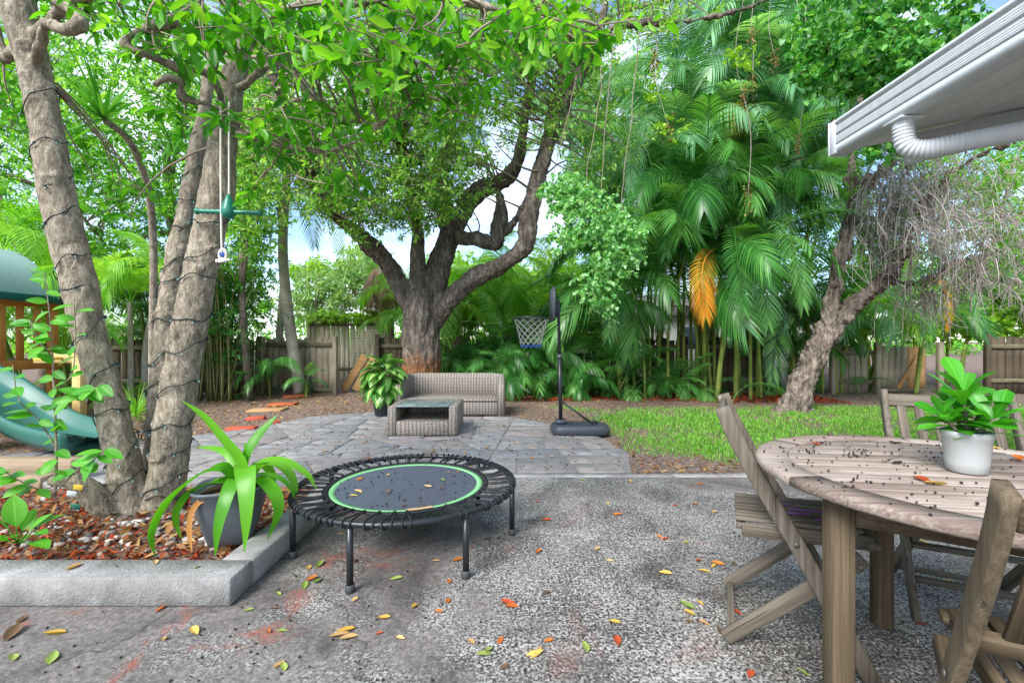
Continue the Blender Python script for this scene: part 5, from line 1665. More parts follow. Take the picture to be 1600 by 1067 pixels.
blobs = [(470, 150, 7.2, 130, 130, 1.6, 190), (600, 120, 7.4, 140, 130, 1.6, 260), (700, 90, 7.8, 120, 120, 1.6, 200), (560, 270, 7.4, 120, 90, 1.4, 210), (660, 250, 7.6, 90, 90, 1.2, 190),
         (745, 190, 7.8, 60, 60, 1.0, 90), (620, 330, 7.6, 70, 45, 0.8, 70), (700, 300, 7.7, 60, 60, 0.8, 90), (830, 40, 8.0, 100, 60, 1.4, 80), (900, 30, 8.2, 120, 70, 1.6, 90), (900, 130, 8.4, 60, 60, 1.0, 40),
         (500, -10, 7.0, 220, 70, 2.2, 230), (520, 200, 6.8, 110, 60, 0.8, 120), (640, 180, 7.0, 110, 60, 0.9, 120), (420, 220, 7.0, 70, 80, 0.8, 90), (760, -40, 7.8, 220, 80, 2.2, 150), (1010, 20, 7.4, 120, 50, 1.2, 80), (440, 300, 7.6, 50, 60, 0.8, 40), (530, 320, 7.2, 70, 45, 0.6, 50), (610, 290, 7.0, 80, 45, 0.6, 40), (690, 220, 7.0, 70, 60, 0.6, 60), (760, 80, 7.2, 70, 60, 0.8, 90), (870, 60, 7.4, 70, 60, 0.8, 80), (960, 190, 8.6, 70, 70, 1.0, 60), (910, 90, 8.6, 60, 60, 0.8, 70), (930, 250, 8.8, 50, 50, 0.6, 40), (800, 150, 7.7, 60, 70, 0.6, 80), (865, 190, 7.5, 36, 60, 0.4, 40), (570, 330, 7.3, 70, 40, 0.5, 60), (660, 320, 7.6, 50, 40, 0.5, 50), (740, 250, 7.8, 40, 40, 0.4, 40), (500, 290, 7.0, 60, 50, 0.6, 60), (800, 60, 7.4, 80, 60, 0.6, 80)]
pts = blob_points(rng, blobs)
cb, D_, S_ = foliage(rng, pts, 14, 0.10, 0.40, KITE, 0.34, 0.30, 0.9)
part("crown", cb.mesh("crown"), M['oak_leaf'], big, kind='stuff')
mb = MB()
sticks(mb, pts - D_ * 0.12, pts + D_ * S_[:, None], np.full(len(pts), 0.005), np.full(len(pts), 0.0015), None, rng, 2)
twig_net(rng, mb, [p for p, r in LB[1:11]], pts, 0.22, 0.030, 0.004, 3.0)
part("twigs", mb.mesh("twigs"), M['twig'], big, kind='stuff')

# ------------------------------------------------------------------ near tree: three trunks rising from the raised bed
near = thing("multi_trunk_tree", (-2.15, 2.68, 0.09), "pale grey three-trunked tree wrapped in string lights in the raised bed", "tree")
ND = 2.66
T1 = [(208, 812, ND - .03, 0.125), (204, 780, ND - .03, 0.10), (190, 700, ND - .03, 0.098), (160, 590, ND - .02, 0.098), (128, 470, ND, 0.102), (104, 370, ND, 0.100), (82, 260, ND, 0.096), (62, 150, ND, 0.096), (38, 40, ND, 0.10), (18, -60, ND, 0.085), (-20, -200, ND, 0.07)]
T2 = [(252, 806, ND + .02, 0.13), (258, 770, ND + .02, 0.110), (266, 700, ND + .02, 0.108), (280, 600, ND + .03, 0.106), (300, 490, ND + .04, 0.106), (320, 400, ND + .05, 0.106), (338, 300, ND + .06, 0.098), (352, 200, ND + .07, 0.092), (372, 100, ND + .10, 0.078), (394, 0, ND + .14, 0.068), (414, -150, ND + .2, 0.06)]
T3 = [(238, 800, ND + .10, 0.12), (242, 740, ND + .16, 0.09), (250, 640, ND + .2, 0.084), (258, 540, ND + .24, 0.080), (268, 450, ND + .28, 0.075), (282, 370, ND + .32, 0.070), (298, 290, ND + .36, 0.062), (318, 190, ND + .4, 0.05), (330, 80, ND + .45, 0.04)]
NB = [T1, T2, T3,
      [(200, 800, ND - .04, 0.075), (165, 790, ND - .12, 0.070), (140, 768, ND - .16, 0.066), (120, 752, ND - .19, 0.05), (98, 748, ND - .21, 0.035), (82, 752, ND - .22, 0.025)],     # sawn stub
      [(56, 110, ND, 0.05), (70, 40, ND - .2, 0.035), (72, 36, ND - .22, 0.032), (100, 46, ND - .3, 0.032), (126, 38, ND - .34, 0.030), (110, 16, ND - .3, 0.026), (66, -6, ND - .28, 0.022)],
      [(30, 80, ND, 0.06), (6, 90, ND + .05, 0.05), (-20, 40, ND + .1, 0.05), (-60, -40, ND + .1, 0.04)],
      [(350, 205, ND, 0.040), (338, 170, ND - .08, 0.034), (300, 158, ND - .14, 0.028), (280, 152, ND - .18, 0.026), (286, 132, ND - .2, 0.024), (262, 122, ND - .25, 0.024), (240, 134, ND - .28, 0.020)],
      [(352, 180, ND, 0.036), (330, 120, ND - .1, 0.032), (280, 108, ND - .2, 0.03), (240, 90, ND - .28, 0.03), (205, 78, ND - .34, 0.030), (190, 66, ND - .36, 0.028), (225, 46, ND - .36, 0.026), (275, 34, ND - .34, 0.020)],
      [(330, 118, ND - .1, 0.026), (345, 80, ND - .2, 0.024), (362, 40, ND - .3, 0.020), (368, -20, ND - .4, 0.016)],
      [(370, 208, ND, 0.034), (404, 214, ND - .1, 0.028), (440, 226, ND - .16, 0.024), (500, 236, ND - .25, 0.020), (545, 226, ND - .3, 0.016), (600, 196, ND - .35, 0.012), (650, 176, ND - .4, 0.008)],
      [(372, 140, ND, 0.034), (430, 100, ND - .1, 0.028), (470, 130, ND - .2, 0.022), (520, 178, ND - .28, 0.020), (575, 192, ND - .34, 0.018), (620, 178, ND - .4, 0.013), (660, 150, ND - .45, 0.008)],
      [(388, 60, ND + .1, 0.036), (440, 60, ND - .1, 0.026), (492, 78, ND - .2, 0.022), (520, 64, ND - .25, 0.020), (580, 82, ND - .3, 0.017), (640, 98, ND - .38, 0.013), (700, 108, ND - .44, 0.008)],
      [(380, 60, ND + .1, 0.034), (460, 10, ND - .2, 0.028), (560, 4, ND - .4, 0.022), (680, -6, ND - .6, 0.018), (800, 20, ND - .7, 0.012), (930, 40, ND - .8, 0.006)],
      [(50, 60, ND, 0.05), (120, 0, ND - .3, 0.035), (220, -30, ND - .5, 0.025), (330, -20, ND - .6, 0.015)]]
LN = [limb(q, 60 if i < 3 else 30) for i, q in enumerate(NB)]
LN = [(p_, r_ * (0.82, 0.88, 0.86, 0.8)[min(i, 3)]) for i, (p_, r_) in enumerate(LN)]
mb = MB()
for i, (p, r) in enumerate(LN):
    tube(mb, p, r, 18 if i < 4 else 10)
_k = np.random.default_rng(3)
for q in range(26):                                        # branch scars and knots
    p, r = LN[int(_k.integers(0, 3))]
    i = int(_k.integers(6, 48)); d = nrm(_k.normal(0, 1, 3) * [1, 1, 0.2] + [0, -0.8, 0])
    c = p[i] + d * (r[i] - 0.012); w = _k.uniform(0.02, 0.036)
    a_ = np.linspace(0, 2 * PI, 13); u_ = nrm(np.cross(d, (0, 0, 1))); v_ = np.cross(d, u_)
    tube(mb, c + d * 0.012 + np.cos(a_)[:, None] * u_ * w + np.sin(a_)[:, None] * v_ * w * 0.6, 0.012, 6, False)
part("trunk", remesh(mb, 0.0115, (((4, 4, 2.5), 0.016, 2, False), ((16, 16, 8), 0.006, 5, False), ((50, 50, 20), 0.0030, 8, True)), "trunk", 2), M['bark_near'], near)
rng = np.random.default_rng(17)
nblobs = [(160, 10, 2.6, 190, 50, 0.6, 34), (300, 50, 2.4, 120, 60, 0.6, 30), (430, 50, 2.3, 90, 60, 0.6, 28), (540, 50, 2.2, 120, 70, 0.6, 38), (480, 190, 2.4, 110, 50, 0.5, 26), (620, 130, 2.2, 90, 60, 0.5, 24),
          (690, 50, 2.1, 90, 55, 0.5, 20), (700, 170, 2.3, 60, 40, 0.4, 8), (840, 40, 2.0, 110, 40, 0.4, 22), (930, 50, 1.9, 40, 26, 0.2, 8), (760, 110, 2.2, 80, 50, 0.4, 12), (330, 190, 2.5, 60, 30, 0.4, 8), (420, 250, 2.5, 80, 40, 0.4, 8),
          (200, 290, 3.2, 50, 50, 0.3, 10), (20, 160, 2.9, 30, 80, 0.3, 8), (560, 290, 2.6, 60, 30, 0.3, 5), (250, -50, 2.3, 300, 40, 0.8, 24), (640, -50, 2.1, 250, 30, 0.8, 18)]
pts = blob_points(rng, nblobs)
C = len(pts)
D = rng.normal(0, 1, (C, 3)); D[:, 2] = D[:, 2] * 0.5 - 0.05; D = nrm(D)
S = rng.uniform(0.10, 0.22, C)
V, F = sprays(rng, pts, D, S, 10, 0.090, 0.42, OVAL, 0.35, 0.8, 0.9)
nv, nf = len(OVAL[0]), len(OVAL[1])
ncl = len(V) // nv
Vr = V.reshape(ncl, nv, 3)
# the leaves that show largest from the patio become parts of their own
ctr = Vr.mean(1)
pxy = np.stack([800 + ctr[:, 0] / ctr[:, 1] * FPX, 533 - (ctr[:, 2] - H) / ctr[:, 1] * FPX], 1)
vis = (pxy[:, 0] > -10) & (pxy[:, 0] < 1610) & (pxy[:, 1] > -10)
order = np.argsort(np.where(vis, ctr[:, 1], 99))
own, rest = order[:290], order[290:]
mb = MB(); mb.add(Vr[rest].reshape(-1, 3), (OVAL[1][None] + (np.arange(len(rest)) * nv)[:, None, None]).reshape(-1, 3))
part("crown", mb.mesh("crown", True), M['near_leaf'], near, kind='stuff')
for i in own:
    mb = MB(); mb.add(Vr[i] - Vr[i][0], OVAL[1])
    o = part("leaf", mb.mesh("leaf", True), M['near_leaf'], near, True)
    o.location = Vector(Vr[i][0]) - near.location
mb = MB()
sticks(mb, pts - D * 0.08, pts + D * S[:, None], np.full(C, 0.004), np.full(C, 0.0013), None, rng, 2)
twig_net(rng, mb, [p for p, r in LN[4:]] + [LN[1][0][40:], LN[0][0][45:]], pts, 0.7, 0.009, 0.003, 1.6)
part("twigs", mb.mesh("twigs"), M['twig'], near, kind='stuff')

# string lights wound round each trunk
def string_lights(T, i0, i1, turns, label, seed, phase=0.0):
    p, r = T
    rg = np.random.default_rng(seed)
    n = int(turns * 26)
    f = np.linspace(i0, i1, n) * (len(p) - 1)
    k = np.minimum(f.astype(int), len(p) - 2); w = (f - k)[:, None]
    c = p[k] * (1 - w) + p[k + 1] * w
    rr = (r[k] * (1 - w[:, 0]) + r[k + 1] * w[:, 0]) + 0.007
    t = nrm(np.gradient(c, axis=0))
    u = nrm(np.cross(t, (0, 1.0, 0.1))); v = np.cross(t, u)
    a = np.linspace(0, turns * 2 * PI, n) + phase
    a = a + 0.5 * np.sin(a * 0.37)
    wob = 0.024 * np.sin(a * 1.7 + seed) + 0.020 * np.sin(a * 0.6) + 0.010 * np.sin(a * 4.3)
    pos = c + (np.cos(a) * rr)[:, None] * u + (np.sin(a) * rr)[:, None] * v + t * wob[:, None]
    th = thing("string_lights", pos[0], label, "string lights", "string lights on the three trunks")
    mb = MB(); tube(mb, pos, 0.0032, 5); part("wire", mb.mesh("wire", True), M['wire'], th)
    mb = MB()
    for q in range(4, n - 2, 5):
        d = nrm(np.array([rg.normal(0, 0.5), rg.normal(0, 0.5), -1.0]) + (pos[q] - c[q]) / rr[q] * 0.8)
        tube(mb, [pos[q], pos[q] + d * 0.012], 0.0048, 5)
    part("sockets", mb.mesh("sockets", True), M['wire'], th, kind='stuff')
    mb = MB()
    for q in range(4, n - 2, 5):
        d = nrm(np.array([rg.normal(0, 0.5), rg.normal(0, 0.5), -1.0]) + (pos[q] - c[q]) / rr[q] * 0.8)
        tube(mb, [pos[q] + d * 0.012, pos[q] + d * 0.020, pos[q] + d * 0.030], [0.0036, 0.0040, 0.001], 5)
    part("bulbs", mb.mesh("bulbs", True), M['bulb'], th, kind='stuff')
string_lights(LN[0], 0.12, 0.72, 11, "green string lights wound round the leaning outer trunk", 3)
string_lights(LN[1], 0.08, 0.60, 10, "green string lights wound round the trunk beside the rope swing", 5, 1.0)
string_lights(LN[2], 0.15, 0.85, 10, "green string lights wound round the thin middle trunk", 8, 2.0)

# ------------------------------------------------------------------ rope swing with green handle
SW = P(347, 333, 2.50)
sw = thing("rope_swing", SW, "white rope trapeze with green handle bar hanging from a branch", "rope swing")
top = P(348, 160, 2.52)
mb = MB(); tube(mb, catmull([P(345, 160, 2.52), P(345, 280, 2.49), P(346, 360, 2.49), P(347, 402, 2.49)], 30), 0.0058, 8); part("rope", mb.mesh("rope", True), M['rope'], sw)
mb = MB(); tube(mb, catmull([P(358, 160, 2.52), P(358, 240, 2.51), P(358, 312, 2.505)], 20), 0.0058, 8); part("rope", mb.mesh("rope", True), M['rope'], sw)
xl, xr = P(306, 330, 2.50), P(409, 333, 2.50)
n = 40
pts = np.linspace(xl, xr, n)
s = np.linspace(0, 1, n)
mb = MB(); tube(mb, pts, 0.0135 + 0.0022 * np.sin(s * 80) * (np.abs(s - 0.5) > 0.15) + 0.004 * ((s < 0.03) | (s > 0.97)), 12); part("handle_bar", mb.mesh("handle_bar", True), M['swing_green'], sw)
c0 = P(357, 330, 2.50)
mb = MB(); lathe(mb, [(0.004, 0.095), (0.014, 0.080), (0.026, 0.045), (0.036, 0.010), (0.037, -0.01), (0.030, -0.032), (0.006, -0.044)], 18, c0); part("teardrop_grip", mb.mesh("teardrop_grip", True), M['swing_green'], sw)
kc = P(348, 398, 2.49)
mb = MB()
an = np.linspace(0, 2 * PI, 25)
tube(mb, np.c_[kc[0] + 0.020 * np.cos(an), np.full(25, kc[1]), kc[2] + 0.030 * np.sin(an)], 0.007, 8, False)
for q in range(3):
    tube(mb, catmull([kc + [-0.035, 0, -0.03 - q * .006], kc + [0, -0.014, -0.042 + q * 0.008], kc + [0.042, 0, -0.025 - q * 0.005]], 10), 0.0065, 6)
kn = part("knot", mb.mesh("knot", True), M['rope'], sw)
mb = MB(); lathe(mb, [(0.013, -0.006), (0.014, 0), (0.013, 0.006)], 12); 
o = part("blue_tag", mb.mesh("blue_tag", True), M['net_blue'], sw); o.matrix_parent_inverse = Matrix(); o.location = Vector(kc - SW) + Vector((0, 0.0, 0.0)); o.rotation_euler = (PI / 2, 0, 0)
# ------------------------------------------------------------------ palms
def put_frond(parent, base, az, L, variant, mat, roll=0.0):
    key = (variant, mat)
    if key not in FR_CACHE:
        me = FRONDS[variant].copy(); me.materials.clear(); me.materials.append(M[mat]); FR_CACHE[key] = me
    o = bpy.data.objects.new("frond", FR_CACHE[key]); link(o)
    o.parent = parent
    o.location = Vector(base) - parent.location
    o.rotation_euler = (roll, 0, az)
    o.scale = (L, L, L)
    return o
FR_CACHE = {}

def areca(base, canes, label, group="areca palm clumps", mat='palm', cane_h=(0.8, 2.2), frond=(1.2, 1.9), per=(5, 8), lean=0.25, seed=0, r=0.03, name="areca_palm", cmat='cane', spread=0.35, low=0, face=None):
    rg = np.random.default_rng(seed)
    th = thing(name, (base[0], base[1], 0), label, "palm", group)
    for c in range(canes):
        a = rg.uniform(0, 2 * PI); q = spread * math.sqrt(rg.random())
        b0 = np.array([base[0] + q * math.cos(a), base[1] + q * math.sin(a), -0.03])
        h = rg.uniform(*cane_h)
        ln = rg.uniform(0.3, 1.0) * lean
        tip = b0 + np.array([math.cos(a) * ln * h, math.sin(a) * ln * h, h])
        mid = (b0 + tip) / 2 + np.array([math.cos(a), math.sin(a), 0]) * (-0.06 * h)
        mb = MB(); tube(mb, catmull([b0, mid, tip], 10), np.linspace(r * 1.15, r * 0.75, 10), 8); part("cane", mb.mesh("cane", True), M[cmat], th)
        n = int(rg.integers(per[0], per[1] + 1))
        for k in range(n):
            az = a + k * 2.4 + rg.normal(0, 0.3) if face is None or rg.random() < 0.35 else face + rg.normal(0, 0.8)
            v = int(rg.choice([0, 1, 2, 4, 6, 3] if k < n - 2 else [3, 4, 5, 7]))
            put_frond(th, tip + np.array([0, 0, rg.uniform(-0.10, 0.05)]), az, rg.uniform(*frond), v, mat, rg.normal(0, 0.25))
    for k in range(low):
        put_frond(th, np.array([base[0] + rg.normal(0, spread), base[1] + rg.normal(0, spread * 0.6), 0.02]), rg.uniform(0, 2 * PI), rg.uniform(0.7, 1.1), int(rg.integers(0, 8)), mat, rg.normal(0, 0.2))
    return th

F_ = -PI / 2          # towards the camera
# tall clumps right of centre
areca(P(1022, 0, 9.3)[:2], 7, "tall areca palm clump left of the orange frond", mat='palm', cane_h=(1.6, 3.4), frond=(1.5, 2.2), seed=1, spread=0.4, low=4, face=F_)
areca(P(1105, 0, 9.5)[:2], 7, "tall areca palm clump directly below the orange frond", mat='palm', cane_h=(1.7, 4.0), frond=(1.5, 2.3), seed=2, spread=0.4, low=3, face=F_)
areca(P(1175, 0, 8.9)[:2], 5, "tall areca palm clump left of the leaning tree", mat='palm', cane_h=(2.0, 3.8), frond=(1.6, 2.3), seed=3, spread=0.35, low=3, face=F_)
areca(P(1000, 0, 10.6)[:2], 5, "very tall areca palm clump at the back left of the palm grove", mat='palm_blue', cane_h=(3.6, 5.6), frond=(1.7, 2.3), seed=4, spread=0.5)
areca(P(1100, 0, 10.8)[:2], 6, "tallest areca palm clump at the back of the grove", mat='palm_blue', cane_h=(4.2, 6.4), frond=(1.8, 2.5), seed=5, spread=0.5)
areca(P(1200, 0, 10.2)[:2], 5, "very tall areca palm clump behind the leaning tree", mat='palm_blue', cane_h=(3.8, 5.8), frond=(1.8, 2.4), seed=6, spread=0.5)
areca(P(1290, 0, 9.9)[:2], 5, "areca palm clump at the right of the leaning trunk", mat='palm', cane_h=(0.8, 2.4), frond=(1.2, 1.8), seed=7, spread=0.35, low=4)
areca(P(1390, 0, 11.2)[:2], 4, "areca palm beyond the gate with bright fronds", mat='palm_bright', cane_h=(1.6, 3.0), frond=(1.3, 1.9), seed=8, spread=0.4)
areca(P(1480, 0, 10.8)[:2], 4, "areca palm behind the white pot beyond the fence", mat='palm', cane_h=(1.6, 2.8), frond=(1.3, 1.8), seed=9, spread=0.4)
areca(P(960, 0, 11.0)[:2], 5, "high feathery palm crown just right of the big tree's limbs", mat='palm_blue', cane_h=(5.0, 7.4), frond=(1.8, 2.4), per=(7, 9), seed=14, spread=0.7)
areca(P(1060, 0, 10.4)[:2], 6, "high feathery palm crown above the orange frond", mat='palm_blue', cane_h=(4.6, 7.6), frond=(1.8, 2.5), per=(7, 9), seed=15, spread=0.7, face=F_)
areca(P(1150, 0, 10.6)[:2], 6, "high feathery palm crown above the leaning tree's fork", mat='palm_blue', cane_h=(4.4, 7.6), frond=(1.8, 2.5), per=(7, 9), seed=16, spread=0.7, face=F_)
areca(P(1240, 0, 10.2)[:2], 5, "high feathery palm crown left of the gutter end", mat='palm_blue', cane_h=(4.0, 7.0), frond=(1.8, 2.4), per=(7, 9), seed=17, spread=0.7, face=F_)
areca(P(1130, 0, 9.0)[:2], 4, "mid-height palm clump in the heart of the grove", mat='palm', cane_h=(2.6, 4.6), frond=(1.7, 2.3), per=(7, 9), seed=18, spread=0.5, face=F_, low=5)
areca(P(985, 0, 9.4)[:2], 4, "mid-height palm clump behind the vine curtain", mat='palm', cane_h=(1.2, 2.8), frond=(1.4, 2.0), per=(6, 8), seed=19, spread=0.4, face=F_, low=6)
areca(P(1255, 0, 9.6)[:2], 5, "mid-height palm clump right behind the leaning trunk's foot", mat='palm', cane_h=(0.6, 2.0), frond=(1.2, 1.7), per=(6, 8), seed=20, spread=0.4, low=6)
areca(P(1330, 0, 10.6)[:2], 4, "palm clump between the leaning trunk and the gate", mat='palm_bright', cane_h=(0.6, 2.2), frond=(1.2, 1.7), per=(6, 8), seed=21, spread=0.4, low=4)
# low palms along the back fence
for q, (px, d, hh, fr, mt, lb) in enumerate(((735, 9.7, (0.2, 0.7), (0.9, 1.3), 'palm', "low palm right behind the loveseat"),
                                        (775, 9.5, (0.15, 0.6), (0.8, 1.2), 'palm', "low palm in front of the fence left of the hoop"),
                                        (822, 9.3, (0.15, 0.5), (0.9, 1.2), 'palm', "low dark palm below the basketball net"),
                                        (875, 9.4, (0.15, 0.6), (0.9, 1.25), 'palm', "low palm directly behind the basketball pole"),
                                        (925, 9.5, (0.2, 0.8), (0.9, 1.3), 'palm', "low palm right of the basketball pole"),
                                        (965, 9.2, (0.2, 0.7), (0.8, 1.2), 'palm', "low palm below the hanging vine curtain"),
                                        (705, 9.9, (0.3, 0.9), (0.9, 1.3), 'palm', "low palm half hidden by the big trunk"),
                                        (850, 9.9, (0.5, 1.1), (1.0, 1.4), 'palm', "taller fence palm between net and pole"),
                                        (800, 9.9, (0.5, 1.1), (1.0, 1.4), 'palm', "taller fence palm left of the net"),
                                        (905, 9.0, (0.1, 0.4), (0.7, 1.0), 'palm', "small dark palm nearest the pole's base"),
                                        (1060, 9.0, (0.1, 0.5), (0.7, 1.0), 'palm', "small palm at the foot of the grove left of the yellow canes"))):
    areca(P(px, 0, d)[:2], 4, lb, "low palms along the back fence", mt, hh, fr, (4, 6), 0.4, 60 + q, 0.018, low=4, spread=0.22, name="low_palm")
# bright palms beyond the fence in the middle
for q, (px, d, lb) in enumerate(((715, 11.6, "bright palm beyond the fence just right of the big trunk"), (770, 12.2, "bright palm beyond the fence left of the net"), (820, 11.4, "bright palm beyond the fence behind the net"), (880, 12.0, "bright palm beyond the fence behind the pole"), (662, 12.6, "bright palm beyond the fence half hidden by the big trunk"), (745, 13.0, "far bright palm beyond the fence right of the trunk"), (795, 13.2, "far bright palm beyond the fence above the net"), (850, 13.0, "far bright palm beyond the fence beside the pole top"), (905, 12.6, "far bright palm beyond the fence below the vine curtain"))):
    areca(P(px, 0, d)[:2], 5, lb, "sunlit palms beyond the fence", 'palm_bright', (1.0, 2.7), (1.3, 1.9), (6, 8), 0.3, 90 + q, 0.025, spread=0.5, name="sunlit_palm")
# left: palms behind the playset and slide
areca(P(205, 0, 7.6)[:2], 3, "feathery palm between the wrapped trunks with pale ringed stem", "palms on the left", 'palm_bright', (1.6, 2.4), (1.1, 1.6), (7, 9), 0.2, 120, 0.045, 'feather_palm', 'cane_grey', 0.25, low=3)
areca(P(120, 0, 8.2)[:2], 5, "bushy palm clump behind the canvas roof", "palms on the left", 'palm_bright', (1.2, 3.0), (1.3, 1.9), (6, 8), 0.3, 121, 0.03, 'feather_palm', spread=0.6, low=5)
areca(P(240, 0, 8.8)[:2], 4, "bushy palm clump behind the middle trunk", "palms on the left", 'palm', (1.0, 2.6), (1.2, 1.8), (6, 8), 0.3, 122, 0.03, 'feather_palm', spread=0.5, low=5)
areca(P(40, 0, 7.8)[:2], 4, "palm clump at the far left behind the playset posts", "palms on the left", 'palm_bright', (1.0, 2.4), (1.2, 1.7), (6, 8), 0.3, 123, 0.03, 'feather_palm', spread=0.5, low=4)
areca(P(425, 0, 9.2)[:2], 2, "small young palm at the foot of the grey fence", "palms on the left", 'palm', (0.25, 0.5), (0.7, 1.0), (5, 6), 0.4, 124, 0.016, 'young_palm', spread=0.15, low=3)
areca(P(478, 0, 9.0)[:2], 1, "tiny palm seedling beside the square terracotta tile", "palms on the left", 'palm', (0.3, 0.4), (0.5, 0.6), (5, 6), 0.2, 125, 0.014, 'young_palm', spread=0.05)

# hand-set hanging fronds that give the grove its face
def hang(parent, pts, mat, L=0.42, dr=0.25, n=40, seed=0, lw=0.016):
    lw *= 0.55; n = int(n * 1.35)
    q = [P(*p) for p in pts]
    me = frond_mesh(np.array(q) - np.array(parent.location), n, L, lw, dr, 0.15, 0.011, 0.12, seed, face=(0.15, -1.0, 0.35))
    return part("frond", me, M[mat], parent, True)
grove = thing("drooping_palm", P(1165, 0, 8.3) * [1, 1, 0] + [0, 0, 0], "palm with broad drooping fronds and one orange dying frond", "palm")
mb = MB(); tube(mb, catmull([P(1150, 628, 8.8), P(1150, 520, 8.7), P(1140, 400, 8.6), P(1130, 330, 8.5)], 14), np.linspace(0.05, 0.04, 14), 10); part("cane", mb.mesh("cane", True), M['cane'], grove)
mb = MB(); tube(mb, catmull([P(1120, 625, 8.6), P(1130, 540, 8.6), P(1160, 400, 8.6), P(1180, 300, 8.6)], 14), np.linspace(0.045, 0.04, 14), 10); part("cane", mb.mesh("cane", True), M['cane'], grove)
hang(grove, [(1118, 388, 8.3), (1104, 400, 7.4), (1097, 425, 6.9), (1098, 460, 6.8), (1102, 496, 6.8)], 'palm_orange', 0.34, 0.50, 30, 1, 0.017)
for q, pp_ in enumerate(([(1150, 340, 8.5), (1148, 362, 7.6), (1152, 400, 7.1), (1158, 445, 7.0), (1162, 490, 7.0)],
                        [(1165, 345, 8.5), (1180, 375, 7.6), (1192, 420, 7.1), (1198, 465, 7.0), (1200, 510, 7.0)],
                        [(1165, 340, 8.5), (1210, 345, 7.6), (1240, 385, 7.1), (1250, 430, 7.0), (1255, 480, 7.0)],
                        [(1130, 350, 8.6), (1140, 420, 8.5), (1142, 470, 8.4), (1140, 520, 8.3)],
                        [(1180, 300, 8.6), (1215, 260, 8.3), (1225, 310, 8.0), (1222, 370, 7.9), (1215, 420, 7.9)],
                        [(1180, 300, 8.6), (1150, 240, 8.3), (1120, 260, 8.0), (1110, 320, 7.9)],
                        [(1180, 300, 8.6), (1240, 290, 8.3), (1275, 330, 8.0), (1285, 390, 7.9)],
                        [(1130, 330, 8.6), (1080, 300, 8.3), (1050, 340, 8.1), (1040, 400, 8.0)],
                        [(1130, 330, 8.6), (1050, 270, 8.2), (1000, 300, 7.9), (985, 370, 7.8)],
                        [(1010, 430, 8.8), (985, 440, 8.5), (965, 480, 8.3), (950, 530, 8.2)],
                        [(1020, 440, 8.8), (1000, 480, 8.6), (985, 520, 8.5), (982, 560, 8.5)],
                        [(1240, 520, 8.3), (1225, 500, 8.2), (1212, 540, 8.1), (1206, 600, 8.0)],
                        [(1180, 170, 9.0), (1140, 110, 8.7), (1105, 140, 8.5), (1090, 210, 8.4)],
                        [(1190, 160, 9.0), (1220, 140, 8.7), (1240, 190, 8.5), (1245, 260, 8.4)],
                        [(1150, 190, 9.2), (1170, 130, 9.0), (1195, 160, 8.8), (1205, 230, 8.7)],
                        [(1040, 230, 9.2), (1010, 190, 9.0), (990, 240, 8.8), (985, 300, 8.7)])):
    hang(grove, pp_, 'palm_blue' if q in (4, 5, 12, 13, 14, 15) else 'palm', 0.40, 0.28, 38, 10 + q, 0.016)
gate_palm = thing("drooping_palm", P(1450, 0, 9.0) * [1, 1, 0], "palm with a small orange frond hanging in front of the gate", "palm")
mb = MB(); tube(mb, catmull([P(1430, 622, 9.6), P(1440, 540, 9.4), P(1455, 440, 9.2)], 12), np.linspace(0.045, 0.035, 12), 10); part("cane", mb.mesh("cane", True), M['cane'], gate_palm)
hang(gate_palm, [(1455, 440, 9.2), (1475, 440, 9.0), (1482, 475, 8.9), (1480, 515, 8.9)], 'palm_orange', 0.22, 0.3, 26, 40, 0.012)
for q, pp_ in enumerate(([(1455, 440, 9.2), (1500, 430, 9.0), (1525, 465, 8.8), (1530, 520, 8.8)], [(1455, 440, 9.2), (1430, 430, 9.0), (1405, 460, 8.8), (1395, 520, 8.8)], [(1455, 440, 9.2), (1450, 470, 9.0), (1447, 510, 8.9), (1450, 545, 8.9)], [(1350, 560, 9.0), (1370, 500, 8.9), (1340, 490, 8.7), (1318, 530, 8.6)])):
    hang(gate_palm, pp_, 'palm', 0.34, 0.3, 32, 50 + q, 0.015)

# thin curved palm by the fence
tp = thing("slender_palm", G(468, 614), "slender palm with curved bare grey stem beside the grey fence", "palm")
mb = MB(); tube(mb, catmull([P(470, 614, 9.4), P(462, 570, 9.4), P(449, 480, 9.4), P(442, 390, 9.3), P(446, 300, 9.2), P(450, 250, 9.2)], 30), np.linspace(0.13, 0.07, 30), 12); part("trunk", mb.mesh("trunk", True), M['cane_grey'], tp)
for q in range(9):
    put_frond(tp, P(450, 250, 9.2), q * 2.4, 1.7, [1, 2, 4, 3, 5, 7, 6, 2, 3][q], 'palm_bright', 0.1)
hang(tp, [(452, 262, 9.2), (490, 262, 8.9), (520, 310, 8.7), (532, 400, 8.6)], 'palm_bright', 0.36, 0.5, 34, 77, 0.014)
hang(tp, [(452, 262, 9.2), (476, 282, 9.0), (486, 330, 8.9), (492, 385, 8.8)], 'palm', 0.36, 0.5, 34, 78, 0.014)
tp2 = thing("slender_palm", G(440, 612), "straighter slender palm stem left of the curved one", "palm")
mb = MB(); tube(mb, catmull([P(432, 612, 9.9), P(437, 520, 9.9), P(443, 420, 9.9), P(436, 300, 9.9)], 24), np.linspace(0.085, 0.06, 24), 10); part("trunk", mb.mesh("trunk", True), M['cane_grey'], tp2)
for q in range(7):
    put_frond(tp2, P(436, 300, 9.9), q * 2.4 + 1, 1.5, [1, 2, 4, 3, 5, 7, 6][q], 'palm_bright', 0.1)

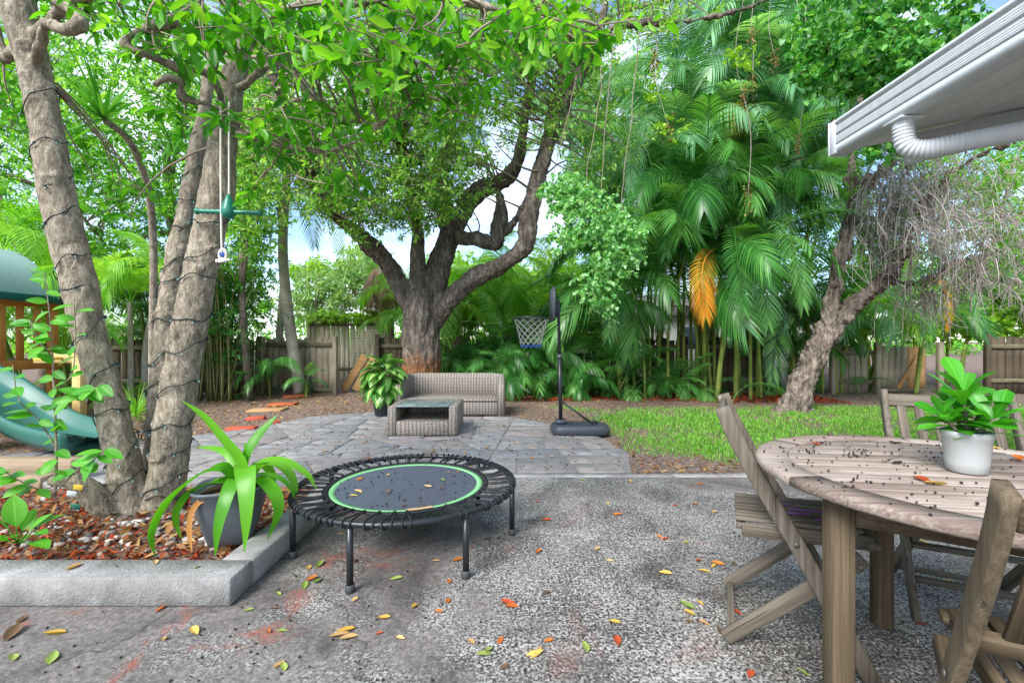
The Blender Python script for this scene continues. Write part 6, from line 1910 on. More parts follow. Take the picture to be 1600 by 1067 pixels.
# dead hanging skirt of an old fan palm beyond the fence
dp = thing("dead_fan_palm", P(600, 0, 13) * [1, 1, 0], "dead brown palm skirt beyond the fence left of the big trunk", "palm")
mb = MB(); tube(mb, [P(602, 590, 13), P(600, 420, 13)], [0.18, 0.15], 10); part("trunk", mb.mesh("trunk", True), M['cane_grey'], dp)
for q in range(12):
    a = q / 12 * 2 * PI
    b = P(600, 418, 13)
    me = frond_mesh(np.array([b, b + [0.3 * math.cos(a), 0.3 * math.sin(a), -0.1], b + [0.55 * math.cos(a), 0.5 * math.sin(a), -0.55], b + [0.6 * math.cos(a), 0.55 * math.sin(a), -1.1]]) - np.array(dp.location), 14, 0.4, 0.025, 0.9, 0.0, 0.012, 0.3, q)
    part("frond", me, M['palm_dead'], dp, True)

# spiky dracaena head among the near branches
dr = thing("spiky_dracaena", P(245, 620, 4.2) * [1, 1, 0], "spiky dracaena with sword leaves between the wrapped trunks", "plant")
mb = MB(); tube(mb, catmull([P(240, 700, 4.4), P(238, 560, 4.3), P(240, 400, 4.2), (P(232, 300, 4.0)), P(205, 225, 3.7), P(165, 188, 3.5)], 30), np.linspace(0.035, 0.024, 30), 10); part("stem", mb.mesh("stem", True), M['bark_near'], dr)
M['spiky'] = m_leaf("sword_leaves", lf((52, 124, 36), (80, 158, 48), (118, 188, 76)), 0.4, 0.4, 0.4, obj=True)
def rosette(parent, c, axis, n, L, w, seed, mat='spiky', droop=0.25):
    rg = np.random.default_rng(seed)
    ax = nrm(np.asarray(axis, float))
    for q in range(n):
        d = nrm(rg.normal(0, 1, 3)); d = nrm(d + ax * rg.uniform(0.1, 1.2))
        l = L * rg.uniform(0.75, 1.1)
        p = [c, c + d * l * 0.5, c + d * l + np.array([0, 0, -droop * l * (1 - abs(d[2]))])]
        mb = MB(); ribbon(mb, np.array(p) - np.array(parent.location), [w * 0.5, w, w * 0.8, w * 0.4, 0.001], np.cross(d, (0.1, 0.2, 1)), 0.3, 6)
        part("leaf", mb.mesh("leaf", True), M[mat], parent, True)
rosette(dr, P(163, 186, 3.5), (-0.1, -0.3, 0.7), 46, 0.52, 0.014, 1)
rosette(dr, P(268, 225, 3.9), (0.2, -0.2, -0.2), 24, 0.42, 0.012, 2)
rosette(dr, P(285, 215, 3.8), (0.1, -0.3, 0.3), 20, 0.40, 0.012, 3)

# bamboo-like clump behind the wrapped trunk
bam = thing("bamboo_clump", G(345, 622) , "dark bamboo clump of thin upright canes left of the grey fence", "bamboo")
rg = np.random.default_rng(44)
M['bamboo'] = m_bark("thin_canes", srgb(60, 66, 34), srgb(112, 112, 66), srgb(150, 146, 100), 0.8, (1, 1, 5), 0.3)
bpts = []
for q in range(46):
    b0 = P(340 + rg.normal(0, 16), 620, 8.8 + rg.normal(0, 0.25)); b0[2] = -0.02
    tip = b0 + np.array([rg.normal(0.15, 0.42), rg.normal(0, 0.35), rg.uniform(2.0, 3.6)])
    mb = MB(); c = catmull([b0, (b0 * 0.5 + tip * 0.5) + np.array([-(tip - b0)[0] * 0.22, 0, 0.1]), tip], 12); tube(mb, c, np.linspace(0.014, 0.006, 12), 5)
    part("cane", mb.mesh("cane", True), M['bamboo'], bam)
    for k in range(11):
        bpts.append(c[int(rg.integers(4, 12))] + rg.normal(0, 0.16, 3))
bpts = np.array(bpts)
cb, D_, S_ = foliage(rg, bpts, 9, 0.15, 0.17, KITE, 0.25, 0.5, 0.7)
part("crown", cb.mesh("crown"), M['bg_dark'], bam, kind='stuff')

# ------------------------------------------------------------------ background trees
def bg_tree(px, d, trunk_top, blobs, label, mat, K, L, W, seed, r=0.14, name="background_tree", tmpl=KITE, group="trees around the yard", base_py=None):
    rg = np.random.default_rng(seed)
    b = P(px, 0, d); b[2] = -0.02
    th = thing(name, b, label, "tree", group)
    t = P(*trunk_top)
    lm = [catmull([b, b * 0.5 + t * 0.5 + rg.normal(0, 0.15, 3) * [1, 1, 0], t], 16)]
    mb = MB(); tube(mb, lm[0], np.linspace(r, r * 0.5, 16), 10)
    for q in range(6):
        s = lm[0][int(rg.integers(7, 14))]
        e = blob_points(rg, [(*blobs[int(rg.integers(0, len(blobs)))][:6], 1)])[0]
        c = catmull([s, s * 0.5 + e * 0.5 + np.array([0, 0, 0.15]), e], 10); lm.append(c)
        tube(mb, c, np.linspace(r * 0.4, r * 0.1, 10), 7)
    part("trunk", mb.mesh("trunk", True), M['bark_bg'], th)
    pts = blob_points(rg, blobs)
    pts = pts[pts[:, 2] > 0.15]
    cb, D_, S_ = foliage(rg, pts, K, L, W, tmpl, L * 2.4, 0.3, 0.9)
    part("crown", cb.mesh("crown"), M[mat], th, kind='stuff')
    mb = MB(); twig_net(rg, mb, lm, pts, 0.12, 0.02, 0.004, 4); 
    if mb.n: part("twigs", mb.mesh("twigs"), M['twig'], th, kind='stuff')
    return th
bg_tree(70, 9.2, (70, 250, 9.2), [(60, 130, 8.8, 130, 130, 1.4, 420), (150, 250, 9.0, 110, 90, 1.2, 300), (0, 330, 8.8, 80, 100, 1.2, 220), (150, 400, 9.2, 120, 80, 1.0, 200)], "leafy green tree behind the canvas roof", 'bg_leaf', 14, 0.13, 0.42, 201)
bg_tree(255, 9.6, (260, 240, 9.4), [(250, 120, 9.0, 130, 120, 1.4, 440), (330, 240, 9.2, 100, 110, 1.2, 340), (240, 340, 9.4, 110, 80, 1.2, 230), (330, 420, 9.6, 70, 70, 1.0, 130), (398, 430, 10.6, 36, 90, 0.8, 170), (410, 330, 10.2, 30, 60, 0.7, 70)], "leafy green tree behind the rope swing", 'bg_leaf', 14, 0.12, 0.42, 202)
bg_tree(390, 8.6, (385, 260, 8.4), [(385, 200, 8.2, 80, 120, 1.0, 300), (385, 330, 8.4, 50, 90, 0.8, 180), (430, 90, 8.0, 90, 80, 1.0, 200)], "dense leafy tree above the bamboo clump", 'oak_leaf', 14, 0.12, 0.42, 203, 0.075)
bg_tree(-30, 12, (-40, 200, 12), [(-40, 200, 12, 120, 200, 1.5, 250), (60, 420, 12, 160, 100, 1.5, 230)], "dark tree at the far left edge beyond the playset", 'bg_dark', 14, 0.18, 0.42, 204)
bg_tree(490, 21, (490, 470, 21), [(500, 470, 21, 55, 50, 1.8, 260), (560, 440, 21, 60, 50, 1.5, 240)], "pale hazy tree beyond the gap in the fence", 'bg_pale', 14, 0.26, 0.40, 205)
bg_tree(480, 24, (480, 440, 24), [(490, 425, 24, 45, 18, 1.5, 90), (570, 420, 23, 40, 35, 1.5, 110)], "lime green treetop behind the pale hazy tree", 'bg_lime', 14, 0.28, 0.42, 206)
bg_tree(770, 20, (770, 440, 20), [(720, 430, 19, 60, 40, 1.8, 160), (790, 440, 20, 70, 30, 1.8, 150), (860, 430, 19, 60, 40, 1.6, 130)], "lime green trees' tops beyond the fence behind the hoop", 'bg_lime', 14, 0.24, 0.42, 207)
bg_tree(960, 14, (960, 300, 14), [(905, 130, 13, 40, 100, 1.2, 120), (925, 240, 13, 50, 70, 1.2, 130), (950, 320, 14, 60, 90, 1.6, 220), (1000, 160, 14, 90, 110, 1.6, 240), (930, 430, 14, 70, 70, 1.4, 190)], "mid green tree between the big tree and the palm grove", 'bg_leaf', 14, 0.16, 0.42, 208)
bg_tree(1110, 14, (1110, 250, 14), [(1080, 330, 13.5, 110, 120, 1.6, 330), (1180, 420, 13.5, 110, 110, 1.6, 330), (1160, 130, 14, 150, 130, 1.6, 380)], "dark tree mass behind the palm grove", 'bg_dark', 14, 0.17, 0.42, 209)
bg_tree(1350, 13, (1350, 300, 13), [(1330, 380, 12.5, 90, 120, 1.4, 260), (1420, 420, 12.5, 100, 90, 1.4, 260), (1300, 180, 13, 100, 130, 1.4, 260), (1480, 280, 12.6, 110, 100, 1.4, 240)], "green tree behind the leaning trunk", 'bg_leaf', 14, 0.15, 0.42, 210)
bg_tree(1560, 11.5, (1560, 330, 11.5), [(1560, 330, 11.2, 100, 110, 1.3, 330), (1520, 470, 11.0, 110, 60, 1.2, 260), (1640, 430, 11, 90, 110, 1.2, 200), (1600, 240, 11.5, 80, 60, 1.2, 120)], "light green shrubby tree at the right edge above the dark fence", 'bg_leaf', 14, 0.12, 0.42, 211)
bg_tree(1660, 10.6, (1640, 470, 10.6), [(1600, 490, 10.4, 60, 35, 0.8, 110), (1660, 430, 10.4, 70, 70, 0.8, 130), (1480, 505, 10.6, 110, 26, 0.6, 120), (1540, 470, 10.6, 80, 40, 0.6, 90)], "bright broad-leaved shrub over the dark fence at the right edge", 'bg_lime', 10, 0.17, 0.62, 212, 0.07, "background_shrub", OVAL)
# leafy creeper on the far fence in the gap
ck = thing("creeper", P(560, 0, 13.5) * [1, 1, 0], "bright creeper spilling over the pale fence beyond the gap", "creeper")
rg = np.random.default_rng(77)
pts = blob_points(rg, [(520, 497, 13.4, 45, 9, 0.3, 70), (575, 495, 13.4, 35, 10, 0.3, 60)])
cb, _, _ = foliage(rg, pts, 8, 0.12, 0.85, HEART, 0.2, 0.4, 0.9); part("crown", cb.mesh("crown"), M['bg_lime'], ck, kind='stuff')
mb = MB(); sticks(mb, pts, pts + rg.normal(0, 0.2, pts.shape), np.full(len(pts), 0.006), np.full(len(pts), 0.003)); part("stem", mb.mesh("stem"), M['twig'], ck, kind='stuff')
# far wood closing the horizon
rg = np.random.default_rng(303)
N = 1500
a = rg.uniform(-1.15, 1.15, N); dist = rg.uniform(34, 46, N)
z = rg.random(N) ** 1.3 * (3.0 + 1.4 * np.sin(a * 9) + 0.8 * np.sin(a * 23))
pts = np.stack([np.tan(a) * dist, dist, z], 1)
cb, _, _ = foliage(rg, pts, 12, 0.55, 0.5, KITE, 1.3, 0.2, 0.9)
tag(part("distant_treeline", cb.mesh("distant_treeline"), M['bg_leaf']), "low distant wood closing the view beyond the fences", "woods", kind='stuff')

# ------------------------------------------------------------------ leaning shaggy tree at the right
ln = thing("leaning_tree", G(1240, 642), "leaning gnarled tree with shaggy pale bark and bare hanging twigs", "tree")
LD = 7.3
LL = [(p_, r_ * 0.58) for p_, r_ in (limb(q, 40) for q in (
    [(1232, 655, LD, 0.42), (1240, 632, LD, 0.33), (1256, 590, LD, 0.25), (1276, 545, LD, 0.235), (1305, 505, LD, 0.235), (1335, 475, LD - .05, 0.19), (1372, 446, LD - .15, 0.15), (1400, 415, LD - .3, 0.10), (1420, 370, LD - .5, 0.07), (1450, 310, LD - .8, 0.06), (1500, 262, LD - 1.1, 0.05), (1570, 225, LD - 1.4, 0.035), (1650, 205, LD - 1.7, 0.02)],
    [(1290, 520, LD, 0.17), (1300, 470, LD, 0.15), (1312, 410, LD, 0.14), (1328, 350, LD, 0.125), (1348, 300, LD - .1, 0.10), (1385, 262, LD - .3, 0.07), (1430, 225, LD - .5, 0.05), (1490, 180, LD - .7, 0.04)],
    [(1318, 390, LD, 0.10), (1326, 330, LD + .1, 0.08), (1330, 270, LD + .2, 0.07), (1340, 190, LD + .3, 0.06), (1360, 80, LD + .3, 0.05), (1380, -40, LD + .3, 0.04)],
    [(1392, 425, LD - .3, 0.07), (1382, 370, LD - .2, 0.06), (1398, 320, LD - .2, 0.05), (1420, 260, LD - .2, 0.04)],
    [(1380, 440, LD - .1, 0.06), (1440, 440, LD - .4, 0.04), (1500, 410, LD - .7, 0.03), (1570, 390, LD - .9, 0.02)],
    [(1232, 635, LD, 0.14), (1205, 652, LD - .2, 0.09), (1185, 660, LD - .25, 0.03)], [(1250, 640, LD, 0.12), (1276, 656, LD - .2, 0.08), (1292, 664, LD - .3, 0.02)]))]
rg = np.random.default_rng(8)
mb = MB()
for p, r in LL: tube(mb, p, r, 14)
for q in range(46):                                        # burls
    p, r = LL[0] if q < 34 else LL[1]
    i = int(rg.integers(2, 26))
    d = nrm(rg.normal(0, 1, 3) + [-0.5, -0.4, 0])
    rr_ = rg.uniform(0.05, 0.10)
    c = p[i] + d * r[i] * 0.95
    tube(mb, [c - d * rr_ * 0.5, c, c + d * rr_ * 0.35, c + d * rr_ * 0.6], [rr_ * 0.6, rr_, rr_ * 0.75, rr_ * 0.2], 8)
part("trunk", remesh(mb, 0.019, (((9, 9, 4), 0.055, 12, False), ((20, 20, 3), 0.065, 15, True), ((45, 45, 10), 0.022, 19, False)), "trunk", 2), M['bark_lean'], ln)
# weeping bare twigs: primary hangers, each with forked side shoots
src = np.concatenate([LL[0][0][22:], LL[1][0][16:], LL[4][0][6:], LL[3][0][10:]])
N = 300
o = src[rg.integers(0, len(src), N)] + rg.normal(0, 0.10, (N, 3))
extra = blob_points(rg, [(1420, 300, 6.6, 80, 60, 0.5, 70), (1490, 330, 6.3, 90, 80, 0.5, 100), (1560, 360, 6.0, 80, 100, 0.5, 80), (1370, 330, 6.9, 50, 60, 0.4, 36), (1450, 250, 6.4, 110, 40, 0.5, 60)])
o = np.concatenate([o, extra]); N = len(o)
az = rg.uniform(0, 2 * PI, N)
out = np.stack([np.cos(az) * 0.5 + 0.1, np.sin(az) * 0.5, np.zeros(N)], 1)
Lh = rg.uniform(0.35, 1.0, N)
e = o + out * Lh[:, None] * 0.55 + np.array([0, 0, -1.0]) * Lh[:, None] * rg.uniform(0.5, 1.0, (N, 1))
bend = out * Lh[:, None] * 0.16 + np.array([0, 0, 0.10]) * Lh[:, None]
mb = MB()
sticks(mb, o, e, np.full(N, 0.0075), np.full(N, 0.003), bend, rg, 5)
for k in range(5):
    f = rg.uniform(0.25, 0.95, (N, 1))
    s = o * (1 - f) + e * f + bend * (4 * f * (1 - f))
    t = s + rg.normal(0, 0.13, (N, 3)) + np.array([0, 0, -0.16]) * rg.uniform(0.3, 1.4, (N, 1))
    sticks(mb, s, t, np.full(N, 0.0045), np.full(N, 0.0018), rg.normal(0, 0.02, (N, 3)), rg, 3)
part("bare_twigs", mb.mesh("bare_twigs"), M['twig_pale'], ln, kind='stuff')
pts = np.concatenate([src[rg.integers(0, len(src), 260)] + rg.normal(0, 0.35, (260, 3)), blob_points(rg, [(1560, 270, 6.2, 60, 50, 0.4, 70), (1580, 380, 6.0, 50, 90, 0.4, 80), (1340, 300, 7.2, 30, 60, 0.3, 40)])])
cb, _, _ = foliage(rg, pts, 10, 0.085, 0.16, KITE, 0.2, 0.7, 0.6); part("crown", cb.mesh("crown"), M['bg_leaf'], ln, kind='stuff')

# ------------------------------------------------------------------ climbers and hanging vines
def vines(name, label, cat, blobs, strands, mat, K, L, W, tmpl, seed, twig=0.16, smat='twig', r=0.006, droop=0.5):
    rg = np.random.default_rng(seed)
    pts = blob_points(rg, blobs)
    base = pts.mean(0) * [1, 1, 0]
    th = thing(name, base, label, cat)
    cb, D_, S_ = foliage(rg, pts, K, L, W, tmpl, twig, droop, 0.9, None, -0.15)
    part("crown", cb.mesh("crown"), M[mat], th, kind='stuff')
    mb = MB()
    for s in strands:
        c = catmull([P(*q) for q in s], 24)
        c = c + np.cumsum(rg.normal(0, 0.012, c.shape), 0) * [1, 1, 0.2]
        tube(mb, c, np.linspace(r * 1.4, r * 0.6, 24), 5)
    part("stem", mb.mesh("stem", True), M[smat], th)
    return th
vines("vine_curtain", "rounded curtain of pale green vine hanging right of the basketball pole", "vine",
      [(895, 305, 6.8, 48, 40, 0.35, 170), (925, 350, 6.7, 56, 54, 0.4, 240), (960, 385, 6.6, 44, 54, 0.4, 190), (935, 440, 6.6, 32, 44, 0.3, 90), (890, 375, 6.8, 36, 30, 0.3, 70), (985, 370, 6.6, 20, 30, 0.25, 40), (870, 300, 6.9, 25, 22, 0.25, 36), (945, 475, 6.6, 14, 20, 0.2, 20)],
      [[(940, 40, 7.0), (930, 150, 6.9), (905, 280, 6.8), (915, 400, 6.7)], [(960, 40, 7.0), (950, 180, 6.8), (945, 320, 6.7), (940, 470, 6.6)], [(1000, 35, 6.9), (985, 200, 6.7), (975, 330, 6.6), (985, 400, 6.6)], [(900, 120, 7.2), (880, 220, 7.0), (872, 310, 6.9)]],
      'vine_leaf', 11, 0.060, 0.85, HEART, 71)
vines("climbing_vine", "dark heart-leaved climber high up beside the gutter", "vine",
      [(1380, 60, 5.6, 90, 60, 0.5, 180), (1450, 90, 5.4, 80, 60, 0.5, 170), (1340, 110, 5.8, 60, 50, 0.4, 110), (1280, 100, 6.0, 46, 50, 0.4, 80), (1400, -20, 5.6, 150, 50, 0.6, 150), (1510, 20, 5.2, 40, 40, 0.4, 40), (1375, 215, 5.8, 40, 34, 0.3, 46), (1390, 150, 5.6, 50, 40, 0.4, 70), (1260, 60, 6.2, 40, 60, 0.4, 50)],
      [[(1400, -80, 5.6), (1390, 60, 5.6), (1380, 200, 5.7), (1350, 330, 6.4)], [(1450, -60, 5.4), (1440, 80, 5.4), (1400, 160, 5.6)], [(1300, -60, 6.0), (1290, 100, 6.0), (1300, 200, 6.2)]],
      'heart_leaf', 9, 0.085, 0.85, HEART, 72, 0.2)
# hanging bare vine strands with withered clusters
hv = thing("hanging_vine", P(1150, 0, 7.4) * [1, 1, 0], "thin bare vine strands with withered brown clusters hanging before the palms", "vine")
rg = np.random.default_rng(15)
mb, cl = MB(), []
for (px, y0, y1, d) in ((1032, 0, 110, 7.2), (1046, 10, 200, 7.1), (1163, 30, 310, 7.0), (1182, 10, 130, 7.1), (1208, 0, 90, 7.0), (1245, 40, 230, 6.9), (1275, 0, 90, 6.8)):
    a_, b_ = P(px, y0 - 40, d), P(px + rg.normal(0, 8), y1, d)
    c = catmull([a_, a_ * 0.66 + b_ * 0.34 + rg.normal(0, 0.10, 3), a_ * 0.33 + b_ * 0.67 + rg.normal(0, 0.08, 3), b_], 24)
    tube(mb, c, 0.0038, 5)
    for f in ([23] if y1 - y0 < 120 else [12, 23]):
        for q in range(70): cl.append(c[f] + rg.normal(0, 1, 3) * [0.035, 0.035, 0.12])
part("strands", mb.mesh("strands", True), M['twig_pale'], hv, kind='stuff')
cl = np.array(cl)
cb = MB(); cb.add(*blades(cl, rg.normal(0, 1, cl.shape), rg.normal(0, 1, cl.shape), rg.uniform(0.02, 0.05, len(cl)), rg.uniform(0.015, 0.03, len(cl)), KITE))
part("withered_clusters", cb.mesh("withered_clusters"), M['litter'], hv, kind='stuff')
pts = blob_points(rg, [(1160, 95, 7.0, 30, 26, 0.2, 26), (1050, 200, 7.1, 24, 24, 0.2, 16), (1020, 155, 7.1, 20, 20, 0.2, 10)])
cb, _, _ = foliage(rg, pts, 7, 0.06, 0.85, HEART, 0.12, 0.5); part("yellowing_leaves", cb.mesh("yellowing_leaves"), M['bg_lime'], hv, kind='stuff')
mb = MB()
c0 = P(1155, 165, 7.9)
for q in range(60):                                        # yellow flower spray of a palm
    a_ = c0 + rg.normal(0, 0.04, 3)
    b_ = c0 + np.array([rg.normal(-0.05, 0.12), rg.normal(0, 0.10), -rg.uniform(0.25, 0.62)])
    tube(mb, catmull([a_, a_ * 0.5 + b_ * 0.5 + np.array([rg.normal(0, 0.06), 0, 0.05]), b_], 6), 0.006, 4)
M['flower'] = m_leaf("palm_flower", lf((150, 150, 40), (176, 168, 60), (130, 134, 44)), 0.2, 0.6, 0.2)
part("flower_spray", mb.mesh("flower_spray"), M['flower'], grove, kind='stuff')

# ------------------------------------------------------------------ potted strap-leaved lily on the bed corner
pot = thing("potted_lily", (-1.455, 2.33, 0.095), "strap-leaved lily in a grey pot at the corner of the raised bed", "potted plant")
PD = 2.30
mb = MB(); lathe(mb, [(0.100, 0.0), (0.108, 0.006), (0.134, 0.09), (0.160, 0.19), (0.176, 0.272), (0.181, 0.276), (0.181, 0.288), (0.168, 0.288), (0.162, 0.262), (0.01, 0.255)], 40, (0, 0, 0), True, 0.35)
pt = part("pot", mb.mesh("pot", True), M['pot_grey'], pot, True); pt.rotation_euler = (0, 0, 0.35)
mb = MB(); lathe(mb, [(0.160, 0.255), (0.10, 0.268), (0.01, 0.272)], 24, (0, 0, 0), True, 0.35); part("soil", mb.mesh("soil", True), M['potting_soil'], pot, True)
SC = np.array([-1.40, 2.31, 0.36])
M['lily'] = m_leaf("strap_leaves", lf((66, 142, 24), (90, 168, 32), (120, 190, 50)), 0.45, 0.34, 0.45, obj=True)
M['lily_dead'] = m_leaf("brown_strap_leaf", lf((150, 100, 50), (186, 134, 74)), 0.2, 0.6, 0.2)
mb = MB(); tube(mb, [SC + [0, 0, -0.01], SC + [0.01, 0, 0.06], SC + [0.02, 0, 0.11]], [0.035, 0.032, 0.02], 12); part("stem", mb.mesh("stem", True), M['lily'], pot)
LEAVES = [  # px, py, distance along the leaf; half width
    ([(378, 745, 2.30), (376, 722, 2.30), (350, 690, 2.32), (318, 652, 2.35), (284, 626, 2.38)], 0.034, (0.7, -0.4, 0.5)),
    ([(374, 745, 2.31), (386, 705, 2.33), (402, 680, 2.36), (418, 663, 2.38), (434, 648, 2.40)], 0.022, (0.8, -0.2, -0.5)),
    ([(368, 748, 2.30), (350, 728, 2.26), (312, 738, 2.20), (262, 778, 2.14), (236, 830, 2.10), (242, 868, 2.08)], 0.032, (0.2, 1, 0.2)),
    ([(380, 748, 2.28), (382, 730, 2.20), (386, 752, 2.12), (386, 800, 2.07), (382, 862, 2.06)], 0.040, (1, 0, 0)),
    ([(372, 752, 2.28), (366, 750, 2.20), (354, 778, 2.12), (342, 820, 2.08), (336, 868, 2.07)], 0.030, (1, 0.1, 0)),
    ([(386, 745, 2.29), (402, 724, 2.26), (440, 720, 2.24), (478, 740, 2.24), (494, 764, 2.24)], 0.024, (0.2, 1, 0.3)),
    ([(386, 750, 2.30), (410, 728, 2.34), (442, 730, 2.36), (460, 760, 2.36), (452, 800, 2.34)], 0.026, (0.5, 0.8, 0)),
    ([(384, 752, 2.28), (404, 748, 2.20), (428, 770, 2.16), (434, 800, 2.15), (418, 842, 2.14)], 0.030, (0.6, 0.7, 0)),
    ([(366, 752, 2.30), (340, 750, 2.24), (300, 764, 2.20), (278, 790, 2.18), (274, 815, 2.17), (284, 842, 2.16)], 0.022, (0.4, 0.9, 0)),
    ([(376, 745, 2.32), (356, 710, 2.38), (336, 700, 2.42), (308, 698, 2.46)], 0.018, (0.3, 0.6, 0.6)),
    ([(388, 748, 2.32), (406, 722, 2.40), (424, 738, 2.46), (430, 768, 2.48)], 0.022, (0.7, 0.5, 0)),
    ([(372, 750, 2.33), (345, 745, 2.38), (315, 770, 2.42), (302, 800, 2.42)], 0.022, (0.5, 0.7, 0)),
    ([(380, 742, 2.31), (384, 715, 2.33), (382, 690, 2.35)], 0.014, (0.9, -0.2, 0)),
    ([(388, 752, 2.27), (398, 742, 2.24), (420, 742, 2.24), (448, 755, 2.28), (466, 790, 2.32)], 0.018, (0.3, 0.9, 0))]
for pts_, w, sd in LEAVES:
    w *= 1.18
    mb = MB(); ribbon(mb, [P(*q) for q in pts_], [w * 0.7, w * 0.95, w, w * 0.85, w * 0.55, 0.002], sd, 0.22, 20)
    part("leaf", mb.mesh("leaf", True), M['lily'], pot)
mb = MB(); ribbon(mb, [P(*q) for q in ((366, 768, 2.20), (318, 780, 2.16), (300, 800, 2.14), (296, 830, 2.12), (300, 862, 2.10))], [0.008, 0.012, 0.014, 0.012, 0.002], (1, 0.2, 0), 0.3, 14)
part("leaf", mb.mesh("leaf", True), M['lily_dead'], pot, label="withered brown strap leaf")

# ------------------------------------------------------------------ variegated plant in a black pot beside the loveseat
g = G(599, 650)
dp2 = thing("potted_dieffenbachia", (g[0], g[1], 0.014), "green and cream striped leafy plant in a black pot beside the loveseat", "potted plant")
mb = MB(); lathe(mb, [(0.115, 0.0), (0.12, 0.004), (0.155, 0.21), (0.170, 0.215), (0.172, 0.262), (0.158, 0.262), (0.150, 0.235), (0.01, 0.232)], 28); part("pot", mb.mesh("pot", True), M['pot_black'], dp2, True)
mb = MB(); lathe(mb, [(0.152, 0.236), (0.08, 0.246), (0.01, 0.248)], 20); part("soil", mb.mesh("soil", True), M['potting_soil'], dp2, True)
def m_varieg():
    t = NT("striped_leaf")
    v = t.n('TexCoord').outputs['UV']
    sx = t.n('SeparateXYZ'); t.t.links.new(v, sx.inputs[0])
    u = t.math('ABSOLUTE', t.math('SUBTRACT', sx.outputs['Y'], 0.5))
    st = t.math('SINE', t.math('MULTIPLY', t.math('ADD', sx.outputs['X'], t.math('MULTIPLY', u, -0.9)), 30.0))
    cen = t.math('SUBTRACT', 1.0, t.math('MULTIPLY', u, 2.4))
    f = t.math('ADD', t.math('MULTIPLY', st, 0.28), cen)
    c = t.ramp(f, [(0.30, srgb(58, 128, 40)), (0.62, srgb(120, 172, 70)), (0.90, srgb(206, 222, 150))])
    oi = t.n('ObjectInfo').outputs['Random']
    c = t.mix(t.math('MULTIPLY', oi, 0.4), c, srgb(110, 168, 62))
    p = t.principled(c, 0.38, 0.4)
    tr_ = t.n('BsdfTranslucent'); t.set(tr_, 'Color', c)
    mx = t.n('MixShader'); mx.inputs['Fac'].default_value = 0.3
    t.t.links.new(p, mx.inputs[1]); t.t.links.new(tr_.outputs[0], mx.inputs[2])
    return t.done(mx.outputs[0])
M['varieg'] = m_varieg()

def broad_leaf(n=9, half=4, w=0.42, curl=0.35, fold=0.25, tip=1.0, prof=None):
    """unit-length broad leaf along +x with UVs; arched and folded"""
    mb = MB()
    V, U = [], []
    for i in range(n):
        f = i / (n - 1)
        ww = w * 0.5 * (math.sin(PI * min(1, f ** 0.85 * 0.97 + 0.02)) ** 0.8 if prof is None else np.interp(f, *prof))
        for j in range(-half // 2, half // 2 + 1):
            y = j / (half / 2)
            V.append((f - curl * 0.25 * f * f, y * ww, -curl * f * f * 0.6 + abs(y) * ww * fold))
            U.append((f, 0.5 + y * 0.5))
    m = half + 1
    Q = [(i * m + j, (i + 1) * m + j, (i + 1) * m + j + 1, i * m + j + 1) for i in range(n - 1) for j in range(half)]
    mb.add(V, None, Q)
    me = mb.mesh("leaf", True)
    uv = me.uv_layers.new(name="leaf")
    vi = np.empty(len(me.loops), np.int32); me.loops.foreach_get('vertex_index', vi)
    uv.data.foreach_set('uv', np.array(U, np.float32)[vi].ravel())
    return me
VL = [broad_leaf(w=w, curl=c) for w, c in ((0.56, 0.5), (0.60, 0.8), (0.54, 1.1))]
def put_leaf(parent, me, mat, base, d, L, roll=0.0, up=(0, 0, 1)):
    o = part("leaf", me, mat, parent, True)
    R = frame_from(d, up)
    o.matrix_local = Matrix.Translation(Vector(base)) @ Matrix(R.tolist()).to_4x4() @ Matrix.Rotation(roll, 4, 'X') @ Matrix.Diagonal((L, L, L, 1))
    return o
rg = np.random.default_rng(6)
for q in range(5):
    a = q * 1.25
    mb = MB(); tube(mb, catmull([(0.05 * math.cos(a), 0.05 * math.sin(a), 0.24), (0.07 * math.cos(a), 0.07 * math.sin(a), 0.42), (0.11 * math.cos(a), 0.11 * math.sin(a), 0.62)], 8), np.linspace(0.016, 0.011, 8), 7); part("stem", mb.mesh("stem", True), M['cane'], dp2, True)
for q in range(78):
    h = rg.uniform(0.40, 0.80)
    a = q * 2.4 + rg.normal(0, 0.3)
    el = np.interp(h, [0.4, 0.62, 0.80], [-0.55, 0.05, 0.85]) + rg.normal(0, 0.15)
    d = np.array([math.cos(a) * math.cos(el), math.sin(a) * math.cos(el), math.sin(el)])
    rr_ = np.interp(h, [0.4, 0.6, 0.8], [0.12, 0.13, 0.05])
    put_leaf(dp2, VL[q % 3], M['varieg'], (rr_ * math.cos(a), rr_ * math.sin(a), h), d, rg.uniform(0.24, 0.34), rg.normal(0, 0.25))
for q in range(7):
    a = rg.uniform(0, 6.28)
    d = np.array([math.cos(a) * 0.35, math.sin(a) * 0.35, -1.0])
    me = VL[2].copy(); me.materials.clear()
    put_leaf(dp2, me, M['lily_dead'], (0.12 * math.cos(a), 0.12 * math.sin(a), 0.46), d, 0.20, 0, (math.cos(a), math.sin(a), 0.2))

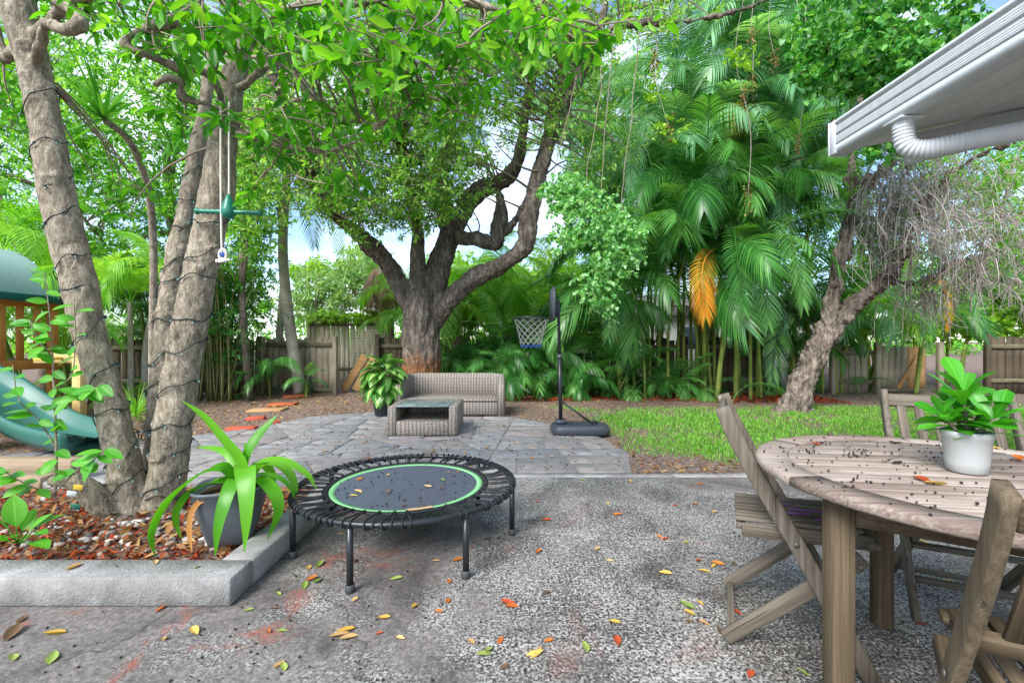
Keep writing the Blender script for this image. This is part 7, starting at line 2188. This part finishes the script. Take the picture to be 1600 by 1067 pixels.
# ------------------------------------------------------------------ glossy plant in a pale pot on the table
tp3 = thing("potted_table_plant", (1.365, 1.345, 0.7305), "glossy green plant in a pale grey pot on the round table", "potted plant")
mb = MB(); lathe(mb, [(0.042, 0.0), (0.046, 0.003), (0.050, 0.03), (0.0565, 0.102), (0.060, 0.106), (0.061, 0.122), (0.056, 0.123), (0.053, 0.105), (0.01, 0.102)], 36); part("pot", mb.mesh("pot", True), M['pot_white'], tp3, True)
mb = MB(); lathe(mb, [(0.054, 0.106), (0.03, 0.110), (0.005, 0.111)], 20); part("soil", mb.mesh("soil", True), M['potting_soil'], tp3, True)
M['glossy'] = m_leaf("glossy_leaves", lf((40, 120, 18), (58, 148, 26), (84, 172, 42)), 0.35, 0.38, 0.45, obj=True, vein=True)
SPAT = ([0, 0.12, 0.35, 0.62, 0.82, 0.93, 1.0], [0.10, 0.22, 0.55, 0.95, 1.0, 0.75, 0.06])
GL = [broad_leaf(8, 4, w, c, 0.2, 1, SPAT) for w, c in ((0.40, 0.10), (0.44, 0.30), (0.42, 0.5))]
stems = []
for q, (x, y, tx, ty, tz) in enumerate(((0, 0, 0.0, 0.01, 0.235), (0.02, 0.01, 0.065, 0.02, 0.175), (-0.02, 0.0, -0.075, 0.0, 0.165), (0.0, -0.02, 0.02, -0.07, 0.17), (0.01, 0.02, 0.03, 0.08, 0.18))):
    c = catmull([(x, y, 0.10), ((x + tx) * 0.45, (y + ty) * 0.45, 0.10 + (tz - 0.10) * 0.55), (tx, ty, tz)], 10)
    mb = MB(); tube(mb, c, np.linspace(0.0065, 0.004, 10), 7); part("stem", mb.mesh("stem", True), M['bark_bg'], tp3, True)
    stems.append(c)
for q, c in enumerate(stems):
    n_ = 20 if q == 0 else 13
    for k in range(n_):
        f = k / (n_ - 1)
        a = k * 2.4 + q
        el = np.interp(f, [0, 0.5, 1], [-0.05, 0.45, 1.25])
        d = np.array([math.cos(a) * math.cos(el), math.sin(a) * math.cos(el), math.sin(el)])
        L = rg.uniform(0.070, 0.110) * (1.2 if q == 0 else 0.92)
        put_leaf(tp3, GL[int(rg.integers(0, 3))], M['glossy'], c[min(9, int(3 + f * 6))], d, L, rg.normal(0, 0.3))

# ------------------------------------------------------------------ sapling and low plants in the bed
sp = thing("sapling", P(84, 775, 2.42) * [1, 1, 0] + [0, 0, 0.08], "thin sapling with round leaves in front of the slide", "sapling")
rg = np.random.default_rng(91)
M['sapling'] = m_leaf("sapling_leaves", lf((52, 132, 22), (76, 160, 34), (108, 186, 56)), 0.45, 0.45, 0.4, obj=True, vein=True)
SAPL = [[(86, 775, 2.42), (88, 700, 2.42), (84, 600, 2.42), (80, 520, 2.42), (70, 425, 2.42)], [(88, 700, 2.42), (60, 655, 2.38), (30, 625, 2.34), (20, 570, 2.32)], [(84, 610, 2.42), (112, 585, 2.42), (118, 520, 2.44), (116, 470, 2.44)], [(86, 640, 2.42), (110, 625, 2.36), (140, 612, 2.30), (158, 600, 2.26)], [(86, 770, 2.42), (120, 735, 2.36), (150, 715, 2.32), (165, 700, 2.30)], [(86, 775, 2.42), (50, 760, 2.34), (20, 745, 2.28), (0, 730, 2.24)], [(84, 560, 2.42), (60, 530, 2.40), (46, 500, 2.40)]]
OV = [broad_leaf(7, 4, w, c, 0.2) for w, c in ((0.46, 0.2), (0.52, 0.45))]
for q, s in enumerate(SAPL):
    c = catmull([P(*p) for p in s], 26)
    mb = MB(); tube(mb, c, np.linspace(0.008 if q == 0 else 0.0045, 0.002, 26), 6); part("stem", mb.mesh("stem", True), M['bark_near'], sp)
    for k in range(6 if q else 4, 26, 2 if q else 1):
        a = k * 2.2 + q
        d = np.array([math.cos(a), -abs(math.sin(a)) * 0.4, rg.uniform(-0.45, 0.35)])
        put_leaf(sp, OV[k % 2], M['sapling'], c[k] - np.array(sp.location), d, rg.uniform(0.075, 0.115) * (1.25 if q in (3, 4) else 1), rg.normal(0, 0.3), (0.1, -0.7, 0.7))
lp_ = thing("leafy_seedling", P(28, 850, 2.12) * [1, 1, 0] + [0, 0, 0.08], "low leafy seedling at the left end of the raised bed", "plant")
for (px, py, d_, ex, ey, ed, L) in ((28, 848, 2.14, 22, 790, 2.16, 0.17), (28, 848, 2.14, 66, 825, 2.10, 0.13), (28, 848, 2.14, 80, 845, 2.06, 0.13), (28, 848, 2.14, 45, 805, 2.2, 0.12), (28, 848, 2.14, 0, 810, 2.1, 0.14), (28, 848, 2.14, -10, 840, 2.06, 0.12), (28, 848, 2.14, 64, 808, 2.2, 0.11), (28, 848, 2.14, 90, 800, 2.24, 0.12), (28, 848, 2.14, 10, 830, 2.02, 0.11)):
    b_, e_ = P(px, py, d_), P(ex, ey, ed)
    m_ = b_ * 0.55 + e_ * 0.45
    mb = MB(); tube(mb, [b_, m_], 0.003, 5); part("stem", mb.mesh("stem"), M['sapling'], lp_)
    put_leaf(lp_, OV[1], M['sapling'], m_ - np.array(lp_.location), e_ - m_, L, rg.normal(0, 0.2))
gt = thing("grass_tuft", P(212, 640, 6.2) * [1, 1, 0], "tuft of long grassy leaves seen between the wrapped trunks", "plant")
rosette(gt, P(212, 650, 6.2), (0, 0, 0.9), 40, 0.55, 0.012, 9, 'palm_bright', 0.5)
for (px, py, mt, lb) in ((122, 761, 'yellow', "yellow plant tag hanging on the sawn stub"), (112, 771, 'white_paint', "white plant tag hanging on the sawn stub"), (118, 791, 'slide', "teal plant tag hanging below the sawn stub")):
    c = P(px, py, 2.38)
    mb = MB(); box(mb, (0, 0, 0), (0.045, 0.004, 0.030), 0.001)
    o = part("plant_tag", mb.mesh("plant_tag"), M[mt]); o.location = c; o.rotation_euler = (0.15, 0.2, 0.2); tag(o, lb, "tag")
# ------------------------------------------------------------------ fallen leaves, each one its own object
def fallen(seed):
    r = np.random.default_rng(seed)
    me = broad_leaf(7, 4, r.uniform(0.36, 0.5), 0.0, 0.25)
    co = np.empty(len(me.vertices) * 3, np.float32); me.vertices.foreach_get('co', co); co = co.reshape(-1, 3)
    a, b = r.uniform(0.05, 0.35), r.uniform(-0.3, 0.3)
    co[:, 2] += a * (co[:, 0] - 0.5) ** 2 + 0.6 * np.abs(co[:, 1]) ** 1.2 * r.uniform(0.2, 1.0) + b * (co[:, 0] - 0.5) * co[:, 1]
    co[:, 0] -= 0.5
    co[:, 2] -= co[:, 2].min()
    me.vertices.foreach_set('co', co.ravel()); me.update()
    return me
FL = [fallen(q) for q in range(7)]
LEAFCOL = {}
for nm, a, b in (('yellow', (190, 152, 60), (212, 180, 96)), ('orange', (180, 96, 40), (204, 124, 58)), ('red', (150, 58, 36), (180, 82, 50)), ('tan', (178, 138, 88), (206, 172, 120)), ('green', (120, 146, 66), (156, 172, 92)), ('brown', (84, 66, 50), (112, 88, 64))):
    LEAFCOL[nm] = m_leaf("fallen_" + nm, [srgb(*a), srgb(*b)], 0.15, 0.55, 0.3, obj=True)
FLC = {}
def drop(px, py, nm, L, z=0.002, where="speckled patio", rg=None, kind="patio"):
    key = (nm, int(rg.integers(0, 7)))
    if key not in FLC:
        me = FL[key[1]].copy(); me.materials.append(LEAFCOL[nm]); FLC[key] = me
    o = bpy.data.objects.new("fallen_leaf", FLC[key]); link(o)
    g = G(px, py, z)
    o.location = (g[0], g[1], z)
    o.rotation_euler = (rg.normal(0, 0.10), rg.normal(0, 0.10), rg.uniform(0, 6.28))
    o.scale = (L, L, L * rg.uniform(0.8, 1.6))
    wh = where
    if where == "speckled patio":
        x, y = g[0], g[1]
        if math.hypot(x - TC[0], y - TC[1]) < 0.62: wh = "patio under the trampoline"
        elif y > 3.2: wh = "patio close to the flagstone edge"
        elif x < -1.0 and y < 1.9: wh = "stained concrete below the kerb front"
        elif x < -0.85: wh = "patio beside the kerb corner"
        elif x > 0.72 and y > 1.7: wh = "patio around the side-on chair"
        elif x > 0.72: wh = "patio under the round table"
        elif y > 2.3: wh = "mid patio between trampoline and chair"
        elif x < -0.35: wh = "patio just before the trampoline's front legs"
        elif x < 0.2: wh = "open patio at the bottom middle of the picture"
        else: wh = "open patio before the side-on chair's feet"
    sz = "large " if L > 0.066 else ("tiny " if L < 0.042 else "")
    tag(o, f"{sz}{nm} fallen leaf lying on the {wh}", "fallen leaf", f"fallen leaves on the {where}")
    return o
rg = np.random.default_rng(55)
KNOWN = [(253, 950, 'orange', .055), (795, 942, 'red', .075), (800, 947, 'orange', .06), (530, 992, 'tan', .075), (540, 984, 'yellow', .07), (545, 996, 'tan', .07), (1072, 945, 'green', .08), (1076, 958, 'yellow', .06), (757, 1022, 'green', .065), (764, 1016, 'green', .05), (835, 1022, 'yellow', .07), (842, 1018, 'tan', .05), (965, 1002, 'red', .06), (1040, 895, 'yellow', .065),
         (84, 990, 'yellow', .08), (254, 998, 'tan', .06), (304, 986, 'yellow', .07), (82, 1028, 'green', .07), (20, 1028, 'green', .06), (20, 990, 'brown', .10), (34, 968, 'brown', .05), (648, 946, 'yellow', .065), (600, 965, 'yellow', .05), (685, 955, 'orange', .05), (700, 938, 'orange', .05), (626, 997, 'tan', .04), (782, 1000, 'orange', .045), (858, 1000, 'orange', .04), (915, 1010, 'green', .06), (960, 971, 'yellow', .05), (1100, 892, 'yellow', .06),
         (497, 907, 'green', .07), (487, 905, 'orange', .06), (476, 915, 'green', .07), (482, 886, 'yellow', .06), (500, 882, 'green', .06), (436, 1038, 'tan', .045), (443, 1042, 'green', .05), (420, 986, 'orange', .045), (441, 985, 'green', .04), (619, 904, 'green', .06), (716, 874, 'orange', .07), (842, 862, 'orange', .05), (854, 812, 'red', .06), (966, 804, 'orange', .07), (1030, 838, 'orange', .05), (1040, 842, 'red', .045), (934, 858, 'tan', .05), (1095, 756, 'orange', .05), (985, 752, 'yellow', .06), (1066, 736, 'yellow', .06), (910, 750, 'green', .05), (950, 786, 'yellow', .04), (1085, 787, 'orange', .05), (1116, 800, 'tan', .05), (1092, 875, 'red', .05), (1122, 880, 'orange', .06), (1115, 884, 'yellow', .05),
         (1440, 845, 'yellow', .06), (1480, 910, 'yellow', .07), (1535, 898, 'orange', .06), (1470, 893, 'brown', .05), (1255, 1050, 'green', .05), (1440, 975, 'red', .045), (1200, 770, 'orange', .06), (1230, 784, 'red', .06), (1170, 792, 'orange', .05), (1125, 985, 'brown', .06), (1150, 955, 'red', .05)]
for (px, py, nm, L) in KNOWN: drop(px, py, nm, L, 0.002, rg=rg)
for q in range(34):
    drop(rg.uniform(380, 1300), 748 + 310 * rg.random() ** 1.2, str(rg.choice(['yellow', 'orange', 'tan', 'tan', 'green', 'red', 'brown'])), rg.uniform(0.028, 0.05), 0.002, rg=rg)
for (px, py, nm, L) in ((115, 886, 'tan', .07), (243, 878, 'tan', .06), (308, 886, 'green', .035), (182, 884, 'brown', .02)):
    drop(px, py, nm, L, BZ + 0.002, "concrete kerb", rg=rg)
for (px, py, nm, L) in ((563, 748, 'orange', .05), (605, 768, 'orange', .05), (559, 768, 'tan', .06), (552, 774, 'yellow', .05), (606, 742, 'yellow', .03), (691, 749, 'green', .05), (700, 738, 'tan', .045), (716, 737, 'tan', .04), (668, 760, 'tan', .05), (690, 762, 'brown', .04), (632, 790, 'brown', .04)):
    drop(px, py, nm, L, TZ - 0.011, "trampoline mat", rg=rg)
for (px, py, nm, L) in ((1440, 750, 'red', .06), (1462, 756, 'yellow', .055), (1400, 692, 'brown', .05), (1590, 718, 'orange', .06), (1552, 700, 'yellow', .05), (1275, 694, 'red', .035)):
    drop(px, py, nm, L, TTZ + 0.001, "round table", rg=rg)
for (px, py, nm, L) in ((508, 704, 'tan', .08), (576, 716, 'orange', .07), (676, 705, 'yellow', .07), (640, 700, 'brown', .06), (530, 690, 'tan', .06), (760, 700, 'tan', .07), (830, 715, 'orange', .06), (880, 700, 'tan', .06)):
    drop(px, py, nm, L, 0.020, "flagstone paving", rg=rg)

# ------------------------------------------------------------------ berries and seeds
M['berry'] = m_plain("dark_berry", srgb(44, 34, 30), 0.6, 0.35, 0, 0.5)
def berries(name, label, P3, size, seed):
    r = np.random.default_rng(seed)
    mb = MB()
    for p in P3:
        s = r.uniform(*size)
        V = np.array([(1, 0, 0), (-1, 0, 0), (0, 1, 0), (0, -1, 0), (0, 0, 1), (0, 0, -1), (.6, .6, .5), (-.6, .6, .5), (-.6, -.6, .5), (.6, -.6, .5)]) * s * r.uniform(0.7, 1.2, (10, 1))
        mb.add(V + p + [0, 0, s * 0.6], [(4, 6, 7), (4, 7, 8), (4, 8, 9), (4, 9, 6), (0, 2, 6), (2, 1, 7), (1, 3, 8), (3, 0, 9), (2, 7, 6), (1, 8, 7), (3, 9, 8), (0, 6, 9), (5, 2, 0), (5, 1, 2), (5, 3, 1), (5, 0, 3)])
    o = part(name, mb.mesh(name, True), M['berry']); tag(o, label, "berries", kind='stuff')
pts = []
for q in range(260):
    a, r_ = rg.uniform(0, 6.28), 0.53 * math.sqrt(rg.random())
    pts.append((TT[0] + r_ * math.cos(a), TT[1] + r_ * math.sin(a), TTZ))
for (px, py, n_) in ((1280, 692, 12), (1330, 712, 14), (1405, 725, 20), (1345, 708, 10), (1350, 752, 8), (1268, 706, 12)):
    g = G(px, py, TTZ)
    for q in range(n_): pts.append((g[0] + rg.normal(0, 0.015), g[1] + rg.normal(0, 0.018), TTZ))
pts = np.array(pts)
pts = pts[(np.hypot(pts[:, 0] - 1.365, pts[:, 1] - 1.345) > 0.075) & (np.hypot(pts[:, 0] - TT[0], pts[:, 1] - TT[1]) < 0.53)]
berries("table_berries", "dark dried berries scattered over the round table", pts, (0.0022, 0.0048), 1)
pts = []
for q in range(620):
    g = G(rg.uniform(0, 1600), 745 + 320 * rg.random() ** 1.4)
    if g[0] < -1.17 and g[1] > 1.88: continue
    pts.append((g[0], g[1], 0.0))
berries("patio_berries", "dark dried berries scattered over the patio", np.array(pts), (0.0018, 0.0062), 2)
pts = []
for q in range(90):
    a, r_ = rg.uniform(0, 6.28), 0.40 * math.sqrt(rg.random())
    pts.append((TC[0] + r_ * math.cos(a), TC[1] + r_ * math.sin(a), TZ - 0.022 + 0.012 * (r_ / 0.395) ** 2))
berries("mat_berries", "dark dried berries scattered over the trampoline mat", np.array(pts), (0.003, 0.006), 3)
pts = np.array([(rg.uniform(-2.6, 1.0), rg.uniform(3.85, 6.3), 0.014) for q in range(380)])
berries("paving_berries", "dark dried berries scattered over the flagstones", pts, (0.004, 0.009), 4)
# dry stalks on the table
mb = MB()
for s in ([(1315, 690), (1330, 705), (1360, 712), (1398, 713)], [(1380, 722), (1410, 712), (1440, 720), (1452, 726)], [(1395, 716), (1418, 708), (1446, 712)]):
    tube(mb, catmull([G(px, py, TTZ) + [0, 0, 0.004] for px, py in s], 16), 0.0014, 5)
o = part("dry_stalks", mb.mesh("dry_stalks"), M['twig']); tag(o, "thin dry stalks lying on the round table before the pot", "twigs", kind='stuff')
